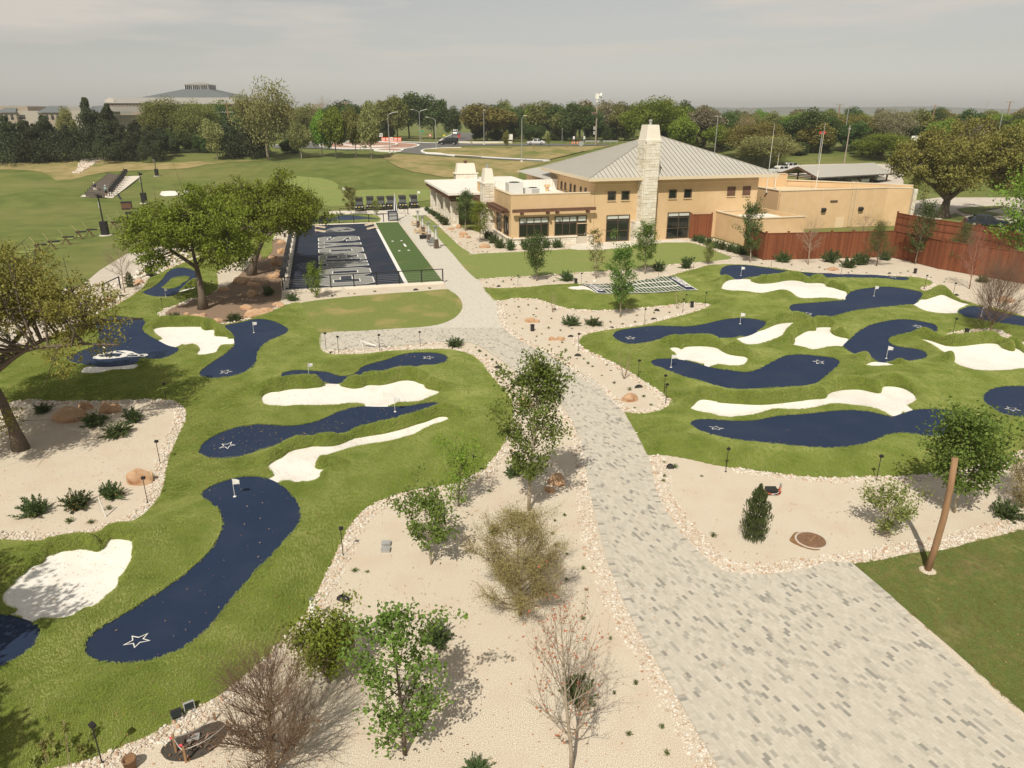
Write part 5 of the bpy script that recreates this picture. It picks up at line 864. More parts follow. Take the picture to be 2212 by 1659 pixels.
# ---------------------------------------------------------------- fallen leaves
def litter():
    rs=np.random.RandomState(31); P=[];K=[]
    def scat(n,cx,cy,sx,sy,k,reg=None):
        q=np.c_[rs.normal(cx,sx,n),rs.normal(cy,sy,n)]
        if reg is not None: q=q[inside(reg,q)]
        P.append(q); K.append(np.full(len(q),k))
    scat(650,-11,28,4,3.2,0); scat(500,-8,30,5,3,1); scat(110,-9,22,4,4,1); scat(70,-8,17,4,3,0); scat(500,-16,24,2.2,3,0,smooth(poly('bed_west'),2)); scat(400,-17,28,3,3,0,smooth(poly('bed_west'),2))
    scat(700,-8,54,5,2.2,1,poly('lawn_oval')); scat(500,-6,53,4,2,0,poly('lawn_oval')); scat(260,14,15,3,3,0,poly('lawn_corner')); scat(200,15,17,3,3,1,poly('lawn_corner'))
    scat(480,-3,16,3,4,0); scat(260,3,17,2,4,0); scat(200,10,22,3,2,0); scat(220,-1,20,2.5,5,0); scat(160,-7,12.2,1.2,.6,0); scat(120,14,40,7,6,1); scat(90,12,30,6,4,0); scat(300,-5,36,3,4,1)
    for b_,n_ in(('b_band',260),('b_hook',200),('b_near_left',90),('b_long',110),('b_top',60),('b_east',60)):
        Pb=poly(b_); lo,hi=Pb.min(0),Pb.max(0); q=rs.uniform(lo,hi,(n_*3,2)); q=q[inside(Pb,q)][:n_]; P.append(q); K.append(np.zeros(len(q)))
    q=np.concatenate(P); K=np.concatenate(K); n=len(q)
    z=np.zeros(n)
    for V,b,O in HT:
        ii=np.nonzero(inside(O,q))[0]
        for i in ii:
            d=(V[:,0]-q[i,0])**2+(V[:,1]-q[i,1])**2; j=np.argmin(d); z[i]=b[j]+.05
    z+=.045; a=rs.uniform(0,6.28,n); s=rs.uniform(.015,.036,n); e=rs.uniform(.35,.6,n); u=np.c_[np.cos(a),np.sin(a),rs.normal(0,.25,n)]*s[:,None]; v=np.c_[-np.sin(a),np.cos(a),rs.normal(0,.3,n)]*(s*e)[:,None]; c=np.c_[q,z]
    V=np.stack([c-u,c+v,c+u,c-v],1).reshape(-1,3); F=np.arange(n*4).reshape(-1,4)
    o=ob('fallen_leaves',mesh_np('fallen_leaves',V,F,[M['l_litter'],M['l_palelitter']],K)); tag(o,'dry orange and tan leaves scattered over turf and gravel','leaves',kind='stuff')
litter()
# ---------------------------------------------------------------- clubhouse
ba=R(15.2); BO=(-.12,76.86)
club=empty('clubhouse',(BO[0],BO[1],0),ba,'ochre stucco clubhouse with grey metal hip roof and stone chimneys','building')
def CW(lx,ly): return (BO[0]+lx*math.cos(ba)-ly*math.sin(ba),BO[1]+lx*math.sin(ba)+ly*math.cos(ba))
UNIT=np.array([(-.5,-.5,-.5),(.5,-.5,-.5),(.5,.5,-.5),(-.5,.5,-.5),(-.5,-.5,.5),(.5,-.5,.5),(.5,.5,.5),(-.5,.5,.5)])
UF=np.array([(0,3,2,1),(4,5,6,7),(0,1,5,4),(1,2,6,5),(2,3,7,6),(3,0,4,7)])
def bevbox(m,b=.12):
    "unit block with worn edges"
    bm=bmesh.new(); bmesh.ops.create_cube(bm,size=1); bmesh.ops.bevel(bm,geom=bm.edges[:],offset=.07,segments=1,affect='EDGES'); me=bpy.data.meshes.new('stone_block'); bm.to_mesh(me); bm.free(); me.materials.append(m); return me
SB=[bevbox(m) for m in M['stone']]
rv=random.Random(12)
def veneer(parent,x0,x1,z0,z1,plane,axis,out,dep=.10,row=(.22,.36),wid=(.3,.75)):
    "coursed stone blocks on a wall face: axis 'x' runs along x at y=plane, 'y' along y at x=plane; out = outward sign"
    z=z0
    while z<z1-.05:
        h=min(rv.uniform(*row),z1-z); h=z1-z if z1-z-h<.12 else h; x=x0
        while x<x1-.03:
            w=min(rv.uniform(*wid),x1-x); w=x1-x if x1-x-w<.18 else w
            dd=dep+rv.uniform(0,.05); c=plane+out*dd/2
            o=ob('stone',SB[rv.choice([0,0,1,1,2])],parent); o.location=((x+w/2),c,z+h/2) if axis=='x' else (c,x+w/2,z+h/2)
            o.scale=(w-.014,dd,h-.014) if axis=='x' else (dd,w-.014,h-.014); x+=w
        z+=h
# low front wing
mb=MB()
mb.b2(0,9.33,0,.3,0,5.35); mb.b2(0,.3,.3,16,0,5.35); mb.b2(.3,9.3,15.7,16,0,5.0)
mb.build('low_wing_wall',M['stucco'],club)
mb=MB(); mb.b2(-.05,9.34,-.05,.36,5.352,5.44); mb.b2(-.05,.36,.362,16.05,5.352,5.44); mb.build('parapet_cap',M['fascia'],club)
MB().b2(.3,9.34,.3,15.7,4.3,4.5).build('flat_roof',M['flatroof'],club)
scr=MB().b2(1.3,9.3,12.4,12.5,4.5,5.75).build('roof_screen',M['white'],club)
for i in range(19): MB().b2(1.4+i*.42,1.45+i*.42,12.35,12.398,4.5,5.74).build('screen_rib',M['offwhite'],scr)
# main hall
mb=MB(); mb.b2(9.36,29.2,0,.3,0,6.62); mb.b2(9.36,9.66,.3,15.5,0,6.62); mb.b2(28.9,29.2,.3,15.5,0,6.62); mb.b2(9.66,28.9,15.2,15.5,0,6.6); mb.build('hall_wall',M['stucco'],club)
mb=MB(); mb.b2(9.33,29.22,-.03,-.002,6.12,6.2); mb.b2(9.33,9.358,-.03,15.5,6.12,6.2); mb.build('wall_band',M['stucco_trim'],club)
EX0,EX1,EY0,EY1,EZ=8.3,31.,-1.,16.,6.95; AX0,AX1,AY,AZ=19.,20.4,7.5,10.75
mb=MB(); mb.b2(EX0,EX1,EY0,EY1,6.60,6.64); mb.build('soffit',M['fascia'],club)
mb=MB(); mb.b2(EX0-.06,EX1+.06,EY0-.06,EY0-.002,6.62,6.95); mb.b2(EX0-.06,EX0-.002,EY0,EY1,6.62,6.95); mb.b2(EX1+.002,EX1+.06,EY0,EY1,6.62,6.95); mb.b2(EX0-.06,EX1+.06,EY1+.002,EY1+.06,6.62,6.95); mb.build('fascia',M['fascia'],club)
roof=MB(); roof.add([(EX0,EY0,EZ-.06),(EX1,EY0,EZ-.06),(EX1,EY1,EZ-.06),(EX0,EY1,EZ-.06),(AX0,AY,AZ-.06),(AX1,AY,AZ-.06)],[(0,1,5,4),(1,2,5),(2,3,4,5),(3,0,4)])
roof=roof.build('roof',M['seam'],club)
def panels(e0,e1,along,fix,apex0,apex1,sgn,top):
    "standing-seam strips of one roof face"
    st=.52; n=int((e1-e0)/st); st=(e1-e0)/n
    def tip(t):   # distance up the slope (0..1) at coordinate t along the eave
        l=(t-e0)/max(apex0-e0,1e-6); r=(e1-t)/max(e1-apex1,1e-6); return min(l,r,1.)
    for i in range(n):
        a=e0+i*st+.03; b=e0+(i+1)*st-.03; pa,pb=max(tip(a),0),max(tip(b),0); V=[]
        def P(t,k,dz=0):
            q=fix+(top-fix)*k; z=EZ+(AZ-EZ)*k+dz
            return (t,q,z) if along=='x' else (q,t,z)
        mid=[P(a,0),P(b,0),P(b,pb),P(a,pa)]
        if a<apex0<b or a<apex1<b: mid=[P(a,0),P(b,0),P(b,pb),P((a+b)/2,tip((a+b)/2)),P(a,pa)]
        m=MB(); n0=len(mid); lo=[(x,y,z-.03) for x,y,z in mid]
        m.add(mid+lo,[tuple(range(n0))]+[(k,n0+k,n0+(k+1)%n0,(k+1)%n0) for k in range(n0)])
        # raised seam on one edge
        a2=a-.028; p2=max(tip(a2),0); w=.03
        s=[P(a2,0,.0),P(a2+w,0,.0),P(a2+w,p2,.0),P(a2,p2,.0)]; s2=[(x,y,z+.035) for x,y,z in s]
        m.add(s+s2,[(4,5,6,7),(0,1,5,4),(1,2,6,5),(3,0,4,7)],1)
        m.build('roof_panel',[M['roof'],M['seam']],roof)
panels(EX0,EX1,'x',EY0,AX0,AX1,1,AY); panels(EY0,EY1,'y',EX0,AY,AY,1,AX0); panels(EY0,EY1,'y',EX1,AY,AY,1,AX1); panels(EX0,EX1,'x',EY1,AX0,AX1,1,AY)
for p,q in(((EX0,EY0),(AX0,AY)),((EX1,EY0),(AX1,AY)),((EX0,EY1),(AX0,AY)),((EX1,EY1),(AX1,AY))):
    MB().tube([(p[0],p[1],EZ+.03),(q[0],q[1],AZ+.03)],.055,5).build('hip_cap',M['seam'],roof)
MB().tube([(AX0,AY,AZ+.03),(AX1,AY,AZ+.03)],.07,5).build('ridge_cap',M['seam'],roof)
# big chimney on the front
ch=MB(); ch.b2(14.42,16.0,-1.22,.6,0,10.55); ch.b2(13.85,14.42,-1.05,.2,0,2.3); ch=ch.build('chimney',M['mortar'],club)
veneer(ch,14.42,16.0,0,10.5,-1.22,'x',-1); veneer(ch,13.85,14.42,0,2.3,-1.05,'x',-1); veneer(ch,-1.22,.6,2.3,10.5,14.42,'y',-1); veneer(ch,-1.05,.2,0,2.3,13.85,'y',-1); veneer(ch,-1.22,.6,6.9,10.5,16.0,'y',1,wid=(.4,.9))
mb=MB(); mb.b2(14.3,16.12,-1.36,.75,10.5,10.72); mb.box((15.21,-.30,11.45),(1.66,1.9,1.5),0,0,0,.78); mb.build('chimney_cap',M['offwhite'],ch)
mb=MB(); mb.lathe([(.14,0),(.14,.35),(.2,.36),(.2,.5),(.1,.55)],10,(15.2,-.3,12.18)); mb.build('flue',M['steel'],ch)
# side chimney on the low wing
c2=MB(); c2.b2(-1.15,.0,7.25,8.9,0,5.9); c2=c2.build('chimney',M['mortar'],club)
veneer(c2,-1.15,.0,0,5.85,7.25,'x',-1); veneer(c2,7.25,8.9,0,5.85,-1.15,'y',-1)
mb=MB(); mb.b2(-1.3,.15,7.1,9.05,5.86,6.02); mb.box((-.57,8.07,6.75),(1.22,1.7,1.5),0,0,0,.68); mb.build('chimney_cap',M['offwhite'],c2)
MB().lathe([(.12,0),(.12,.3),(.18,.31),(.18,.5)],10,(-.57,8.07,7.48)).build('flue',M['steel'],c2)
# stone plinth with sill on the low wing
pl=MB().b2(-.1,9.3,-.1,-.002,0,.8).build('plinth',M['mortar'],club)
veneer(pl,-.1,7.35,0,.8,-.1,'x',-1,.08); veneer(pl,8.55,9.3,0,.8,-.1,'x',-1,.08); veneer(pl,-.1,7.2,0,.8,-.1,'y',-1,.08)
mb=MB(); mb.b2(-.3,7.34,-.3,-.002,.802,.92); mb.b2(8.56,9.3,-.3,-.002,.802,.92); mb.b2(-.3,-.002,.0,7.2,.802,.92); mb.build('plinth_sill',M['offwhite'],pl)
# windows
def window(x0,x1,z0,z1,cols,rows,plane=0.,axis='x',blind_rows=(),name='window',louver=False,fr=.07):
    "rows: list of z splits between z0 and z1"
    def bx(m,a0,a1,b0,b1,d0,d1):
        if axis=='x': m.b2(a0,a1,plane-d1,plane-d0,b0,b1)
        else: m.b2(plane-d1,plane-d0,a0,a1,b0,b1)
    m=MB(); xs=np.linspace(x0,x1,cols+1); zs=[z0]+list(rows)+[z1]
    bx(m,x0-fr,x1+fr,z0-fr,z0,.002,.07); bx(m,x0-fr,x1+fr,z1,z1+fr,.002,.07); bx(m,x0-fr,x0,z0,z1,.002,.07); bx(m,x1,x1+fr,z0,z1,.002,.07)
    for x in xs[1:-1]: bx(m,x-fr/2,x+fr/2,z0,z1,.002,.06)
    for z in rows: bx(m,x0,x1,z-fr/2,z+fr/2,.002,.058)
    w=m.build(name,M['frame'],club)
    for j in range(len(zs)-1):
        for i in range(cols):
            q=MB(); bx(q,xs[i]+.02,xs[i+1]-.02,zs[j]+.02,zs[j+1]-.02,.004,.012)
            if louver:
                q.build('louver_panel',M['darkwood'],w)
            else:
                q.build('pane',M['glass'],w)
                if j in blind_rows: q=MB(); bx(q,xs[i]+.05,xs[i+1]-.05,zs[j]+.16,zs[j+1]-.03,.016,.022); q.build('blind',M['blind'],w)
    s=MB(); bx(s,x0-fr-.06,x1+fr+.06,z0-fr-.07,z0-fr-.002,.0025,.12); s.build('sill',M['stucco_trim'],w); return w
window(.96,4.12,1.02,2.95,4,[2.28],blind_rows=(1,)); window(4.93,7.36,1.02,2.95,3,[2.28],blind_rows=(1,)); window(7.5,8.44,2.28,2.95,1,[],blind_rows=(0,))
dr=MB(); dr.b2(7.4,7.5,-.08,-.002,0,2.26); dr.b2(8.42,8.52,-.08,-.002,0,2.26); dr.b2(7.5,8.42,-.08,-.002,2.12,2.26); dr.b2(7.5,8.42,-.07,-.002,0,.25); dr.b2(7.5,8.42,-.07,-.002,.92,1.05); dr=dr.build('door',M['frame'],club)
MB().b2(7.52,8.40,-.02,-.004,.26,.91).build('pane',M['glass'],dr); MB().b2(7.52,8.40,-.02,-.004,1.06,2.11).build('pane',M['glass'],dr); MB().b2(8.28,8.34,-.14,-.09,.95,1.15).build('handle',M['steel'],dr)
for a in(10.9,12.5,18.15,20.0): window(a,a+.8,4.55,5.38,1,[])
for a in(25.4,27.35): window(a,a+.85,4.62,5.5,1,[],louver=True,name='vent')
window(10.88,13.5,.12,2.85,2,[1.22,2.35],blind_rows=(2,)); window(18.2,20.82,.12,2.9,2,[1.22,2.4],blind_rows=(2,))
for y in(15.4,14.3,13.0,11.0,9.6,7.7,6.3,4.3,2.8): window(y-.2,y+.2,4.72,5.55,1,[],9.36,'y',fr=.05)
window(.9,2.7,1.05,2.95,2,[2.3],0.,'y'); window(4.15,5.95,1.05,2.95,2,[2.3],0.,'y')
# timber pergolas
pg=MB().b2(0.02,9.28,-.72,-.50,3.62,3.95).build('pergola_beam',M['darkwood'],club)
for x in(1.1,3.95,5.0,8.45): MB().b2(x-.1,x+.1,-.86,-.002,3.38,3.615).build('bracket',M['darkwood'],pg)
for (y0,y1) in((.2,7.0),(9.1,15.8)):
    p2=MB().b2(-1.0,-.85,y0,y1,3.7,3.92).build('pergola_beam',M['darkwood'],club)
    for k in range(3): MB().b2(-.82+k*.25,-.74+k*.25,y0,y1,3.74,3.92).build('pergola_slat',M['darkwood'],p2)
    for k in range(8): y=y0+.3+k*(y1-y0-.6)/7; MB().b2(-1.3,-.02,y-.06,y+.06,3.5,3.69).build('pergola_rafter',M['darkwood'],p2)
# porch on the far left
pr=MB().b2(-4.05,3.2,14.1,33,3.98,4.25); pr.b2(3.2,9.8,22,36,4.0,4.24); pr=pr.build('porch_roof',M['flatroof'],club)
MB().b2(-3.9,3.1,14.3,32.8,3.74,3.976).build('porch_ceiling',M['darkwood'],pr)
for i in range(15): y=14.7+i*1.25; MB().b2(-4.0,-3.0,y-.07,y+.07,3.5,3.735).build('rafter',M['darkwood'],pr)
for y in(16.1,21,26.6,31.8):
    c=MB().box((-2.85,y+.45,1.6),(.7,.8,3.3),0,0,0,.86).build('column',M['mortar'],club)
    veneer(c,-3.24,-2.46,0,3.05,y,'x',-1,.10); veneer(c,y,y+.9,0,3.05,-3.24,'y',-1,.10)
    MB().b2(-3.4,-2.3,y-.18,y+1.0,3.06,3.2).build('column_cap',M['darkwood'],c)
pc=MB().b2(.6,3.8,33.1,34.6,3.9,4.95).build('chimney',M['mortar'],club); veneer(pc,.6,3.8,4.2,4.92,33.1,'x',-1,.08)
mb=MB(); mb.b2(.45,3.95,32.9,34.8,4.96,5.1); mb.box((2.2,33.85,5.75),(2.9,1.4,1.3),0,0,0,.86); mb.build('chimney_cap',M['offwhite'],pc); MB().lathe([(.2,0),(.2,.2),(.27,.22),(.27,.4)],10,(2.2,33.85,6.38)).build('flue',M['darkwood'],pc)
mb=MB(); mb.b2(9,20,16.2,25,0,5.4); mb.build('rear_wing_wall',M['stucco'],club)
mb=MB(); mb.add([(7.8,12.5,5.75),(22,12.5,5.75),(22,26,5.75),(7.8,26,5.75),(15,19,7.6)],[(0,1,4),(1,2,4),(2,3,4),(3,0,4),(0,3,2,1)]); mb.build('rear_roof',M['roof'],club)
# low service annex and right wing
mb=MB(); mb.b2(24.2,24.5,-6.5,-.002,0,2.9); mb.b2(24.5,31.2,-6.5,-6.2,0,2.9); mb.b2(30.9,31.2,-6.2,2.3,0,2.9); mb.build('annex_wall',M['stucco'],club)
mb=MB(); mb.b2(24.12,24.56,-6.58,0,2.902,2.98); mb.b2(24.56,31.26,-6.58,-6.14,2.902,2.98); mb.b2(24.56,29.3,-.06,-.035,2.902,2.98); mb.build('parapet_cap',M['fascia'],club)
MB().b2(24.5,30.9,-6.2,-.04,2.3,2.45).build('flat_roof',M['flatroof'],club)
mb=MB(); mb.prism([(34,2.4),(49.2,2.4),(51.6,.9),(51.9,1.15),(49.3,2.75),(34.35,2.75)],0,4.62); mb.b2(34,34.35,2.752,12,0,4.62); mb.prism([(51.6,1.3),(51.95,1.3),(41.4,12.3),(41,12.0)],0,4.95); mb.b2(34.4,41.2,11.6,11.95,0,5.75); mb.b2(29.2,34.4,9,9.3,0,5.2); mb.build('right_wing_wall',M['stucco'],club)
mb=MB(); mb.prism([(33.93,2.33),(49.2,2.33),(51.62,.83),(51.95,1.2),(49.32,2.82),(34.42,2.82)],4.622,4.72); mb.b2(33.93,34.42,2.822,12,4.622,4.72); mb.prism([(51.55,1.35),(52.05,1.35),(41.5,12.4),(40.9,11.9)],4.952,5.04); mb.b2(34.42,41.0,11.53,12.0,5.752,5.84); mb.build('parapet_cap',M['fascia'],club)
mb=MB(); mb.prism([(34.35,2.75),(49.3,2.75),(51.6,1.3),(41,11.6),(34.35,11.6)],4.0,4.15); mb.build('flat_roof',M['stucco_trim'],club)
pl=MB().b2(51.65,51.95,.7,1.4,0,4.6).build('corner_pier',M['mortar'],club); veneer(pl,51.6,52.1,0,4.6,.68,'x',-1,.1)
ld=MB()
for x in(44.0,44.55): ld.tube([(x,2.15,.2),(x,2.15,5.3),(x,2.3,5.55),(x,2.7,5.55),(x,2.85,5.3),(x,2.85,4.6)],.03,6)
ld=ld.build('roof_ladder',M['fascia'],club)
for k in range(15): MB().tube([(44.0,2.15,.4+k*.31),(44.55,2.15,.4+k*.31)],.018,5).build('rung',M['fascia'],ld)
for x,z,s in((40.2,2.25,.5),(45.6,2.2,.5),(41.6,3.25,.0)):
    if s: m=MB(); m.box((x,2.22,z),(.55,.32,.42),0,0,.35); m.build('wall_light',M['blackp'],club)
    else: m=MB(); m.b2(x-.5,x+.5,2.3,2.395,z-.1,z+.1); m.build('wall_vent',M['frame'],club)
MB().b2(42.3,43.5,2.36,2.396,0,1.25).build('service_door',M['stucco_trim'],club)
for x in(39.9,36.2,47.3): MB().tube([(x,2.33,.1),(x,2.33,4.6)],.03,5).build('downpipe',M['fascia'],club)
# things on the roofs
def world_box(nm,lx,ly,z,d,m,label,cat,detail=None,group=None):
    x,y=CW(lx,ly); e=empty(nm,(x,y,z),ba,label,cat,group); MB().b2(-d[0]/2,d[0]/2,-d[1]/2,d[1]/2,.05,d[2]).build('casing',m,e); return e
u=world_box('air_conditioner',2.4,7.4,4.5,(1.7,1.6,1.45),M['acunit'],'tall grey air-conditioning unit on the white flat roof','air conditioner'); MB().lathe([(.6,0),(.6,.06),(.1,.07)],14,(0,0,1.45)).build('fan_grille',M['black'],u); MB().b2(-.8,.8,-.78,.78,-.0,.05).build('base',M['blackp'],u)
u=world_box('air_conditioner',4.3,7.0,4.5,(1.7,1.3,.85),M['acunit'],'low grey air-conditioning unit beside the taller one on the flat roof','air conditioner'); MB().lathe([(.48,0),(.48,.05),(.1,.06)],14,(.2,0,.85)).build('fan_grille',M['black'],u)
for k in range(10): MB().b2(-.1+k*.09,-.06+k*.09,-.68,-.652,.12,.78).build('fin',M['grey'],u)
MB().b2(-.8,.8,-.6,.6,0,.05).build('base',M['blackp'],u)
x,y=CW(7.5,11.0); v=empty('roof_vent',(x,y,4.5),ba,'small ochre vent hood standing on the white flat roof','vent'); MB().lathe([(.22,0),(.22,.5)],10).build('stack',M['stucco'],v); MB().box((0,0,.62),(.6,.6,.28)).build('hood',M['stucco'],v)
def antenna(lx,ly,z0,z1,label):
    x,y=CW(lx,ly); a=empty('antenna_mast',(x,y,z0),0,label,'antenna','antenna masts on the clubhouse roof'); MB().lathe([(.045,0),(.045,(z1-z0)*.32),(.03,(z1-z0)*.33),(.022,(z1-z0)*.75),(.012,z1-z0)],7).build('mast',M['white'],a); MB().box((0,0,.06),(.3,.3,.1)).build('foot',M['steel'],a)
    for k,c in((.33,'steel'),(.6,'yellow'),(.8,'yellow')): MB().lathe([(.036,0),(.036,.14)],7,(0,0,(z1-z0)*k)).build('band',M[c],a)
antenna(33.9,5.2,4.15,12.2,'tall white antenna mast nearest the hip roof'); antenna(40.3,4.4,4.15,12.3,'tall white antenna mast near the roof ladder'); antenna(38,9.5,4.15,8.6,'short antenna mast between the two tall ones')
x,y=CW(33.4,7.5); v=empty('exhaust_fan',(x,y,4.15),ba,'shiny steel exhaust fan at the eave of the hip roof','vent'); MB().lathe([(.3,0),(.3,.9),(.55,1.0),(.55,1.5),(.4,1.6)],14).build('drum',M['silver'],v); MB().b2(-.4,.4,-.4,.4,-.1,.1).build('curb',M['steel'],v)
# ---------------------------------------------------------------- fences
BW=.145; BH=2.6
def fence(name,pts,label,h=BH,bw=BW,back=False):
    r=empty(name,(pts[0][0],pts[0][1],0),0,label,'fence'); ox,oy=pts[0]; rr=random.Random(4)
    bm=[mesh_np('board',UNIT*np.array([bw-.008,.022,1])+np.array([0,0,.5]),UF,m) for m in M['redwood']]
    pm=mesh_np('post',UNIT*np.array([.14,.14,1])+np.array([0,0,.5]),UF,M['redwood'][0]); 
    for a,b in zip(pts,pts[1:]):
        a=np.array(a);b=np.array(b); d=b-a; L=np.linalg.norm(d); t=d/L; an=math.atan2(d[1],d[0]); n=int(L/bw); nrm=np.array([t[1],-t[0]])
        for i in range(n):
            q=a+t*(i+.5)*(L/n)+nrm*rr.uniform(.0,.008); o=ob('board',rr.choice(bm),r,(q[0]-ox,q[1]-oy,.04),an); o.scale=(L/n/bw,1,h-.1)
        np_=max(1,round(L/2.4))
        for i in range(np_+1):
            q=a+t*L*i/np_ + nrm*.02; o=ob('post',pm,r,(q[0]-ox,q[1]-oy,0),an); o.scale=(1,1,h+.1)
            m=MB(); m.box((q[0]-ox,q[1]-oy,h+.13),(.19,.19,.06),an); m.build('post_cap',M['redwood'][1],r)
        c=(a+b)/2; m=MB(); m.box((c[0]-ox,c[1]-oy,h-.03),(L,.13,.05),an); m.build('cap_rail',M['redwood'][0],r)
        for z in(.4,1.2,2.0): m=MB(); m.box((c[0]-ox-nrm[0]*.06*(-1 if back else 1),c[1]-oy-nrm[1]*.06*(-1 if back else 1),z),(L,.04,.09),an); m.build('rail',M['redwood'][2],r)
    return r
fence('wooden_fence',[(24.0,74.2),(24.43,69.5),(37.6,71.05),(39.12,65.3),(42.1,60.5),(46.5,53.5)],'tall red-stained board fence behind the bed of young trees')
fence('wooden_fence',[(45.4,86),(46.5,81),(48.1,77.8),(49.2,73.6),(49.6,66)],'red-stained fence beyond the first one, seen from behind beside the car park',2.4,.30,True)
g0=CW(20.98,-.14); g1=CW(23.4,-.5); fence('wooden_gate_screen',[g0,g1],'short red wooden screen between window and ochre annex',2.7)
# ---------------------------------------------------------------- carport
def carport():
    a=np.array((50.7,132.));b=np.array((67.7,140.6)); d=b-a;L=np.linalg.norm(d);an=math.atan2(d[1],d[0]); z0=T(59,134)
    e=empty('carport',(a[0],a[1],z0),an,'open carport with grey gable roof behind the clubhouse','carport'); zr=4.5-z0; ze=2.9-z0; w=4.7
    r=MB(); r.add([(-.4,-w,ze),(L+.4,-w,ze),(L+.4,0,zr),(-.4,0,zr),(L+.4,w,ze),(-.4,w,ze)],[(0,1,2,3),(3,2,4,5)]); r.add([(-.4,-w,ze-.12),(L+.4,-w,ze-.12),(L+.4,0,zr-.12),(-.4,0,zr-.12),(L+.4,w,ze-.12),(-.4,w,ze-.12)],[(3,2,1,0),(5,4,2,3)]); r=r.build('roof',M['seam'],e)
    n=36
    for i in range(n):
        x=-.4+(L+.8)*i/n; x2=-.4+(L+.8)*(i+1)/n-.05; m=MB()
        m.add([(x,-w,ze+.01),(x2,-w,ze+.01),(x2,0,zr+.01),(x,0,zr+.01),(x,-w,ze+.06),(x+.04,-w,ze+.06),(x+.04,0,zr+.06),(x,0,zr+.06)],[(0,1,2,3),(4,5,6,7),(5,1,2,6)]); m.build('roof_panel',M.setdefault('carroof',mat('pale_metal_roof',(.60,.575,.515),.5)),r)
    m=MB(); m.add([(-.42,-w,ze-.02),(-.42,0,zr-.02),(-.42,0,zr-.35),(-.42,-w,ze-.35)],[(0,1,2,3)]); m.add([(-.42,w,ze-.02),(-.42,0,zr-.02),(-.42,0,zr-.35),(-.42,w,ze-.35)],[(3,2,1,0)]); m.build('gable_trim',M['darkwood'],e)
    for x in np.linspace(.2,L-.2,6):
        for y in(-3.6,3.6): m=MB(); m.box((x,y,ze/2+.1),(.22,.22,ze+.3)); m.build('post',M['darkwood'],e)
    for x in np.linspace(.0,L,9): m=MB(); m.b2(x-.06,x+.06,-w+.2,w-.2,ze-.3,ze-.13); m.build('truss',M['darkwood'],e)
carport()
# ---------------------------------------------------------------- vegetation
def leaf_quads(P,size,rs,asp=.55,up=.6,axis=None,droop=0.):
    "rhombic leaves at points P; axis gives preferred long directions"
    n=len(P); a=rs.normal(0,1,(n,3))
    if axis is not None: a=axis+a*.35
    a[:,2]-=droop; a/=np.linalg.norm(a,axis=1)[:,None]+1e-9
    nn=rs.normal(0,1,(n,3)); nn[:,2]+=up*2; b=np.cross(nn,a); b/=np.linalg.norm(b,axis=1)[:,None]+1e-9
    s=(size*rs.uniform(.6,1.3,n))[:,None]; c=np.cross(a,b)*s*.12
    V=np.stack([P-a*s,P+b*s*asp+c,P+a*s,P-b*s*asp+c],1).reshape(-1,3)
    return V,np.arange(n*4).reshape(-1,4)
def branch_pts(p0,d,L,rs,k=4,curve=.25,wob=.08):
    "curved branch: starts along d and bends upward"
    p=np.array(p0,float); d=np.array(d,float); d/=np.linalg.norm(d); out=[p.copy()]
    for i in range(k):
        d=d+np.array([0,0,curve/k])+rs.normal(0,wob,3); d/=np.linalg.norm(d); p=p+d*L/k; out.append(p.copy())
    return np.array(out)
def along(Q,t):
    t=np.clip(t,0,1)*(len(Q)-1); i=np.minimum(t.astype(int),len(Q)-2); f=(t-i)[:,None]; return Q[i]*(1-f)+Q[i+1]*f
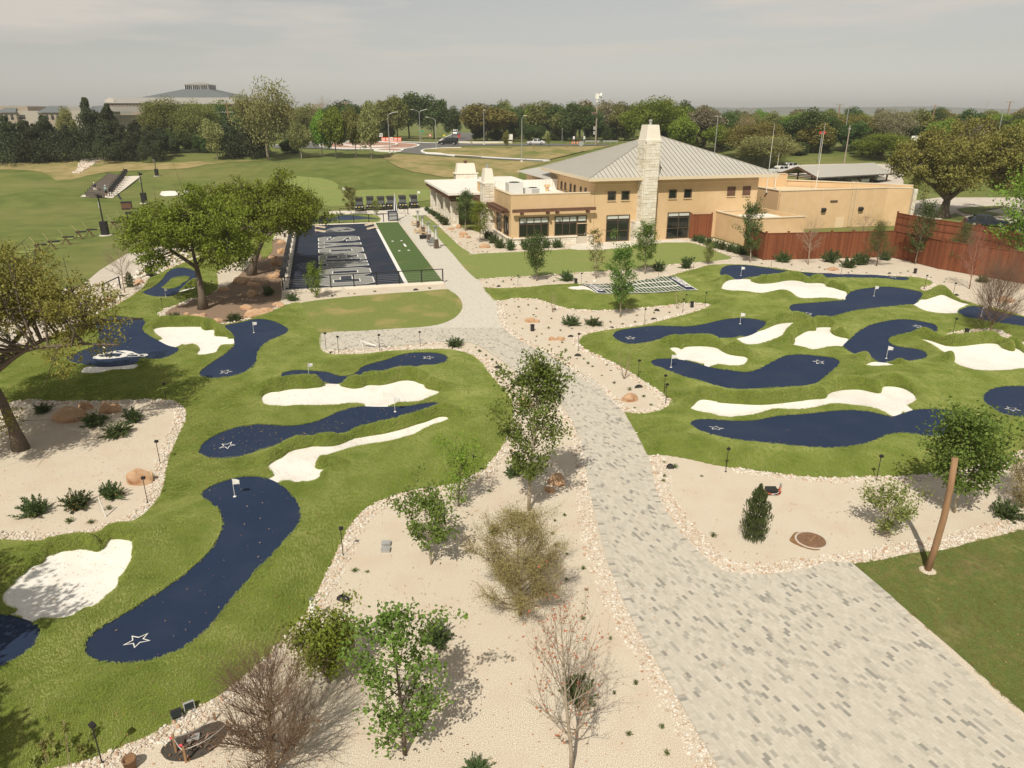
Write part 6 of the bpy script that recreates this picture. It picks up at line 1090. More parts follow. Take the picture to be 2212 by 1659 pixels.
def young(w,h,seed,clear=.22,nb=34,up=.75,leaf=.07,npb=34,spread=.16,prof=None,twigs=0,tr=None,stems=1,asp=.55,lt=.30,top=.18,bend=.3,twl=.4,ts=3,droop=0.,br=.28):
    rs=np.random.RandomState(seed); tr=tr or h*.011+.012; wood=MB(); L=[]; axis=[]
    prof=prof or (lambda t:math.sin(math.pi*min(1,(t*.92+.10)))**.7)
    for s in range(stems):
        lean=np.array([rs.normal(0,.02),rs.normal(0,.02),1.]) if stems==1 else np.array([math.cos(s*2.4+seed)*.30,math.sin(s*2.4+seed)*.30,1.])
        tk=branch_pts((0,0,-.05),lean,h*(1 if stems==1 else rs.uniform(.8,1.)),rs,7,.05 if stems==1 else .5,.035); R_=[tr*(1-.88*i/7) for i in range(8)]
        wood.tube(tk,R_,7)
        m=nb//stems
        for i in range(m):
            t=clear+(1-clear)*(i+rs.uniform(.1,.9))/m; p=along(tk,np.array([t]))[0]; az=i*2.4+seed+rs.normal(0,.35); q=(t-clear)/(1-clear)
            ln=max(.12,w/2*prof(q)*rs.uniform(.7,1.2)); el=up*(.6+.7*q)+rs.normal(0,.12)
            d=(math.cos(az)*math.cos(el),math.sin(az)*math.cos(el),math.sin(el)); ln=ln/max(.35,math.cos(el))*.92
            Q=branch_pts(p,d,ln,rs,4,bend,.09); r0=max(.006,tr*(1-.88*t)*.5); wood.tube(Q,[r0,r0*.75,r0*.55,r0*.4,r0*.2],4,cap=False)
            ends=[(Q,1.)]
            for k in range(twigs):
                tt=rs.uniform(.25,.95); pp=along(Q,np.array([tt]))[0]; d2=(Q[-1]-Q[0])/np.linalg.norm(Q[-1]-Q[0])+rs.normal(0,.55,3)+np.array([0,0,.25]); l2=ln*twl*rs.uniform(.5,1.2)
                Q2=branch_pts(pp,d2,l2,rs,2,.3,.12); wood.tube(Q2,[r0*.42,r0*.3,r0*.14],ts,cap=False); ends.append((Q2,.5))
                if twigs>7:
                    for z in range(2):
                        p3=along(Q2,np.array([rs.uniform(.4,1)]))[0]; Q3=branch_pts(p3,(Q2[-1]-Q2[0])/l2+rs.normal(0,.6,3)+np.array([0,0,.2]),l2*.6,rs,1,.2,.1); wood.tube(Q3,[r0*.22,r0*.1],3,cap=False)
            if npb:
                for E,fr in ends:
                    n=max(1,int(npb*fr*(.5+.8*prof(q)))); tt=rs.uniform(lt,1.02,n)**.8; pp=along(E,tt); pp=pp+rs.normal(0,1,(n,3))*spread*np.array([1,1,.8])*min(1,ln/.5); L.append(pp)
    return wood,(np.concatenate(L) if L else None),rs
def put_tree(name,label,group,x,y,w,h,seed,bark,leafm,cat='tree',z=0,**k):
    lf=k.get('leaf',.07); asp=k.get('asp',.55); dr=k.get('droop',0.)
    wood,L,rs=young(w*1.18,h*.88,seed,**k); root=empty(name,(x,y,z),rs.uniform(0,6.28),label,cat,group)
    wood.build('trunk',bark,root,smooth=True)
    if L is not None and leafm:
        V,F=leaf_quads(L,lf,rs,asp,droop=dr); ob('crown',mesh_np('crown',V,F,leafm),root)
    return root
BT=POINTS; YG='young trees in the gravel beds'
K_MS=dict(clear=.14,nb=40,up=.42,leaf=.046,npb=36,spread=.11,asp=.75,twigs=3)
K_M=dict(clear=.24,nb=44,up=.85,leaf=.052,npb=74,spread=.13,asp=.7,twigs=2,prof=lambda t:math.sin(math.pi*min(1,t*.86+.14))**.8)
K_D=dict(clear=.26,nb=46,up=.7,leaf=.055,npb=95,spread=.17,asp=.75,prof=lambda t:math.sin(math.pi*min(1,t*.9+.12))**.6)
K_SP=dict(clear=.18,nb=28,up=.7,leaf=.06,npb=26,spread=.11,twigs=2)
K_W=dict(clear=.12,nb=30,up=1.0,leaf=.045,npb=34,spread=.10,twigs=2)
K_BB=dict(clear=.05,nb=80,up=.62,npb=0,twigs=22,twl=.45,bend=.45,tr=.045,prof=lambda t:math.sin(math.pi*min(1,t*.8+.2))**.6)
K_BR=dict(clear=.20,nb=34,up=.8,npb=3,leaf=.035,twigs=8,twl=.45,bend=.7,tr=.05,spread=.05,prof=lambda t:math.sin(math.pi*min(1,t*.80+.22))**.7)
K_BT=dict(clear=.28,nb=36,up=.65,npb=2,leaf=.05,twigs=10,twl=.4,prof=lambda t:math.sin(math.pi*min(1,t*.85+.15))**.8)
K_C=dict(clear=.10,nb=70,up=.45,npb=90,leaf=.026,spread=.10,twigs=9,twl=.42,prof=lambda t:max(.2,math.sin(math.pi*min(1,t*.72+.28))**.7),asp=.3)
K_CO=dict(clear=.20,nb=50,up=1.05,leaf=.065,npb=80,spread=.16,asp=.7,prof=lambda t:max(.12,math.sin(math.pi*min(1,t*.75+.25))**.8))
K_F=dict(clear=.16,nb=34,up=.55,leaf=.05,npb=90,spread=.2,asp=.35,twigs=3,prof=lambda t:max(.15,1-t*.85))
K_ST=dict(clear=.30,nb=44,up=.55,stems=4,leaf=.045,npb=80,spread=.14,asp=.65,twigs=1)
K_MU=dict(clear=.22,nb=34,up=.55,stems=4,leaf=.05,npb=34,spread=.12,twigs=2)
K_G=dict(clear=.05,nb=40,up=.8,leaf=.04,npb=90,spread=.15,asp=.35,twigs=2)
YT=[
('maple_sparse',0,'young_maple','young maple with airy green leaves, nearest the bottom centre',K_MS,'bark','l_maple'),
('shrubtree',0,'shrub_tree','bushy multi-stem green shrub beside the white pipe',K_ST,'bark_pale','l_bright'),
('bare_brown',0,'bare_shrub','bare round brown twiggy shrub at the bottom edge beside the taped pit',K_BB,'twig_brown',None),
('bare_brown',1,'bare_tree','bare brown twiggy tree on the gravel islet at right',dict(K_BB,clear=.2,up=.9),'twig_brown',None),
('bare_red',0,'bare_maple','leafless young tree with a few rust leaves at the bottom centre beside the path',K_BR,'bark_pale','l_redleaf'),
('bare_red',1,'bare_maple','reddish leafless tree in front of the right end of the red fence',K_BR,'twig_red','l_redleaf'),
('cypress',0,'young_cypress','feathery olive-brown cypress in the middle of the central gravel bed',K_C,'twig_brown','l_gold'),
('maple',0,'young_maple','tall slim green maple beside the path in the central gravel bed',dict(K_M,nb=50,npb=80),'bark_pale','l_maple'),
('maple',1,'young_maple','slim green tree standing in front of the football-field mat',K_M,'bark_pale','l_maple'),
('maple',2,'young_maple','small green tree right of the stone chimney base',K_M,'bark_pale','l_maple'),
('sparse',0,'young_tree','small sparse green tree left of the tall slim maple, with clear reddish trunk',dict(K_SP,clear=.3,nb=34,npb=34),'bark_pale','l_maple'),
('sparse',1,'young_tree','thin pale green tree between the two lawn-edge maples',K_SP,'bark_pale','l_olive'),
('sparse',2,'young_tree','pale green tree by the railing left of the golf carts',dict(K_SP,npb=60,nb=36),'bark_pale','l_olive'),
('wispy',0,'young_tree','yellow-green wispy tree at the edge of the left turf',K_W,'bark','l_bright'),
('wispy',1,'sapling_tree','tiny wispy tree at the right tip of the front lawn',K_W,'bark','l_olive'),
('wispy',2,'sapling_tree','small pale tree partly hiding the middle golf carts',K_W,'bark','l_olive'),
('wispy',3,'young_tree','light green small tree against the near field railing',dict(K_W,npb=60),'bark','l_bright'),
('multistem',0,'young_tree','low multi-stem green tree left of the leaning wooden pole',K_MU,'bark_pale','l_olive'),
('maple_dense',0,'young_maple','dense glossy green maple behind the leaning wooden pole',dict(K_D,nb=62,npb=120,leaf=.058),'bark_pale','l_maple'),
('maple_dense',1,'young_maple','dense dark green tree at the front lawn edge left of the door',K_D,'bark_pale','l_dark'),
('maple_dense',2,'young_maple','round green maple beside the low wing of the clubhouse',K_D,'bark_pale','l_oak'),
('maple_dense',3,'young_maple','taller green maple beside the porch columns',K_D,'bark_pale','l_dark'),
('gold',0,'conifer_shrub','golden-brown conifer cut off by the right frame edge',K_G,'bark','l_gold'),
('columnar',0,'columnar_tree','narrow dark green tree at the left corner of the red fence',K_CO,'bark_pale','l_dark'),
('columnar',1,'columnar_tree','narrow dark green tree with bare reddish tips at the bend of the red fence',K_CO,'bark_pale','l_dark'),
('bare_tan',0,'bare_tree','bare tan rounded tree in front of the middle of the red fence',K_BT,'twig_tan',None),
('bare_tan',1,'bare_tree','taller bare pale tree in front of the red fence with few leaves on top',dict(K_BT,npb=3),'twig_tan','l_tanleaf'),
('bare_tan',2,'bare_tree','bare grey tree beside the dark shrub left of the turf-island green',K_BT,'twig_tan',None),
('feathery',0,'young_tree','feathery green tree with dark trunk before the red fence',K_F,'bark','l_feather'),
('feathery',1,'young_tree','feathery green tree beside the reddish leafless tree at the fence',K_F,'bark','l_feather'),
]
for i,(k,j,nm,lab,prm,bk,lfm) in enumerate(YT):
    x,y,w,h=POINTS[k][j]; w,h=(w*1.05,h*.92) if k=='bare_brown' else (w,h); put_tree(nm,lab,YG,x,y,w,h,100+i,M[bk],M[lfm] if lfm else None,**prm)
# crisp edge-of-frame tree on the right and saplings
put_tree('leafy_tree','bright green leafy tree cut off by the right edge behind the fence bend',None,44.6,61.6,6.4,9.0,171,M['bark'],M['l_bright'],clear=.15,nb=70,up=.6,leaf=.12,npb=90,spread=.35,asp=.6)
for i,((x,y,w,h),lab) in enumerate(zip(POINTS['sapling'],['bare sapling stems left of the football-field mat','bare sapling stems between the paved path and the boot-shaped green','bare sapling stems at the right end of the peninsula bed'])):
    put_tree('sapling',lab,'bare saplings',x,y,w,h,200+i,M['twig_tan'],None,'sapling',stems=3,clear=.3,nb=14,up=1.1,npb=0,twigs=2)
# columnar juniper
def conifer_mesh(seed,n=5200,leafm='l_juniper',pts=26,hgt=1.,spike=.5):
    rs=np.random.RandomState(seed); t=rs.uniform(0,1,n)**.9; r=.5*np.sin(np.pi*np.clip(t*.80+.20,0,1))**.75*(.75+.25*np.sin(t*31+rs.uniform(0,6,n)*.2)); a=rs.uniform(0,6.28,n); rr=r*rs.uniform(.45,1.05,n)
    P=np.c_[rr*np.cos(a),rr*np.sin(a),t*.96+.03]; ax=np.c_[np.cos(a)*.5,np.sin(a)*.5,np.ones(n)]
    V,F=leaf_quads(P,.045,rs,.3,.2,ax); return mesh_np('foliage',V,F,M[leafm])
x,y,w,h=POINTS['juniper_col'][0]
r=empty('column_juniper',(x,y,0),0,'narrow upright dark green juniper near the manhole','conifer'); o=ob('foliage',conifer_mesh(1,3800),r); o.scale=(w*1.05,w*1.05,h); MB().lathe([(.05,-.05),(.03,.5)],6).build('trunk',M['bark'],r)
x,y,w,h=POINTS['upright'][0]
r=empty('upright_shrub',(x,y,0),0,'dark upright shrub beside the bare grey tree, upper left','shrub'); o=ob('foliage',conifer_mesh(2,2600),r); o.scale=(w,w,h); MB().lathe([(.05,-.05),(.03,.5)],6).build('stem',M['bark'],r)
# spreading junipers
def juniper_mesh(seed):
    rs=np.random.RandomState(seed); P=[];A=[]
    for i in range(54):
        az=rs.uniform(0,6.28); el=rs.uniform(.25,1.35); L=rs.uniform(.62,1.0)*(.62+.5*math.sin(el)*.3)
        d=np.array([math.cos(az)*math.cos(el),math.sin(az)*math.cos(el),math.sin(el)*1.15]); Q=branch_pts((rs.normal(0,.05),rs.normal(0,.05),.02),d,L*.62,rs,5,-.10,.10); n=44
        t=rs.uniform(.12,1,n); pp=along(Q,t)+rs.normal(0,.028,(n,3))*(1.25-t)[:,None]; P.append(pp); A.append(np.tile(Q[-1]-Q[-3],(n,1))/np.linalg.norm(Q[-1]-Q[-3])+rs.normal(0,.45,(n,3)))
    V,F=leaf_quads(np.concatenate(P),.040,rs,.26,.3,np.concatenate(A)); V[:,2]=np.maximum(V[:,2],.0); return mesh_np('juniper',V,F,M['l_juniper'])
JM=[juniper_mesh(i) for i in range(5)]
SL=['spiky juniper nearest the left frame edge in the west bed','spiky juniper in the middle of the near three in the west bed','spiky juniper beside the orange boulder with a path light','lower juniper of the upper cluster in the west bed','juniper in front of the flat orange boulder in the west bed','upper right juniper of the west bed cluster','dark juniper behind the west bed boulders next to the oak trunk','juniper at the lower left tip of the mulch bed','juniper at the lower edge of the mulch bed','tall dark juniper at the near left corner of the lettered field','juniper at the foot of the near field railing corner','big spiky juniper at the end of the paved spur','small juniper by the far railing left of the carts','larger juniper in the peninsula bed right of the path','second juniper of the pair in the peninsula bed','low juniper in the gravel strip below the front lawn','juniper right of the tree below the stone chimney','juniper beside a path light at the lawn edge','juniper near the clubhouse door']+[None]*34
def shrub_label(i,x,y):
    if i<19: return SL[i],None
    if 19<=i<=21: return 'juniper in the short row along the clubhouse front plinth','junipers along the clubhouse front'
    if 22<=i<=24: return 'juniper in the dense clump at the side of the low wing','junipers beside the low wing'
    if 25<=i<=30: return 'juniper in the hedge row beside the porch columns','juniper hedge by the porch'
    if 31<=i<=38: return 'juniper in the hedge row along the ochre annex wall','juniper hedge by the annex'
    return ['juniper at the left end of the red fence','juniper in front of the middle of the red fence','lower juniper of the pair near the feathery tree','upper juniper of the pair near the feathery tree','juniper tucked against the bend of the red fence','dark juniper under the right part of the red fence','juniper behind the tall slim maple by the path','juniper at the left foot of the tall slim maple','small dark juniper left of the olive-brown cypress','long spiky juniper behind the nearest maple','juniper cut off by the bottom frame edge','dark juniper behind the leafless rust-leaf tree','large dark juniper at the right frame edge'][i-39],None
for i,(x,y,w,h) in enumerate(POINTS['shrub']):
    lab,grp=shrub_label(i,x,y); o=ob('juniper_shrub',JM[i%5],None,(x,y,-.02 if y<60 else .0),rnd.uniform(0,6.28)); k_=1.3 if y<60 else 1.6; o.scale=(w*k_,w*k_,h*k_*(1.15 if y<60 else 1.75)); tag(o,lab,'shrub',grp or 'spreading junipers')
# small tufts
def tuft_mesh(seed):
    rs=np.random.RandomState(seed); n=70; az=rs.uniform(0,6.28,n); el=rs.uniform(.3,1.4,n); r=rs.uniform(.1,.48,n); P=np.c_[np.cos(az)*np.cos(el)*r,np.sin(az)*np.cos(el)*r,np.sin(el)*r*1.2+.05]; A=np.c_[np.cos(az)*np.cos(el),np.sin(az)*np.cos(el),np.sin(el)]
    V,F=leaf_quads(P,.17,rs,.22,.2,A); V[:,2]=np.maximum(V[:,2],0); return mesh_np('tuft',V,F,M['l_tuft'])
TM=[tuft_mesh(i) for i in range(4)]
for i,(x,y,w,h) in enumerate(POINTS['tuft']):
    o=ob('garden_tuft',TM[i%4],None,(x,y,0),i*1.7); o.scale=(w*.95,w*.95,h*.95); tag(o,'small dark green tuft planted in the pale gravel','plant','small tufts planted in the gravel beds')
# boulders
def boulder_mesh(seed):
    rs=np.random.RandomState(seed); bm=bmesh.new(); bmesh.ops.create_icosphere(bm,subdivisions=3,radius=1)
    V=np.array([v.co[:] for v in bm.verts]); N=V.copy()
    for k in range(9):   # cut flat faces
        d=rs.normal(0,1,3); d[2]=abs(d[2])*.8 if k>2 else d[2]; d/=np.linalg.norm(d); lim=rs.uniform(.58,.85); q=V@d; V=V-np.maximum(q-lim,0)[:,None]*d
    V+=N*(.05*np.sin(V[:,[1]]*7+seed)*np.sin(V[:,[0]]*6+1)+rs.normal(0,.012,(len(V),1))); V[:,2]=np.clip(V[:,2],-.45,None)
    F=np.array([[v.index for v in f.verts] for f in bm.faces]); bm.free(); V[:,2]+=.4; V/=np.array([np.ptp(V[:,0]),np.ptp(V[:,1]),V[:,2].max()]); return mesh_np('boulder',V,F,M['boulder'])
BM=[boulder_mesh(i) for i in range(7)]
BL=['largest flat orange boulder in the west bed','upright tan boulder behind the large flat one in the west bed','long tan boulder behind the juniper cluster in the west bed','orange boulder with a path light in front, west bed','orange boulder beside the dark upright shrub','small boulder left of the turf-island green','pale flat boulder near the oak trunks','reddish boulder beside the leaning oak','small reddish boulder above the leaning oak bed','long orange edging boulder at the lower rim of the mulch bed','low orange edging stone right of the long one, mulch bed','orange stone between the juniper and the long edging boulder','large edging boulder at the right end of the mulch bed rim','small stone behind the long edging boulder']+['orange boulder in the scattered line beside the railed field']*13+['orange boulder behind the black speaker in the peninsula bed','smaller half of the boulder pair behind the black speaker','left of the two flat boulders in the peninsula bed','right of the two flat boulders in the peninsula bed','single orange boulder at the lower tip of the peninsula bed','orange boulder under the tall slim maple','tan striped boulder below the orange one under the slim maple','orange boulder hidden behind the slim maple crown','flat tan slab in the gravel before the red fence','tan boulder at the right edge behind the bare tree']+['orange boulder in the gravel beside the low wing']*6
for i,(x,y,w,h) in enumerate(POINTS['boulder']):
    g='boulders beside the field' if 14<=i<27 else 'boulders beside the low wing' if i>=37 else 'sandstone boulders'
    o=ob('boulder',BM[i%7],None,(x,y+w*.2,-.03),rnd.uniform(-.5,.5)+(3.14 if i%2 else 0)); o.scale=(w*1.05,w*.7,h*.95); tag(o,BL[i],'boulder',g)
# ---------------------------------------------------------------- large oaks
def oak(name,label,base,trunk,forks,clumps,leafm,seed,leaf,npc,r0,cr,group=None,twig=3):
    "trunk polyline, limbs reaching every clump centre, leaves round the clumps"
    rs=np.random.RandomState(seed); root=empty(name,base,0,label,'tree',group); wood=MB(); trunk=np.array(trunk,float); n=len(trunk)
    wood.tube(trunk,[r0*1.5]+[r0*(1-.45*i/(n-1)) for i in range(1,n)],9)
    L=[];lim=[]
    for f in forks:
        Q=np.array([trunk[-1]]+list(f),float); Q2=smooth(Q,4,False) if len(Q)>2 else Q; Q2=Q2+rs.normal(0,.05,Q2.shape)*np.linspace(0,1,len(Q2))[:,None]; m=len(Q2); wood.tube(Q2,[r0*.52*(1-.72*i/(m-1)) for i in range(m)],6); lim.append(Q2)
    allp=np.concatenate(lim)
    for c in clumps:
        c=np.array(c[:3])+rs.normal(0,.15,3); rr=cr*rs.uniform(.75,1.25)
        j=np.argmin(((allp-c)**2).sum(1)+rs.uniform(0,.8,len(allp))); p=allp[j]; mid=(p+c)/2+rs.normal(0,.25,3); q=np.array([p,mid,c]); wood.tube(q,[.05+r0*.08,.035+r0*.03,.015],4,cap=False)
        for k in range(twig):
            e=c+rs.normal(0,1,3)*rr*.6; wood.tube([c*.4+mid*.6,(c+e)/2,e],[.022,.014,.006],3,cap=False)
        m=int(npc*rs.uniform(.7,1.3)); d=rs.normal(0,1,(m,3)); d/=np.linalg.norm(d,axis=1)[:,None]; sub=rs.normal(0,1,(7,3)); sub/=np.linalg.norm(sub,axis=1)[:,None]; k=rs.randint(0,7,m)
        P=c+(sub[k]*.62+d*.42*rs.uniform(.3,1.15,(m,1)))*rr*np.array([1,1,.72]); L.append(P)
    wood.build('trunk',M['bark'],root,smooth=True)
    V,F=leaf_quads(np.concatenate(L),leaf,rs,.5,.5); ob('crown',mesh_np('crown',V,F,leafm),root); return root
def clumps_in(c,r,n,seed,shell=.55,zmin=-.55):
    rs=np.random.RandomState(seed); out=[]
    while len(out)<n:
        d=rs.normal(0,1,3); d/=np.linalg.norm(d); k=rs.uniform(shell,1.)
        if d[2]<zmin: continue
        out.append(tuple(np.array(c)+d*k*np.array(r)))
    return out
oak('live_oak','big oak with sparse brownish leaves at the left frame edge in the west bed',(-21.0,27.7,0),[(0,0,-.1),(-.15,.1,1.0),(-.5,.3,2.2),(-.9,.5,3.1)],[[(.2,1.6,4.0),(2.2,3.2,4.6),(4.0,4.2,4.6)],[(-1.5,2.0,4.6),(-1.2,4.5,5.8)],[(.8,.6,4.2),(2.6,.9,4.4),(4.4,1.4,4.2)],[(-2.6,.6,4.4),(-4.4,1.4,5.4)],[(-.2,3.2,5.0),(.9,5.6,6.0)]],
    clumps_in((-1.4,2.2,5.8),(5.0,4.4,2.3),115,3,.2,-.7)+clumps_in((-1.3,-3.4,6.3),(2.9,2.8,1.5),40,23,.2,-.8)+[(2.6,1.2,4.3),(2.2,.4,3.9),(3.3,2.4,4.4),(-.9,-.3,1.8),(-.5,-.4,1.4)],M['l_autumn'],5,.070,470,.25,1.15,'oaks beside the course',4)
oak('live_oak','spreading green oak with leaning trunk in front, left of the lettered field',(-22.6,51.07,0),[(0,0,-.1),(.05,0,1.0),(.0,.1,2.2),(-.1,.2,3.0)],[[(-1.3,.2,3.9),(-3.0,.6,5.0),(-4.6,1.0,5.6)],[(-.4,.6,4.6),(-1.0,1.2,6.6)],[(1.2,.4,4.3),(2.8,.9,5.4),(4.0,1.2,5.8)],[(.6,1.6,4.6),(1.0,3.0,6.4)]],
    clumps_in((-.3,.8,5.6),(4.5,4.0,2.9),80,5,.4,-.7)+[(2.0,-1.0,3.6),(3.0,-.6,4.0),(-3.4,-.5,4.2)],M['l_oak'],6,.105,440,.30,1.3,'oaks beside the course')
oak('live_oak','green oak with leaning trunk directly beside the railed lettered field',(-23.0,62.7,0),[(0,0,-.1),(.3,0,1.0),(.8,.1,2.2),(1.3,.2,3.0)],[[(2.6,.3,4.0),(4.4,.6,5.0)],[(1.5,.8,4.8),(1.6,1.4,7.0)],[(.0,.6,4.3),(-2.2,.9,5.6),(-3.8,1.0,6.4)],[(2.4,2.0,5.0),(3.8,3.0,6.2)]],
    clumps_in((1.9,.2,5.5),(5.6,4.4,2.9),88,8,.4,-.7),M['l_oak'],7,.115,430,.32,1.35,'oaks beside the course')
# ---------------------------------------------------------------- trees beyond
def crown_unit(seed,n,ncl,leaf,shape='round',asp=.55):
    rs=np.random.RandomState(seed); P=[]
    if shape=='cedar': C=[(rs.normal(0,.32)*(1.05-t),rs.normal(0,.32)*(1.05-t),.14+.80*t,.20*(1.12-t)+.05) for t in rs.uniform(0,1,ncl)]
    else:
        C=[]
        while len(C)<ncl:
            d=rs.normal(0,1,3); d/=np.linalg.norm(d); k=rs.uniform(.35,.95)
            if d[2]<-.85: continue
            C.append((d[0]*k*.40,d[1]*k*.40,.56+d[2]*k*.36,rs.uniform(.12,.20)))
    for c in C:
        m=int(n/ncl*rs.uniform(.6,1.4)); d=rs.normal(0,1,(m,3)); d/=np.linalg.norm(d,axis=1)[:,None]; P.append(np.array(c[:3])+d*c[3]*rs.uniform(.45,1.1,(m,1))*np.array([1,1,.8]))
    P=np.concatenate(P); V,F=leaf_quads(P,leaf,rs,asp,.5); return V,F
def trunk_unit(seed,top=.5,r=.022,nl=5,spread=.26):
    rs=np.random.RandomState(seed); m=MB(); m.tube([(0,0,-.04),(rs.normal(0,.01),0,.15),(rs.normal(0,.02),rs.normal(0,.02),.3)],[r*1.3,r,r*.85],6)
    for i in range(nl):
        a=i*6.28/nl+rs.uniform(0,1); e=rs.uniform(.5,1); m.tube([(0,0,.26),(math.cos(a)*spread*.5*e,math.sin(a)*spread*.5*e,.42+.05*e),(math.cos(a)*spread*e,math.sin(a)*spread*e,.62+.18*rs.uniform(0,1))],[r*.6,r*.4,r*.15],5,cap=False)
    return m
CU={}
def cmesh(shape,v,matname):
    k=(shape,v,matname)
    if k not in CU:
        g=(shape,v)
        if g not in CU: CU[g]=crown_unit(40+v,{'round':9500,'cedar':8500,'cotton':9500,'dead':2500,'fine':24000}[shape],{'round':34,'cedar':30,'cotton':46,'dead':50,'fine':60}[shape],{'round':.026,'cedar':.028,'cotton':.015,'dead':.016,'fine':.0135}[shape],'cedar' if shape=='cedar' else 'round',.3 if shape=='dead' else .5)
        V,F=CU[g]; CU[k]=mesh_np('crown',V,F,M[matname])
    return CU[k]
TU={}
def tmesh(v,bark):
    if (v,bark) not in TU: TU[(v,bark)]=trunk_unit(60+v).mesh('trunk',M[bark],True)
    return TU[(v,bark)]
BK={'cedar':('cedar','l_cedar','bark_pale','dark cedar'),'pale':('round','l_pale','bark_pale','pale green loose-leaved tree'),'olive':('round','l_olive','bark','olive green broad tree'),'bright':('round','l_bright','bark','bright spring-green tree'),'cottonwood':('cotton','l_pale','bark_pale','tallest pale cottonwood with bare forking trunk'),'dead':('dead','l_tanleaf','bark_pale','nearly leafless tan tree'),'dark':('round','l_dark','bark','dark green dense tree'),'grey':('round','l_grey','bark_pale','grey-brown budding tree'),'brownoak':('round','l_brownoak','bark','brownish spreading oak'),'oakdark':('round','l_dark','bark','dark green tall tree')}
ORD=['first','second','third','fourth','fifth','sixth','seventh','eighth','ninth','tenth','eleventh','twelfth','thirteenth','fourteenth','fifteenth']
def far_tree(kind,x,y,z,h,w,label,group,v,trunk=True):
    sh,lm,bk,_=BK[kind]; sh='fine' if (w>11 and y<200 and sh=='round') else sh; r=empty('cedar_tree' if kind=='cedar' else 'oak_tree' if 'oak' in kind else 'cottonwood_tree' if kind=='cottonwood' else 'tree',(x,y,z-.1),v*1.9,label,'tree',group)
    c=ob('crown',cmesh(sh,v%3,lm),r); c.scale=(w,w,h)
    t=ob('trunk',tmesh(v%4,bk),r); s=min(w*.8,h); t.scale=(s,s,h); return r
order=sorted(range(len(BG)),key=lambda i:math.atan2(BG[i][1],BG[i][2])); cnt={}; tot={}
for b in BG: tot[b[0]]=tot.get(b[0],0)+1
for i in order:
    k,x,y,z,h,w=BG[i]; h*=1.06; j=cnt.get(k,0); cnt[k]=j+1
    lab=BK[k][3]+(', %s of these from the left along the tree line'%ORD[j] if tot[k]>1 else ' in the tree line')
    if (k,round(w))==('brownoak',20): continue
    far_tree(k,x+(2.5 if round(w)==20 and k=='brownoak' else 0),y,z,h,w*(1.15 if round(w)==20 and k=='brownoak' else 1),lab,'trees along the far tree line',i)
rf=random.Random(77)
for row,(d0,hs,st) in enumerate(((236,(9.5,12.0),5.6),(262,(11,13.5),8))):
    x=-215.
    while x<235:
        y=d0+rf.uniform(-6,8); gap=-34<x*238/y<-13
        if not gap and x/y>-.40:
            hh=rf.uniform(*hs)*(1. if x<60 else .82)
            far_tree(rf.choice(['dark','olive','dark','bright','grey','olive','oakdark','brownoak']),x,y,5.2,hh,hh*rf.uniform(.8,1.15),'tree standing in the dense wood beyond the road','wood beyond the road',rf.randint(0,40))
        x+=rf.uniform(.7,1.3)*st
# dark understorey along the wood edge
us=[]; 
for i in range(58):
    x=-120+i*4.6+rf.uniform(-1.5,1.5); y=(170+rf.uniform(0,8)) if x<-48 else 228+rf.uniform(-3,5)
    if -34<x*230/y<-10 and x>-48: continue
    hh=rf.uniform(3.2,5.5); r=empty('undergrowth_bush',(x,y,T(x,y)-1.0),rf.uniform(0,6),'dark bushy undergrowth filling the edge of the wood','bush','undergrowth at the wood edge'); c=ob('crown',cmesh('round',i%3,'l_dark'),r); c.scale=(6.5,5.5,hh*1.3)
for i in range(22):
    x=40+i*4.1+rf.uniform(-1.5,1.5); y=172+rf.uniform(-4,18)+(12 if x<60 else 0); hh=rf.uniform(6.5,9)
    far_tree(rf.choice(['dark','olive','brownoak','bright','grey','oakdark']),x,y,T(x,y),hh,hh*rf.uniform(.95,1.3),'tree in the thicket behind the car park','thicket behind the car park',rf.randint(0,40))
for i in range(20):
    x=42+i*4.4+rf.uniform(-1.5,1.5); y=168+rf.uniform(0,6)+(12 if x<60 else 0); r=empty('undergrowth_bush',(x,y,T(x,y)-1.0),rf.uniform(0,6),'dark bush in the thicket behind the car park','bush','bushes behind the car park'); c=ob('crown',cmesh('round',i%3,'l_dark' if i%3 else 'l_olive'),r); c.scale=(6.,5.,rf.uniform(3.5,5.5))
# small staked trees on the verge by the road
for i,(x,y,h) in enumerate([(-1.5,183,5.0),(5,176,2.4),(9,190,3.6),(13,178,2.6),(-10,186,2.4)]):
    r=far_tree('olive' if h>3 else 'dead',x,y,T(x,y),h,h*.42,['slim young tree on the dry verge before the road','staked bare sapling on the dry verge','young tree beside the white car','bare sapling nearest the hip roof on the verge','bare sapling at the left end of the verge'][i],'young verge trees',i)

# trees just outside the frame whose shade falls into the picture
oak('live_oak','oak outside the left edge shading the nearest bunker',(-17.2,10.6,0),[(0,0,-.1),(0,0,1.4),(.2,.1,3.0)],[[(1.4,.2,4.2),(2.6,.6,5.6)],[(-1.2,.3,4.4),(-2.4,.6,5.8)],[(.2,1.4,4.6),(.4,2.4,6.4)]],clumps_in((0,.6,6.0),(3.6,3.4,2.0),46,15,.3,-.7),M['l_oak'],16,.10,300,.26,1.0)
oak('live_oak','oak outside the right edge shading the corner lawn',(21.5,13.0,0),[(0,0,-.1),(0,0,1.4),(-.2,.1,2.8)],[[(1.2,.2,4.0),(2.2,.6,5.2)],[(-1.2,.3,4.2),(-2.0,.6,5.4)],[(.2,1.4,4.4),(.4,2.2,6.0)]],clumps_in((0,.4,5.4),(2.8,2.8,1.8),34,17,.3,-.7),M['l_oak'],18,.10,300,.24,.9)
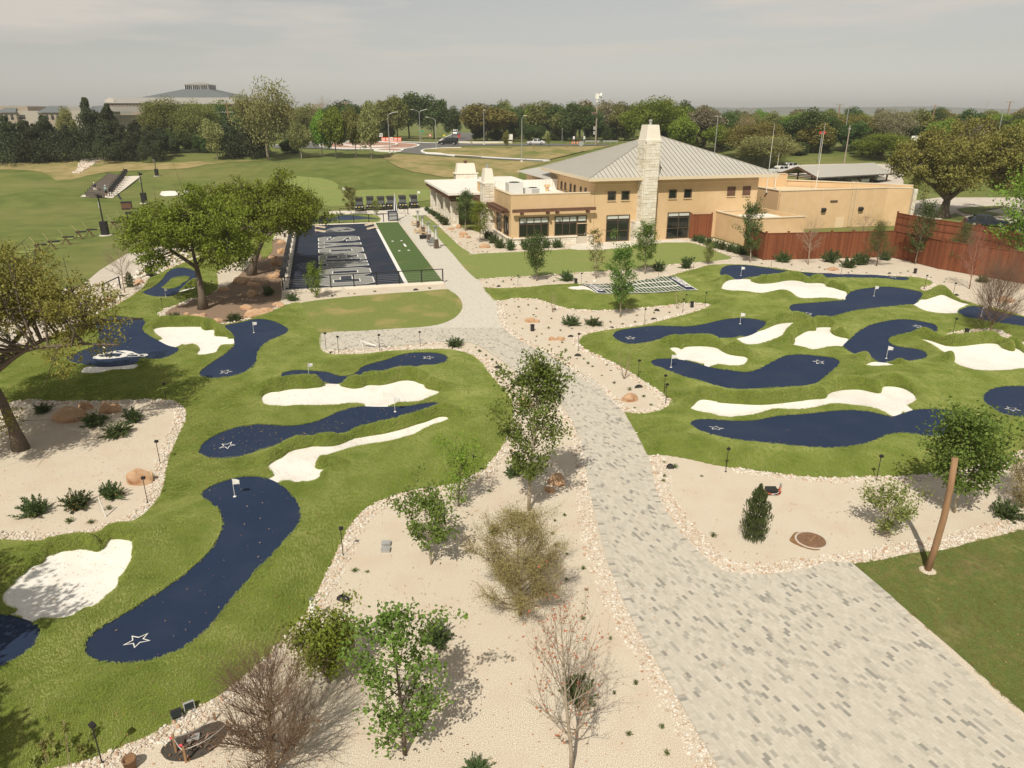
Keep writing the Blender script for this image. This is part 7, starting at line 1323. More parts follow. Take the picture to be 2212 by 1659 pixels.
oak('live_oak','oak outside the bottom left corner shading the near turf',(-14.2,6.0,0),[(0,0,-.1),(0,0,1.4),(.2,.1,3.0)],[[(1.2,.2,4.2),(2.0,.6,5.6)],[(-1.2,.3,4.4),(-2.0,.6,5.8)],[(.2,1.2,4.6),(.4,2.0,6.0)]],clumps_in((.3,.6,5.8),(2.9,3.0,1.6),36,25,.3,-.7),M['l_oak'],26,.10,260,.24,.9)
oak('oak_tree','huge brownish-green spreading oak beside the car park at right',(58.6,99.5,0),[(0,0,-.2),(.1,0,1.2),(.3,.1,2.4)],[[(-2.0,.3,4.2),(-5.0,.8,6.0)],[(.2,.8,5.0),(.5,1.4,8.6)],[(3.0,.4,4.4),(7.0,1.0,5.8),(11.0,1.4,6.6)],[(1.8,2.4,5.0),(4.5,4.0,8.0)],[(-1.0,1.8,5.5),(-3.0,2.6,8.2)]],clumps_in((3.4,1.2,7.4),(11.0,7.5,4.6),150,31,.35,-.85),M['l_brownoak'],32,.17,420,.75,2.0)
# ---------------------------------------------------------------- garden furniture and small things
PT=POINTS
def loc(k,i=0): x,y,w,h=PT[k][i]; return x,y,w,h
# flagsticks
fp=MB().lathe([(.011,0),(.009,.8)],6).mesh('pole',M['white']); ff=MB(); ff.add([(0,0,.52),(.26,.02,.54),(.28,-.01,.72),(0,0,.76),(.13,.03,.53),(.14,.03,.74)],[(0,4,5,3),(4,1,2,5)]); ff.add([(0,.012,.52),(.26,.032,.54),(.28,.002,.72),(0,.012,.76),(.13,.042,.53),(.14,.042,.74)],[(3,5,4,0),(5,2,1,4)]); ff=ff.mesh('flag',M['white']); fc=MB().lathe([(.065,0),(.06,.012)],12).mesh('cup',M['white'])
FLG=['large kidney green nearest the camera','','leaf-littered long green','dogleg green beside the oval lawn','thin wavy green below the paved spur','turf-island green','helmet green','green nearest the red fence','green nearest the football-field mat','boot-shaped green','round-headed green below the fence bunker','green behind the bare brown tree','S-shaped green','football-field mat']
for i,(x,y,w,h) in enumerate(PT['flag']):
    if i==1: continue
    r=empty('flagstick',(x,y,course_z(x,y)+.022),rnd.uniform(-.5,.5),'white flag on a pin in the '+FLG[i],'flag','flagsticks on the putting course',float(np.clip(h/.74,.75,1.05)))
    ob('pole',fp,r); ob('flag',ff,r); ob('cup_ring',fc,r)
# path lights
pm=MB().lathe([(.014,-.05),(.013,1.0)],6).mesh('post',M['black']); hm=MB(); hm.box((.02,0,1.0),(.13,.10,.075),0,0,.25); hm=hm.mesh('lamp_head',M['black']); sm=MB().lathe([(.05,0),(.02,.04)],8).mesh('spike_base',M['black'])
PL=['by the west bed edge above the orange boulder','in front of the west bed orange boulder','at the top rim of the west bed','below the turf-island green','behind the leaning oak trunk','on the left stone border near the nearest green','at the turf edge beside the yellow-green wispy tree','left of the tall slim maple','on the border below the longest green, left one','at the lower tip of the peninsula bed, back one','at the lower tip of the peninsula bed, front one','on the border below the longest green, right one','behind the glossy maple at right','in the gravel strip below the front lawn, leftmost','in the gravel strip left of the thin pale tree','behind the slim tree of the football mat','beside the juniper at the lawn edge','at the lower rim of the peninsula bed centre','near the right tip of the peninsula bed, front','near the right tip of the peninsula bed, middle','at the very right tip of the peninsula bed','at the left tip of the green nearest the football mat','left of the boot-shaped green','leftmost at the paved spur','second at the paved spur','third at the paved spur beside the cable coil','rightmost at the paved spur','left in front of the red fence','before the flat tan slab near the red fence','at the end of the thin green near the red fence','in the gravel right of the thin green','left on the gravel islet','beside the bare tree on the gravel islet','near the bottom left corner of the picture']
for i,(x,y,w,h) in enumerate(PT['pathlight']):
    r=empty('path_light',(x,y,0),rnd.uniform(-.8,.8),'thin black path light '+PL[i],'path light','black path lights',float(np.clip(h/1.03,.7,1.15)))
    ob('post',pm,r); ob('lamp_head',hm,r); ob('spike_base',sm,r)
for i,((x,y,w,h),l) in enumerate(zip(PT['speaker'],['below the front lawn juniper','beside the boulder pair in the peninsula bed','at the right tip of the peninsula bed','in the gravel before the red fence','on the gravel islet','beside the boulders along the railed field'])):
    r=empty('garden_speaker',(x,y,0),0,'black cylindrical garden speaker '+l,'speaker','garden speakers'); MB().lathe([(.13,-.02),(.13,.36),(.12,.38)],14).build('body',M['blackp'],r); MB().lathe([(.15,0),(.15,.05),(.05,.07)],14,(0,0,.38)).build('cap',M['black'],r)
dm=MB(); 
for k in range(5):
    pass
dv=[];df=[]
for a in range(7):
    for b in range(4): t=a*math.pi/6; p=b*math.pi/2/3.4; dv.append((math.cos(t)*math.cos(p)*.5,.55*math.sin(t)*math.cos(p)-.1,.42*math.sin(p)))
for a in range(6):
    for b in range(3): df.append((a*4+b,(a+1)*4+b,(a+1)*4+b+1,a*4+b+1))
dm.add(dv,df); dm.add([(-.5,-.1,0),(.5,-.1,0),(.22,-.12,.36),(-.22,-.12,.36)],[(0,1,2,3)]); dm=dm.mesh('cover',M['rocklight'],True)
DLB=['left in the gravel strip below the front lawn','beside the bare sapling at the football mat','below the pair of junipers in the peninsula bed','near the lower rim of the peninsula bed','near the right tip of the peninsula bed','behind the football mat','right of the two flat boulders','beside a path light in the peninsula bed','above the single orange boulder','left of the slim maple by the turf edge','in the central bed near the white pipe','before the red fence','right of the thin fence green','on the gravel islet','on the border right of the paved path','left of the turf-island green','at the left end of the paved spur','in the strip before the field railing, left','in the strip before the field railing, right','behind the west bed boulders']
for i,(x,y,w,h) in enumerate(PT['dome']):
    o=ob('light_cover',dm,None,(x,y,-.005),rnd.uniform(-.4,.4)); o.scale=(w*1.15,w*1.0,max(h,.14)*2.2); tag(o,'dark half-dome landscape light cover '+DLB[i],'light cover','landscape light covers')
# leaning timber pole, pipe, stakes, blocks
x,y,w,h=loc('logpole'); r=empty('timber_pole',(x,y,0),0,'tall bare bowed wooden pole on the corner lawn','pole'); MB().tube([(-.02,0,-.2),(.06,0,.9),(.10,0,1.9),(.08,0,2.9),(.0,0,3.95)],[.10,.098,.095,.09,.085],12).build('shaft',M['polewood'],r,True); MB().lathe([(.3,0),(.2,.03),(.1,.04)],10,(0,0,.0)).build('earth_collar',M['gravel'],r)
x,y,w,h=loc('whitepipe'); r=empty('white_pipe',(x,y,0),0,'white standpipe beside the bushy green shrub','pipe'); MB().lathe([(.055,-.1),(.055,.84),(.045,.841),(.045,.80)],14).build('pipe',M['white'],r,True); MB().lathe([(.062,0),(.062,.05),(.03,.06)],14,(0,0,.84)).build('cap',M['steel'],r)
x,y,w,h=loc('whitestake'); r=empty('white_stake',(x,y,0),0,'short leaning white stake in the west bed','stake'); MB().tube([(0,0,-.1),(-.16,.05,.78)],.022,8).build('stake',M['white'],r); MB().lathe([(.04,-.01),(.03,.02)],8).build('base',M['steel'],r)
for i,(x,y,w,h) in enumerate(PT['block']):
    r=empty('utility_box',(x,y,0),.05,['rear','front'][i]+' of two flat grey boxes lying in the central gravel','box','grey utility boxes'); MB().b2(-.14,.14,-.11,.11,0,.09).build('body',M['steel'],r); MB().b2(-.15,.15,-.12,.12,.09,.105).build('lid',M['grey'],r)
x,y,w,h=loc('manhole'); r=empty('manhole',(x,y,0),.3,'rusty round manhole cover with a wet dirt stain','manhole'); M['rust']=mat('rusty_iron',(.17,.095,.055),.85,(.25,.15,.09),9,(.3,.7),.4,30); M['dirt']=mat('wet_dirt',(.20,.105,.045),.9,(.28,.16,.08),6)
flat('dirt_stain',[np.array([(-.18+.52*math.cos(a)*(1+.12*math.sin(3*a)),.0+.52*math.sin(a)*(1+.1*math.cos(4*a))) for a in np.linspace(0,6.28,26,endpoint=False)])],.006,M['dirt'],r); MB().lathe([(.54,0),(.52,.012)],28).build('ring',M['lot'],r); MB().lathe([(.47,.005),(.46,.026)],28).build('cover',M['rust'],r)
for k in range(7): MB().b2(-.3,.3,-.24+k*.08,-.215+k*.08,.026,.034).build('cover_rib',M['rust'],r)
MB().box((.05,.0,.045),(.5,.05,.02),.5).build('lifting_bar',M['polewood'],r)
x,y,w,h=loc('wires'); r=empty('cable_heap',(x,y,0),0,'heap of black and orange cables around a junction box','cable'); MB().b2(-.22,.18,-.12,.16,.0,.2).build('junction_box',M['blackp'],r)
rs=np.random.RandomState(9)
for k in range(9):
    a=np.linspace(0,rs.uniform(5,9),16); q=[(rs.normal(0,.02)+.33*math.cos(t+k)*rs.uniform(.75,1.2),.22*math.sin(t+k)*rs.uniform(.75,1.2),.02+rs.uniform(0,.07)) for t in a]; MB().tube(q,.010,4).build('cable',M[['blackp','blackp','orange','white'][k%4]],r)
MB().tube([(.25,-.1,0),(.3,-.05,.28)],.014,6).build('marker_post',M['orange'],r); MB().box((.33,.05,.2),(.03,.14,.36),0,0,.2).build('panel',M['steel'],r)
# flood lights at the turf edge
for i,(x,y,w,h) in enumerate(PT['flood']):
    r=empty('flood_light',(x,y,.0),R(32),['black round-fronted','grey square'][i]+' flood light lying at the left turf edge','flood light','flood lights at the turf edge',.72); m=MB(); m.box((0,.06,.24),(.34,.10,.26),0,0,-.5); m.build('housing',M['blackp' if i==0 else 'steel'],r); m=MB(); m.box((0,-.0,.25),(.28,.02,.2),0,0,-.5); m.build('lens',M['glass'],r)
    for s in(-1,1): MB().b2(s*.16-.02,s*.16+.02,-.03,.03,0,.2).build('bracket',M['steel'],r)
    MB().b2(-.2,.2,-.08,.08,0,.03).build('base',M['steel'],r)
# taped-off pit
cxp,cyp=-7.1,12.35
pit=np.array([(-7.95,12.32),(-7.55,12.72),(-6.95,13.05),(-6.62,12.75),(-6.72,12.3),(-6.95,12.05),(-7.25,11.93),(-7.7,11.98)])
M['fabric']=mat('dark_weed_fabric',(.05,.043,.038),.9,(.085,.07,.055),8)
r=empty('taped_pit',(0,0,0),0,'dark open pit of roots with wooden stakes and tape, bottom left','pit'); flat('pit_floor',[smooth(pit,4)],.006,M['fabric'],r)
for k in range(26):
    a=rs.uniform(0,6.28); c=np.array([rs.uniform(-7.55,-6.8),rs.uniform(12.05,12.5)]); l=rs.uniform(.15,.45); e=c+l*np.array([math.cos(.6+rs.normal(0,.35)),math.sin(.6+rs.normal(0,.35))]); MB().tube([(c[0],c[1],.03),((c[0]+e[0])/2,(c[1]+e[1])/2,.09+rs.uniform(0,.06)),(e[0],e[1],.03)],.012,4).build('root',M['bark'] if k%3 else M['twig_red'],r)
sp=[(-7.57,12.18,.52),(-7.23,11.91,.45),(-7.05,13.1,.2),(-6.62,12.8,.3)]
for x,y,h in sp: m=MB(); m.box((x,y,h/2-.05),(.045,.045,h+.1),.3); m.build('stake',M['polewood'],r)
for a,b in((0,1),(0,2),(1,3)):
    p,q=sp[a],sp[b]; m=MB(); n=8; P=[(p[0]+(q[0]-p[0])*t,p[1]+(q[1]-p[1])*t,(p[2]-.08)+(q[2]-p[2])*t-.10*math.sin(math.pi*t)) for t in np.linspace(0,1,n)]; m.add([(x,y,z) for x,y,z in P]+[(x,y,z-.03) for x,y,z in P],[(i,i+1,n+i+1,n+i) for i in range(n-1)]); m.add([(x+.004,y+.004,z) for x,y,z in P]+[(x+.004,y+.004,z-.03) for x,y,z in P],[(n+i,n+i+1,i+1,i) for i in range(n-1)]); m.build('tape',M['white'],r)
M['pink']=mat('pink_flagging',(.80,.10,.14),.7)
for x,y,z in((-7.62,12.2,.40),(-7.3,11.95,.45)): m=MB(); m.box((x,y,z),(.07,.012,.06),.4); m.build('flagging',M['pink'],r)
m=MB(); m.box((-7.32,12.53,.06),(.26,.2,.012),.3); m.build('metal_plate',M['steel'],r)
x,y,w,h=loc('bucket'); r=empty('plant_pot',(x,y,0),0,'dark round pot at the bottom edge below the taped pit','pot'); MB().lathe([(.11,0),(.14,.28),(.15,.28),(.15,.30),(.12,.30),(.11,.1)],16).build('pot',M['rust'],r,True); MB().lathe([(.118,.24),(.0,.25)],16).build('soil',M['dirt'],r)
def weed(i,x,y,h):
    rs=np.random.RandomState(300+i); r=empty('tall_weed',(x,y,0),0,'tall drooping-leaf weed at the bottom left corner','weed','weeds at the bottom left corner'); Q=branch_pts((0,0,0),(.05,.02,1),h,rs,5,0,.05); MB().tube(Q,.008,5).build('stem',M['twig_tan'],r); t=np.concatenate([rs.uniform(.75,1,34),rs.uniform(.3,.8,16)]); P=along(Q,t)+rs.normal(0,.05,(50,3)); V,F=leaf_quads(P,.065,rs,.4,.3,None,.8); ob('leaves',mesh_np('leaves',V,F,M['l_olive']),r)
for i,(x,y,w,h) in enumerate(PT['weed']): weed(i,x,y,h*1.05)
# white folding frame with cable coil on the spur
x,y,w,h=loc('easel'); r=empty('folding_frame',(x,y,.04),0,'white folded frame standing on the paved spur','frame'); 
for p in([(-.45,0,.42),(-.25,-.12,0)],[(-.45,.1,.42),(-.2,.2,0)],[(-.45,.05,.42),(.5,.0,.05)],[(-.45,.1,.40),(.5,.2,.05)]): MB().tube(p,.02,6).build('leg',M['white'],r)
m=MB(); m.add([(-.42,0,.36),(.45,0,.08),(.45,.2,.08),(-.42,.2,.36)],[(0,1,2,3)]); m.build('sheet',M['white'],r)
x,y,w,h=loc('coil'); r=empty('cable_coil',(x,y,.05),0,'black cable coil beside the white frame on the spur','cable'); MB().tube([(.16*math.cos(a),.16*math.sin(a)*.9,.03+.12*(1+math.sin(a))*.5) for a in np.linspace(0,12.4,30)],.012,5).build('coil',M['blackp'],r); MB().tube([(-.16,0,.05),(-.35,.1,.02),(-.5,-.05,.02)],.01,5).build('cable_end',M['blackp'],r)
# ---------------------------------------------------------------- patio things by the field
def heater(x,y,h,label):
    r=empty('patio_heater',(x,y,.04),R(15),label,'patio heater','pyramid patio heaters',float(np.clip(h/2.35,.9,1.06)))
    MB().box((0,0,.45),(.50,.50,.85),0,0,0,.78).build('base_cabinet',M['frame'],r)
    for sx in(-1,1):
        for sy in(-1,1): MB().tube([(sx*.26,sy*.26,0),(sx*.11,sy*.11,2.15)],.016,5).build('frame_rail',M['silver'],r)
    MB().lathe([(.065,.88),(.065,2.1)],12).build('glass_tube',M['glassclear'],r)
    for z in(1.2,1.5,1.8): k=.26-(z/2.15)*.15; m=MB(); m.box((0,-k,z),(2*k,.01,.012)); m.box((0,k,z),(2*k,.01,.012)); m.box((-k,0,z),(.01,2*k,.012)); m.box((k,0,z),(.01,2*k,.012)); m.build('grille',M['silver'],r)
    MB().b2(-.30,.30,-.30,.30,2.2,2.235).build('reflector',M['silver'],r); MB().lathe([(.12,2.1),(.05,2.2)],10).build('burner',M['black'],r)
for (x,y,w,h),l in zip(PT['heater'],['farthest of the four pyramid patio heaters on the paved path','second farthest pyramid patio heater on the path','second nearest pyramid patio heater beside the grey chair','nearest pyramid patio heater at the lawn edge']): heater(x,y,h,l)
def adirondack(nm,x,y,rz,m,label):
    r=empty(nm,(x,y,.04),rz,label,'chair','lounge chairs on the path')
    for k in range(5): q=MB(); q.box((-.22+k*.11,.28,.62),(.095,.025,.75),0,0,-.35); q.build('back_slat',m,r)
    for k in range(5): q=MB(); q.box((0,-.25+k*.11,.36-.025*k),(.52,.095,.022)); q.build('seat_slat',m,r)
    for s in(-1,1): MB().b2(s*.33-.06,s*.33+.06,-.38,.34,.55,.575).build('arm',m,r); MB().b2(s*.3-.03,s*.3+.03,-.34,-.26,0,.55).build('leg',m,r); q=MB(); q.box((s*.28,.1,.2),(.03,.9,.1),0,0,-.28); q.build('leg',m,r)
for (x,y,w,h),l in zip(PT['chair'],['pale wooden lounge chair beside the farthest heater','pale wooden lounge chair left of the second heater','pale wooden lounge chair behind the black fire table']): adirondack('lounge_chair',x,y,R(-70),M['plywood'],l)
x,y,w,h=loc('chair_grey'); adirondack('lounge_chair',x,y,R(200),M['grey'],'grey lounge chair between the two nearest heaters')
x,y,w,h=loc('firetable'); r=empty('fire_table',(x,y,.04),R(15),'low black fire table beside the patio heaters','table'); MB().b2(-.45,.45,-.3,.3,.34,.42).build('top',M['black'],r); MB().box((0,0,.2),(.6,.4,.28)).build('body',M['blackp'],r)
for sx in(-1,1):
    for sy in(-1,1): MB().b2(sx*.38-.03,sx*.38+.03,sy*.24-.03,sy*.24+.03,0,.34).build('leg',M['black'],r)
def cornhole(a,b,rz,label):
    p=FP(a,b); r=empty('cornhole_board',(p[0],p[1],fieldz+.01),fa+rz,label,'game board','cornhole boards on the field'); q=MB(); q.box((0,0,.18),(1.25,.62,.03),0,0,0); 
    V=[(x,y,z+ x*.20) for x,y,z in q.v]; q.v=V; q.build('deck',M['plywood'],r); MB().lathe([(.08,0),(.08,.006)],12,(.40,0,.277)).build('hole',M['black'],r)
    for s in(-1,1): MB().b2(.5,.55,s*.28-.02,s*.28+.02,0,.26).build('leg',M['plywood'],r); q=MB(); q.box((0,s*.3,.12),(1.25,.02,.1)); q.v=[(x,y,z+x*.2) for x,y,z in q.v]; q.build('side_rail',M['offwhite'],r)
cornhole(8.25,34.4,0.0,'farther pale cornhole board at the green-lane side'); cornhole(8.3,31.3,0.0,'nearer pale cornhole board at the green-lane side'); cornhole(2.2,30.4,math.pi,'nearer pale cornhole board at the tree side'); cornhole(2.2,33.8,math.pi,'farther pale cornhole board at the tree side, under the oak')
x,y,w,h=loc('booth'); r=empty('service_kiosk',(x,y,.04),R(15),'grey and navy kiosk at the far end of the green lane','kiosk'); MB().b2(-.55,.55,-.4,.4,.2,1.15).build('cabinet',M['steel'],r); MB().b2(-.6,.6,-.46,.46,1.15,1.22).build('counter',M['navy'],r)
for sx in(-1,1):
    for sy in(-1,1): MB().b2(sx*.55-.04,sx*.55+.04,sy*.4-.04,sy*.4+.04,0,1.2).build('corner_post',M['navy'],r)
MB().b2(-.5,.5,-.42,-.402,.62,.7).build('front_rail',M['navy'],r)
x,y,w,h=loc('umbrella'); r=empty('closed_parasol',(x+.2,y+.9,.04),0,'closed navy and white striped parasol above the kiosk','parasol'); MB().lathe([(.03,0),(.03,3.3),(.01,3.4)],8).build('pole',M['white'],r); MB().lathe([(.25,0),(.25,.08),(.05,.1)],14).build('base',M['black'],r)
for k in range(12):
    a0=k*6.283/12;a1=(k+1)*6.283/12; q=MB(); pr=[(.30,1.15),(.26,1.7),(.17,2.4),(.06,3.15)]; V=[(rr*math.cos(a)*(.8 if (j)%2 else 1.),rr*math.sin(a)*(.8 if j%2 else 1.),z) for rr,z in pr for j,a in((0,a0),(1,(a0+a1)/2),(0,a1))]; q.add(V,[(i*3+j,i*3+j+1,i*3+j+4,i*3+j+3) for i in range(3) for j in range(2)]); q.build('canopy_fold',M['navy'] if k%2 else M['white'],r)
for i,(x,y,w,h) in enumerate(PT['stanchion']):
    r=empty('rope_post',(x,y,.02),0,['rope post beside the kiosk','rope post nearest the porch'][i],'stanchion','rope posts'); MB().lathe([(.16,0),(.15,.03),(.02,.05),(.02,.95),(.035,.97),(.035,1.02)],10).build('post',M['darkwood'],r)
a,b=PT['stanchion']; m=MB(); m.tube([(a[0]+(b[0]-a[0])*t,a[1]+(b[1]-a[1])*t,.95-.5*math.sin(math.pi*t)) for t in np.linspace(0,1,9)],.02,5); o=m.build('barrier_rope',M['darkwood']); tag(o,'dark sagging rope hung between the two rope posts','rope')
# ---------------------------------------------------------------- golf carts
def cart():
    r=empty('golf_cart',(0,0,0)); bd=MB()
    prof=[(-1.15,.42),(-1.2,.62),(-1.05,.80),(-.62,.90),(-.42,.55),(.25,.52),(.35,.78),(1.0,.80),(1.1,.5),(1.05,.36),(-1.0,.34)]
    n=len(prof); bd.add([(-.56,y,z) for y,z in prof]+[(.56,y,z) for y,z in prof],[tuple(range(n))[::-1],tuple(range(n,2*n))]+[(i,(i+1)%n,n+(i+1)%n,n+i) for i in range(n)]); bd.build('body',M['black'],r)
    rf=MB(); rf.box((0,.05,1.80),(1.12,1.75,.07),0,0,.02,.93); rf.build('roof',M['blackp'],r)
    for sx in(-1,1): MB().tube([(sx*.5,-.62,.88),(sx*.48,-.45,1.78)],.022,5).build('roof_post',M['black'],r); MB().tube([(sx*.5,.85,.78),(sx*.48,.75,1.78)],.022,5).build('roof_post',M['black'],r)
    m=MB(); m.add([(-.48,-.61,.92),(.48,-.61,.92),(.46,-.47,1.72),(-.46,-.47,1.72)],[(0,1,2,3)]); m.build('windscreen',M['cartscreen'],r)
    MB().b2(-.5,.5,.0,.45,.53,.86).build('seat_base',M['blackp'],r); MB().b2(-.5,.5,.02,.5,.86,.98).build('seat',M['offwhite'],r); m=MB(); m.box((0,.52,1.18),(1.0,.1,.42),0,0,-.12); m.build('seat_back',M['offwhite'],r)
    MB().tube([(-.25,-.35,.85),(-.25,-.15,1.08)],.02,5).build('steering_column',M['black'],r); MB().tube([(-.25+.16*math.cos(a),-.13+.05*math.sin(a),1.1+.14*math.sin(a)) for a in np.linspace(0,6.28,12)],.014,4).build('steering_wheel',M['black'],r)
    MB().b2(-.12,.12,-1.21,-1.1,.62,.70).build('badge',M['yellow'],r)
    for sx in(-1,1):
        MB().b2(sx*.42-.09,sx*.42+.09,-1.215,-1.1,.64,.73).build('headlight',M['white'],r)
        for y in(-.78,.78):
            w=MB(); V=w.lathe([(.14,-.09),(.23,-.09),(.24,0),(.23,.09),(.14,.09)],14); w.v=[(sx*.52+z,y+a,.24+b) for a,b,z in w.v]; w=w.build('wheel',M['blackp'],r); q=MB(); q.lathe([(.13,-.095),(.13,.095)],10); q.v=[(sx*.52+z,y+a,.24+b) for a,b,z in q.v]; q.build('rim',M['steel'],w)
    for k in range(3): MB().b2(-.35+k*.25,-.2+k*.25,.95,1.2,.6,1.35).build('club_bag',M['blackp'],r)
    return r
c0=cart()
for i,(x,y,w,h) in enumerate(PT['cart']):
    r=c0 if i==0 else copy_tree(c0); r.location=(x,y+1.2,.016); r.rotation_euler=(0,0,R(12+rnd.uniform(-4,4))); tag(r,'black golf cart, %s from the left in the parked row'%ORD[i],'golf cart','golf carts parked in a row')
# ---------------------------------------------------------------- driving range
for i,(x,y,w,h) in enumerate(PT['rangepole']):
    z=T(x,y); r=empty('range_light',(x,y,z),0,['nearest black light pole with box base on the driving range','middle black light pole with box base on the driving range','farthest black light pole at the slope of the driving range'][i],'light pole','black range light poles',float(h/4.8)); MB().b2(-.36,.36,-.3,.3,0,1.65).build('pedestal',M['black'],r); MB().lathe([(.09,1.6),(.075,4.6)],8).build('pole',M['black'],r); m=MB(); m.box((.15,0,4.55),(.5,.3,.22),0,0,.3); m.box((-.1,0,4.75),(.4,.25,.12)); m.build('lamp_head',M['black'],r); MB().lathe([(.75,-.02),(.73,.06)],18).build('footing',M['concrete'],r); MB().b2(-.13,-.09,-.06,.06,3.2,3.9).build('sensor_strip',M['white'],r)
B=PT['bays']; bl0,bl1,br0,br1,rk0,rk1=[np.array(b[:2]) for b in B]
sheet('tee_slab',np.array([bl0+(-.6,-.6),rk0+(.9,-1.6),rk1+(2.6,.5),bl1+(-.6,1)]),.03,M['concrete'],4,zf=TZ)
n=12
for i in range(n):
    t=i/(n-1); a=bl0+(bl1-bl0)*t; b=br0+(br1-br0)*t+(1.2,0); z=T(*((a+b)/2)); r=empty('bay_divider',(a[0],a[1],z),math.atan2(b[1]-a[1],b[0]-a[0]),'low brown sloping divider, %s from the near end of the hitting bays'%ORD[i],'divider','hitting bay dividers'); L=np.linalg.norm(b-a)
    m=MB(); m.prism([(0,-.05),(L,-.05),(L,.05),(0,.05)],0,1.0); m.v=[(x,y,zz if zz<.5 else .95-.35*x/L) for x,y,zz in m.v]; m.build('panel',M['baywood'],r); m=MB(); m.tube([(0,0,.98),(L,0,.63)],.04,5); m.build('top_rail',M['black'],r); MB().b2(-.05,.05,-.05,.05,0,1.0).build('end_post',M['black'],r)
    q=rk0+(rk1-rk0)*t; z=T(*q); r=empty('club_rack',(q[0],q[1],z),R(20),'dark upright club rack, %s from the near end of the hitting bays'%ORD[i],'rack','club racks at the hitting bays')
    MB().b2(-.35,-.25,-.04,.04,0,1.5).build('upright',M['black'],r); MB().b2(-.35,.35,-.03,.03,.7,1.3).build('board',M['black'],r); MB().tube([(-.3,0,1.2),(.45,0,0)],.035,5).build('strut',M['darkwood'],r); MB().tube([(.3,.1,1.0),(-.1,.1,0)],.03,5).build('strut',M['darkwood'],r)
x,y,w,h=loc('crate'); r=empty('ball_bin',(x,y,T(x,y)),.3,'dark lidded ball bin on the driving range','bin'); MB().box((0,0,.5),(1.3,.95,1.0)).build('body',M['darkwood'],r); MB().box((0,0,1.05),(1.4,1.05,.12)).build('lid',M['black'],r); MB().b2(-.66,.66,-.5,-.48,.1,.2).build('trim',M['black'],r)
x,y,w,h=loc('trough'); r=empty('ball_trough',(x,y,T(x,y)),.3,'dark trough on four legs beside the ball bin','trough'); MB().box((0,0,.8),(1.4,.8,.35)).build('tray',M['black'],r)
for sx in(-1,1):
    for sy in(-1,1): MB().b2(sx*.6-.04,sx*.6+.04,sy*.3-.04,sy*.3+.04,0,.7).build('leg',M['black'],r)
for i,(x,y,w,h) in enumerate(PT['bagstand']):
    z=T(x,y); r=empty('bag_stand',(x,y,z),R(20),'crossed-leg wooden bag stand, %s from the left on the range tee line'%ORD[i],'bag stand','bag stands on the range tee line')
    MB().tube([(-.4,0,0),(.15,0,.95)],.045,5).build('leg',M['darkwood'],r); MB().tube([(.45,0,0),(-.12,0,.95)],.045,5).build('leg',M['darkwood'],r); MB().tube([(.3,-.25,0),(.0,-.1,.9)],.04,5).build('leg',M['darkwood'],r); MB().tube([(-.1,0,.85),(-.55,.1,1.7)],.018,5).build('alignment_rod',M['palewood'] if 'palewood' in M else M['plywood'],r); m=MB(); m.box((.3,.1,.78),(1.1,.3,.14),.15); m.build('tray',M['blackp'],r); m=MB(); m.b2(-2.4,-.7,.2,1.4,.0,.02); m.build('hitting_mat',M['lawn'],r)
# golfers
def person(x,y,z,rz,label,shirt,shorts,hat,arms,hold):
    r=empty('person',(x,y,z),rz,label,'person'); sk=M.setdefault('skin',mat('skin',(.42,.24,.16),.7))
    J=[(0,0,.95),(0,0,1.15),(0,-.02,1.42),(0,-.02,1.52),(0,-.04,1.66),(0,-.04,1.76),(.10,0,.90),(.12,-.03,.5),(.12,.02,.08),(.12,-.12,.04),(-.10,0,.90),(-.13,-.03,.5),(-.14,.02,.08),(-.14,-.12,.04),(.19,-.02,1.40),(-.19,-.02,1.40)]+arms
    E=[(0,1),(1,2),(2,3),(3,4),(4,5),(0,6),(6,7),(7,8),(8,9),(0,10),(10,11),(11,12),(12,13),(2,14),(2,15),(14,16),(16,17),(15,18),(18,19)]
    RD=[.15,.145,.15,.06,.10,.07,.10,.07,.045,.04,.10,.07,.045,.04,.07,.07,.05,.035,.05,.035]
    me=bpy.data.meshes.new('body'); me.from_pydata(J,E,[]); o=ob('body',me,r); sm=o.modifiers.new('skin','SKIN'); sv=me.skin_vertices[0].data
    for i,v in enumerate(sv): v.radius=(RD[i],RD[i]*.8); v.use_root=(i==0)
    o.modifiers.new('sub','SUBSURF').levels=2; me.materials.append(sk); o.modifiers['sub'].render_levels=2
    MB().lathe([(.165,0),(.18,.15),(.19,.42),(.10,.5)],12,(0,-.01,.98)).build('shirt',shirt,r,True)
    m=MB()
    for s in(-1,1): m.tube([(s*.19,-.02,1.42),tuple((np.array((s*.19,-.02,1.42))*.45+np.array(arms[0 if s>0 else 2])*.55))],[.085,.075],8)
    m.build('sleeves',shirt,r); m=MB(); m.lathe([(.17,.0),(.165,.2)],12,(0,0,.80))
    for s in(-1,1): m.tube([(s*.10,0,.86),(s*.12,-.03,.52)],[.115,.10],8)
    m.build('shorts',shorts,r); m=MB(); m.lathe([(.108,0),(.105,.06),(.03,.10)],12,(0,-.04,1.70)); m.box((0,-.15,1.71),(.15,.12,.015)); m.build('cap',hat,r)
    for s in(-1,1): m=MB(); m.box((s*.13,-.06,.035),(.09,.26,.07)); m.build('shoe',M['white'],r)
    return r
M['aqua']=mat('aqua_shirt',(.25,.50,.52),.8)
x,y,w,h=loc('person',0); person(x,y,T(x,y)+.04,R(-120),'golfer in aqua shirt and dark shorts reaching to a club rack','',None,None,[],0) if 0 else person(x,y,T(x,y)+.04,R(70),'golfer in aqua shirt and dark shorts reaching to a club rack',M['aqua'],M['blackp'],M['white'],[(.26,-.22,1.25),(.2,-.5,1.22),(-.26,-.2,1.22),(-.16,-.48,1.2)],0)
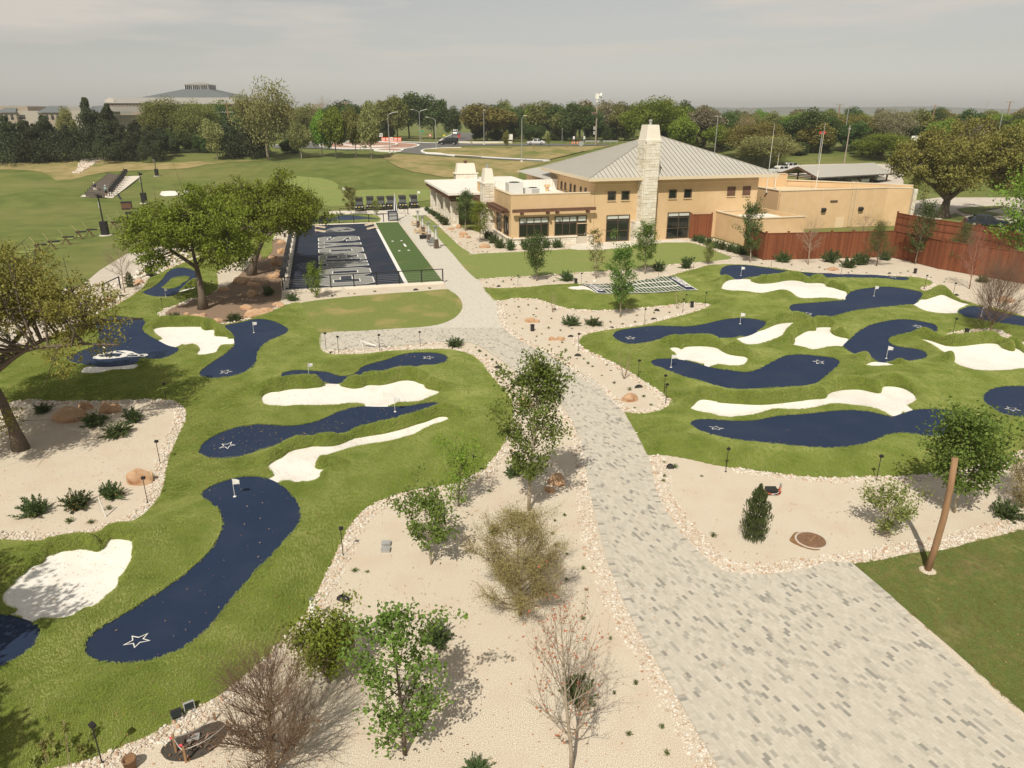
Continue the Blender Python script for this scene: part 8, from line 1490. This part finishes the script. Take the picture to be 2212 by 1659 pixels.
x,y,w,h=loc('person',1); person(x,y,T(x,y)+.04,R(40),'golfer in navy shirt and pale shorts standing in a hitting bay',M['navy'],M['offwhite'],M['white'],[(.27,-.03,1.12),(.22,-.18,.92),(-.27,-.03,1.12),(-.12,-.2,.92)],0)
x,y,w,h=loc('golfbag'); r=empty('golf_bag',(x,y,T(x,y)+.04),.4,'dark golf bag leaning on its stand behind the hitting bays','golf bag'); MB().tube([(0,0,.05),(-.28,0,.85)],[.14,.13],10).build('bag',M['navy'],r); MB().tube([(-.2,.1,.7),(.25,.2,0)],.012,5).build('stand_leg',M['steel'],r); MB().tube([(-.2,-.1,.7),(.25,-.2,0)],.012,5).build('stand_leg',M['steel'],r)
for k in range(5): MB().tube([(-.27+.02*k,-.06+k*.03,.8),(-.40+.02*k,-.08+k*.04,1.12)],.012,4).build('club',M['silver'],r)
# ---------------------------------------------------------------- rails and bits on the west walk
p=[PT['wrail'][2][:2],(-36.5,46.5),PT['wrail'][1][:2],PT['wrail'][0][:2]]
rail('railing',p,'black post rail beside the west walkway behind the big left oak',z=0,cables=2,h=.95)
x,y,w,h=loc('wbin'); r=empty('litter_bin',(x,y,0),0,'black litter bin beside the west walkway','bin'); MB().lathe([(.28,0),(.3,.85),(.2,.9)],12).build('body',M['black'],r); MB().lathe([(.31,.85),(.31,.92),(.1,.98)],12).build('lid',M['blackp'],r)
# putting flags on the practice green
for i,(x,y) in enumerate([(-28.6,125.),(-15.5,121.)]):
    r=empty('practice_flag',(x,y,T(x,y)),0,['left','right'][i]+' small white pin flag on the practice green behind the carts','flag','practice green flags',1.7); ob('pole',fp,r); ob('flag',ff,r)
# ---------------------------------------------------------------- road side
def vehicle(nm,x,y,z,rz,body,label,L,W,H,kind,sc=1.):
    r=empty(nm,(x,y,z),rz,label,'car',None,sc); h0=.32*H/1.5
    if kind=='suv': lo=[(-L/2,.42),(-L/2,.78),(-L/2+.12,1.0),(-L*.22,1.08),(L/2-.05,1.08),(L/2,.95),(L/2,.42)]; hi=[(-L*.22,1.08),(-L*.10,H-.04),(L*.38,H),(L/2-.08,H-.12),(L/2-.02,1.08)]
    elif kind=='truck': lo=[(-L/2,.45),(-L/2,.95),(-L*.28,1.05),(L/2,1.05),(L/2,.45)]; hi=[(-L*.26,1.05),(-L*.14,H),(L*.12,H),(L*.16,1.05)]
    else: lo=[(-L/2,.35),(-L/2,.62),(-L/2+.15,.75),(-L*.22,.88),(L*.32,.92),(L/2-.05,.86),(L/2,.6),(L/2,.35)]; hi=[(-L*.24,.88),(-L*.06,H-.02),(L*.16,H),(L*.42,.91)]
    def ext(pf,w,ins=0.):
        n=len(pf); m=MB(); zt=max(z for _,z in pf); zb=min(z for _,z in pf)
        f=lambda z:w/2-(ins*(z-zb)/max(zt-zb,1e-6)); m.add([(a,-f(z),z) for a,z in pf]+[(a,f(z),z) for a,z in pf],[tuple(range(n)),tuple(range(n,2*n))[::-1]]+[((i+1)%n,i,n+i,n+(i+1)%n) for i in range(n)]); return m
    ext(lo,W).build('body',body,r); ext(hi,W-.08,.16).build('cabin',body,r)
    # side glass
    g=hi; xs=[a for a,_ in g]; zt=max(z for _,z in g); zb=min(z for _,z in g)
    for s in(-1,1):
        for a0,a1 in((.14,.46),(.5,.82)):
            x0=xs[0]+(xs[-1]-xs[0])*a0; x1=xs[0]+(xs[-1]-xs[0])*a1; o=s*(W/2-.02); o2=s*(W/2-.135); m=MB(); m.add([(x0,o,zb+.06),(x1,o,zb+.06),(x1-.05,o2,zt-.1),(x0+.18 if a0<.2 else x0,o2,zt-.1)],[(0,1,2,3)] if s<0 else [(3,2,1,0)]); m.build('side_window',M['glass'],r)
    m=MB(); a,b=hi[0],hi[1]; m.add([(a[0]-.015,-W/2+.12,a[1]+.05),(a[0]-.015,W/2-.12,a[1]+.05),(b[0]-.015,W/2-.2,b[1]-.08),(b[0]-.015,-W/2+.2,b[1]-.08)],[(3,2,1,0)]); m.build('windscreen',M['glass'],r)
    a,b=hi[-1],hi[-2]; m=MB(); m.add([(a[0]+.015,-W/2+.12,a[1]+.06),(a[0]+.015,W/2-.12,a[1]+.06),(b[0]+.015,W/2-.22,b[1]-.05),(b[0]+.015,-W/2+.22,b[1]-.05)],[(0,1,2,3)]); m.build('rear_window',M['glass'],r)
    rw=.36 if kind!='sedan' else .32
    for a in(-L*.31,L*.31):
        for s in(-1,1):
            w=MB(); w.lathe([(rw*.6,-.11),(rw*.95,-.11),(rw,0),(rw*.95,.11),(rw*.6,.11)],16); w.v=[(a+p,s*(W/2-.09)+q3,rw+q) for p,q,q3 in w.v]; w=w.build('wheel',M['blackp'],r); q=MB(); q.lathe([(rw*.58,-.118),(rw*.58,.118)],12); q.v=[(a+p,s*(W/2-.09)+q3,rw+q2) for p,q2,q3 in q.v]; q.build('rim',M['silver'],w)
    for s in(-1,1): MB().b2(-L/2-.01,-L/2+.05,s*W*.36-.16,s*W*.36+.16,.62,.74).build('headlight',M['white'],r); MB().b2(L/2-.05,L/2+.012,s*W*.4-.1,s*W*.4+.1,.66,.95 if kind!='sedan' else .8).build('tail_light',M['red'],r)
    m=MB(); m.b2(-L/2-.03,L/2+.03,-W/2+.06,W/2-.06,.30,.44); m.build('bumper',M['blackp'],r); return r
M['carblack']=mat('black_car_paint',(.012,.012,.013),.22,spec=.6); M['carsilver']=mat('silver_car_paint',(.62,.62,.62),.3); M['carwhite']=mat('white_car_paint',(.75,.75,.74),.3); M['carnavy']=mat('dark_blue_car_paint',(.02,.025,.04),.25,spec=.6)
x,y,w,h=loc('suv'); vehicle('suv_car',x,y,T(x,y)+.1,R(-6),M['carblack'],'black off-road car driving on the road by the roundabout',5.1,1.95,1.85,'suv')
x,y,w,h=loc('sedan'); vehicle('sedan_car',x,y,T(x,y)+.1,R(3),M['carsilver'],'silver sedan driving on the road before the wood',4.7,1.8,1.45,'sedan')
x,y,w,h=loc('darkcar',0); vehicle('parked_car',x,y+1,T(x,y),R(160),M['carnavy'],'dark blue sedan parked beyond the red fence at right',4.7,1.8,1.45,'sedan')
x,y,w,h=loc('darkcar',1); vehicle('parked_car',x+1.2,y-1.2,T(x,y),R(160),M['carblack'],'black car partly hidden at the right frame edge beyond the fence',4.7,1.8,1.45,'sedan')
for i,((x,y,w,h),l) in enumerate(zip(PT['truck'],['white pickup parked under the carport, left','white pickup parked under the carport, right'])): vehicle('pickup_truck',x,y+2.2,T(x,y),R(115),M['carwhite'],l,5.4,1.95,1.8,'truck')
for i,((x,y,w,h),l) in enumerate(zip(PT['parked'],['silver car parked left of the carport gable','white car parked behind the carport gable'])): vehicle('parked_car',x,y,T(x,y),R(25),M['carsilver' if i==0 else 'carwhite'],l,4.7,1.8,1.45,'sedan')
vehicle('far_car',-21,285,5.3,R(80),M['carwhite'],'white vehicle far up the side road',5.2,2.,2.,'suv')
def street_lamp(x,y,h,arms,label):
    z=T(x,y); r=empty('street_lamp',(x,y,z),0,label,'street lamp','grey street lamps'); MB().lathe([(.14,0),(.13,.4),(.10,.5),(.065,h-.6)],8).build('pole',M['steel'],r); MB().b2(-.28,.28,-.28,.28,0,.25).build('base',M['concrete'],r)
    for a in arms:
        MB().tube([(0,0,h-.75),(a*.5,0,h-.35),(a*1.6,0,h-.05)],[.05,.045,.035],5).build('arm',M['steel'],r); m=MB(); m.box((a*1.95,0,h),(.75,.28,.11)); m.build('lamp_head',M['offwhite'],r)
LA=[([.35],'grey street lamp nearest the hip roof'),([.1],'grey street lamp before the brown oak'),([-1],'single-arm street lamp left of the black car'),([-1,1],'double-arm street lamp before the wood'),([1],'grey street lamp nearest the tree row left of the roundabout')]
for (x,y,w,h),(a,l) in zip(PT['lamp'],LA): street_lamp(x,y,h*.96,a,l)
x,y,w,h=loc('siren'); z=T(x,y); H=h*.96; r=empty('siren_pole',(x,y,z),0,'tall pole with white warning siren and solar panel','siren pole'); MB().lathe([(.24,0),(.16,H-1.5)],9).build('pole',M['bark_pale'],r); m=MB(); m.b2(-.55,.35,-.4,.4,H-.6,H+.7); m.build('siren_box',M['white'],r); m=MB(); m.lathe([(.15,0),(.35,.35),(.68,.75),(.68,.9)],14); m.v=[(.3+z2*.9,p,H+.25+q) for p,q,z2 in m.v]; m.build('horn',M['white'],r,True); MB().lathe([(.28,0),(.28,.6)],10,(0,0,H-1.3)).build('neck',M['white'],r); m=MB(); m.box((-.7,-.5,H*.66),(1.7,1.3,.06),.4,0,.5); m.build('solar_panel',M['frame'],r); m=MB(); m.tube([(0,0,H*.58),(-.7,-.4,H*.65)],.04,5); m.build('panel_bracket',M['steel'],r)
for zz in(2.6,3.8): MB().b2(-.75,-.2,-.2,.2,zz,zz+.85).build('control_box',M['steel'],r)
def sign(nm,x,y,h,shape,size,m,label,cat='sign',two=False,face=0):
    z=T(x,y); r=empty(nm,(x,y,z),face,label,cat); MB().lathe([(.04,-.1),(.04,h)],6).build('post',M['steel'],r)
    if shape=='tri': P=[(-size,size*.8),(size,size*.8),(0,-size*.9)]
    elif shape=='dia': P=[(0,size),(size,0),(0,-size),(-size,0)]
    elif shape=='oct': P=[(size*math.cos(a*math.pi/4+.39),size*math.sin(a*math.pi/4+.39)) for a in range(8)]
    else: P=[(-size[0],-size[1]),(size[0],-size[1]),(size[0],size[1]),(-size[0],size[1])]
    hh=h-(size if not isinstance(size,tuple) else size[1])*.9; q=MB(); n=len(P); q.add([(a,-.05,hh+b) for a,b in P]+[(a,-.08,hh+b) for a,b in P],[tuple(range(n)),tuple(range(n,2*n))[::-1]]+[(i,n+i,n+(i+1)%n,(i+1)%n) for i in range(n)]); p=q.build('plate',m,r); return r,hh
(x,y,w,h),(x2,y2,w2,h2)=PT['yield']; r,hh=sign('yield_sign',x,y,2.6,'tri',.52,M['red'],'red and white yield sign at the roundabout entry','traffic sign'); m=MB(); m.add([(-.3,-.09,hh+.26),(.3,-.09,hh+.26),(0,-.09,hh-.22)],[(2,1,0)]); m.build('plate_centre',M['white'],r)
sign('yield_sign',x2,y2,2.4,'tri',.5,M['red'],'far red yield sign on the side road','traffic sign')
x,y,w,h=loc('diamond'); r,hh=sign('warning_sign',x,y,3.6,'dia',.6,M['steel'],'grey diamond sign back with a square plate below','traffic sign'); MB().b2(-.42,.42,-.08,-.05,hh-1.55,hh-.65).build('lower_plate',M['steel'],r)
x,y,w,h=loc('street_sign'); sign('street_name_sign',x,y,3.2,'rect',(.75,.16),M['signgreen'],'green street-name sign beside the double lamp','street sign')
x,y,w,h=loc('chevron'); r,hh=sign('chevron_sign',x,y,2.4,'rect',(.5,.5),M['white'],'white chevron sign left of the orange barrier','traffic sign')
for k in(-.22,.08): m=MB(); m.add([(k,-.09,hh+.38),(k+.14,-.09,hh+.38),(k+.30,-.09,hh),(k+.14,-.09,hh-.38),(k,-.09,hh-.38),(k+.16,-.09,hh)],[(5,2,1,0),(4,3,2,5)]); m.build('chevron',M['black'],r)
x,y,w,h=loc('mailbox'); sign('marker_sign',x,y,2.6,'rect',(.28,.2),M['yellow'],'small yellow marker sign in front of the black car','traffic sign')
x,y,w,h=loc('board'); z=T(x,y); r=empty('notice_board',(x,y,z),0,'white notice board on two posts at the wood edge','sign board'); MB().b2(-1.3,1.3,-.05,.05,.7,2.2).build('board',M['white'],r); m=MB(); m.b2(-.8,.8,-.07,-.051,1.1,1.6); m.build('print',M['offwhite'],r)
for s in(-1,1): MB().b2(s*1.32-.06,s*1.32+.06,-.06,.06,0,2.25).build('post',M['rust'],r)
x,y,w,h=loc('octagon'); sign('stop_sign',x,y,2.5,'oct',.62,M['steel'],'octagonal sign seen from behind at the verge','traffic sign')
for i,(x,y,w,h) in enumerate(PT['smallsign']): sign('small_sign',x,y,2.0,'rect',(.26,.36),M['white'],['small white sign behind the traffic cones','small white and yellow sign at the guard rail'][i],'traffic sign')
for i,(x,y,w,h) in enumerate(PT['post']): r=empty('grey_post',(x,y,T(x,y)),0,['thin grey post before the dark wood','grey post at the guard rail end'][i],'post'); MB().lathe([(.07,0),(.06,h)],6).build('post',M['steel'],r); MB().b2(-.1,.1,-.1,.1,h-.1,h+.15).build('cap',M['steel'],r)
for i,(x,y,w,h) in enumerate(PT['cone']):
    r=empty('traffic_cone',(x,y,T(x,y)),0,'orange traffic cone on the verge, %s from the left'%ORD[i],'traffic cone','traffic cones on the verge'); MB().lathe([(.2,.04),(.05,.9)],10).build('cone',M['orange'],r); MB().lathe([(.155,.32),(.115,.52)],10).build('band',M['white'],r); MB().b2(-.28,.28,-.28,.28,0,.05).build('base',M['orange'],r)
a,b=PT['guard']; z=T(a[0],a[1]); r=empty('guard_rail',(a[0],a[1],z),0,'grey steel guard rail left of the hip roof','guard rail'); MB().b2(0,9,-.04,.04,.45,.85).build('beam',M['steel'],r)
for k in range(6): MB().b2(k*1.75-.05,k*1.75+.05,-.1,.1,0,.9).build('post',M['steel'],r)
a,b=PT['barrier']; z=T(a[0],a[1])
for i in range(5):
    r=empty('road_barrier',(a[0]+i*1.15,a[1],z),0,'%s road barrier panel from the left at the roundabout'%ORD[i],'barrier','orange and white road barriers'); MB().b2(-.52,.52,-.06,.06,.12,1.45).build('panel',M['white' if i==2 else 'orange'],r)
    for s in(-1,1): MB().b2(s*.4-.06,s*.4+.06,-.3,.3,0,.13).build('foot',M['blackp'],r)
    for k in range(3): MB().b2(-.45,.45,-.075,-.062,.35+k*.35,.5+k*.35).build('slat',M['white' if i!=2 else 'orange'],r)
# low edging with rust shrubs under the brown oak
o=ribbon('kerb',np.array([(-15,213),(-10,211.5),(-4,212),(0,213.5)]),.5,.5,M['stone'][0],.6,False)
# ---------------------------------------------------------------- utility poles and wires
def upole(x,y,top,arms,label,m='polewood'):
    z=T(x,y); r=empty('utility_pole',(x,y,z),R(10),label,'utility pole','wooden utility poles'); H=top-z; MB().lathe([(.2,0),(.14,H)],8).build('pole',M[m],r)
    for dz in arms: MB().b2(-1.3,1.3,-.07,.07,H-dz-.12,H-dz).build('crossarm',M['bark_pale'],r); 
    for dz in arms:
        for k in(-1.15,-.4,.4,1.15): MB().lathe([(.05,0),(.07,.1),(.03,.2)],6,(k,0,H-dz)).build('insulator',M['steel'],r)
    return r
upole(98,230,15.6,[.2],'leaning reddish utility pole right of the antenna masts'); upole(126.5,230,15.4,[.3],'utility pole with crossarm behind the huge oak'); upole(150,232,16.4,[.2],'utility pole at the right frame edge'); upole(-70.4,190,15.6,[.2,2.2],'utility pole with transformer beside the tall cottonwood'); upole(-50.8,236,16.3,[.4],'utility pole standing above the wood left of centre')
def wire(p,q,sag): 
    m=MB(); m.tube([(p[0]+(q[0]-p[0])*t,p[1]+(q[1]-p[1])*t,p[2]+(q[2]-p[2])*t-sag*4*t*(1-t)) for t in np.linspace(0,1,12)],.035,4); return m
wr=empty('overhead_wires',(-70.4,190,0),0,'overhead wires strung left from the transformer pole','wires')
for dy,dz in((-.5,15.5),(.5,15.5),(0,13.4)): m=wire((0,dy,dz),(-90,-22+dy,dz-.6),.6); m.build('wire',M['steel'],wr)
for i,(x,y,w,h) in enumerate(PT['plamp']):
    d=[(45.2,168.),(78,178.),(112,175.)][i]; z=T(*d); H=[8.4,9.2,8.6][i]; r=empty('car_park_lamp',(d[0],d[1],z),0,['twin-head car park lamp behind the hip roof','car park lamp among the grey trees','car park lamp before the tan tree at right'][i],'street lamp','car park lamps'); MB().lathe([(.1,0),(.08,H)],7).build('pole',M['steel'],r); m=MB(); m.box((0,0,H+.05),(1.7 if i==0 else .9,.25,.12)); m.build('lamp_head',M['grey'],r)
z=T(70,150); r=empty('wooden_post',(66.5,150,T(66.5,150)),0,'plain wooden post beside the antenna masts','post'); MB().lathe([(.13,0),(.10,11.0-T(66.5,150))],8).build('shaft',M['bark_pale'],r); MB().b2(-.2,.2,-.1,.1,10.2-T(66.5,150),10.5-T(66.5,150)).build('bracket',M['steel'],r)
r=empty('small_billboard',(88,165,T(88,165)),0,'small white sign board on two posts beyond the carport','sign board'); MB().b2(-1.1,1.1,-.05,.05,2.2,4.2).build('board',M['white'],r)
for s in(-1,1): MB().b2(s*.9-.06,s*.9+.06,-.05,.05,0,2.2).build('post',M['bark_pale'],r)
r=empty('rail_signal',(64.5,158,T(64.5,158)),0,'red rail-crossing signal lamps beside the wooden post','signal'); MB().lathe([(.1,0),(.08,9.6-T(64,158))],7).build('pole',M['steel'],r)
for s in(-1,1): m=MB(); m.lathe([(.18,0),(.24,.05),(.24,.25)],12); m.v=[(s*.45+p,-q3,9.4-T(64,158)+q) for p,q,q3 in m.v]; m.build('lamp',M['red'],r)
# ---------------------------------------------------------------- far buildings
M['farroof']=mat('slate_metal_roof',(.13,.145,.15),.6); M['farpale']=mat('pale_roof',(.29,.275,.25),.8); M['farwall']=mat('tan_wall',(.33,.275,.215),.9); M['farwall2']=mat('cream_wall',(.40,.36,.31),.9)
r=empty('domed_hall',(-162.5,405,4.5),0,'large hall with slate hip roof and glazed cupola far behind the trees','building'); Zb=4.5
def hip(m,hx,hy,z0,tx,ty,z1): m.add([(-hx,-hy,z0),(hx,-hy,z0),(hx,hy,z0),(-hx,hy,z0),(-tx,-ty,z1),(tx,-ty,z1),(tx,ty,z1),(-tx,ty,z1)],[(0,1,5,4),(1,2,6,5),(2,3,7,6),(3,0,4,7),(4,5,6,7)])
m=MB(); hip(m,22.5,20,15.6,6.4,6,19.8); m.build('roof',M['farroof'],r); m=MB(); hip(m,30,27,12.4,24,21.5,15.4); m.build('lower_roof',M['farpale'],r); MB().b2(-28,28,-25,25,0,12.6).build('wall',M['farwall'],r); MB().b2(-23.5,23.5,-21,21,15.0,15.62).build('eave_band',M['farpale'],r)
cu=MB().b2(-5.9,5.9,-5.5,5.5,19.6,21.7).build('cupola',M['glass'],r)
for k in range(13): MB().b2(-6+k*1.0-.1,-6+k*1.0+.1,-5.62,-5.5,19.6,21.7).build('mullion',M['white' if k in(0,4,8,12) else 'steel'],cu)
MB().b2(-6.1,6.1,-5.7,5.7,21.7,22.0).build('cupola_eave',M['white'],cu); m=MB(); hip(m,6.3,5.9,22.0,.5,.5,23.4); m.build('cupola_roof',M['farpale'],cu); MB().b2(-6.1,6.1,-5.75,5.7,19.3,19.65).build('cupola_base',M['farwall'],cu)
wg=MB().b2(-35.5,-16,-30,-22,0,12.9).build('side_wing',M['farwall'],r); m=MB(); m.add([(-36,-31,12.8),(-16,-31,12.8),(-16,-26,15.0),(-36,-26,15.0)],[(0,1,2,3)]); m.build('wing_roof',M['farpale'],wg); m=MB(); m.add([(-36,-30.5,12.9),(-31,-30.5,12.9),(-31.5,-28,14.6),(-34,-28,15.5),(-36,-28,14.4)],[(0,1,2,3,4)]); m.build('gable',M['farwall2'],wg)
for k in range(10): MB().b2(-34.5+k*1.75,-33.6+k*1.75,-30.15,-30.02,11.2,12.5).build('window',M['rust'],wg)
m=MB(); m.add([(-38,-38,8.4),(-20,-38,8.4),(-20,-33,11.2),(-38,-33,11.2)],[(0,1,2,3)]); m.build('low_roof',M['farroof'],wg)
r=empty('distant_block',(-185,303,4.5),0,'long tan building with slate gabled bays at the far left','building')
MB().b2(-40,20,0,20,0,9.3).build('wall',M['farwall2'],r); MB().b2(-40,-7.2,2,22,9.3,11.1).build('upper_wall',M['farwall'],r); MB().b2(-7,40,14,30,9.0,10.9).build('rear_roof',M['farpale'],r)
for cx0,w in((-1.6,12.),(16,9),(-17.5,8)):
    m=MB(); m.add([(cx0,-2.4,8.6),(cx0+w,-2.4,8.6),(cx0+w-3,4,11.2),(cx0+2,4,11.2)],[(0,1,2,3)]); m.build('roof',M['farroof'],r); MB().b2(cx0+.4,cx0+w-.4,-1.8,-.02,0,8.5).build('bay_wall',M['farwall'],r)
    for k in range(int(w/2.2)): x0=cx0+1.0+k*2.15; wd=MB().b2(x0,x0+1.1,-1.86,-1.81,6.0,7.9).build('window',M['frame'],r); MB().b2(x0+.1,x0+1.0,-1.9,-1.87,6.1,7.8).build('pane',M['glass'],wd)
for x0,x1 in((-13.8,-11.6),(-10.8,-7.6)): wd=MB().b2(x0,x1,-.08,-.01,6.2,7.8).build('window',M['frame'],r); MB().b2(x0+.1,x1-.1,-.12,-.09,6.3,7.7).build('pane',M['glass'],wd)
# rocky chute on the range slope
def scree():
    P=poly('scree'); rs=np.random.RandomState(4); g=np.stack(np.meshgrid(np.arange(P[:,0].min(),P[:,0].max(),.42),np.arange(P[:,1].min(),P[:,1].max(),.42)),-1).reshape(-1,2); g=g+rs.uniform(-.2,.2,g.shape); g=g[inside(P,g)]; V=[];F=[];b=0
    for q in g:
        v,f=PROTO[rs.randint(8)]; s=rs.uniform(.18,.4); V.append(v*s+np.array([q[0],q[1],T(*q)+.08])); F.append(f+b); b+=len(v)
    o=ob('rock_chute',mesh_np('rock_chute',np.concatenate(V),np.concatenate(F),STONE,rs.randint(0,5,sum(len(f) for f in F)))); tag(o,'chute of pale rubble on the dry slope','rubble',kind='stuff')
scree()

# ---------------------------------------------------------------- air
hz=MB().b2(-4700,4700,-300,4600,-6,60).build('haze',None); hz['kind']='stuff'; tag(hz,'thin pale haze over the whole site','haze')
hmz=bpy.data.materials.new('haze'); hmz.use_nodes=True; hn=hmz.node_tree.nodes; hn.remove(hn['Principled BSDF']); pv=hn.new('ShaderNodeVolumePrincipled'); pv.inputs['Color'].default_value=(.94,.96,.97,1); pv.inputs['Density'].default_value=.00030; pv.inputs['Anisotropy'].default_value=.2
hmz.node_tree.links.new(pv.outputs[0],hn['Material Output'].inputs['Volume']); hz.data.materials.clear(); hz.data.materials.append(hmz)
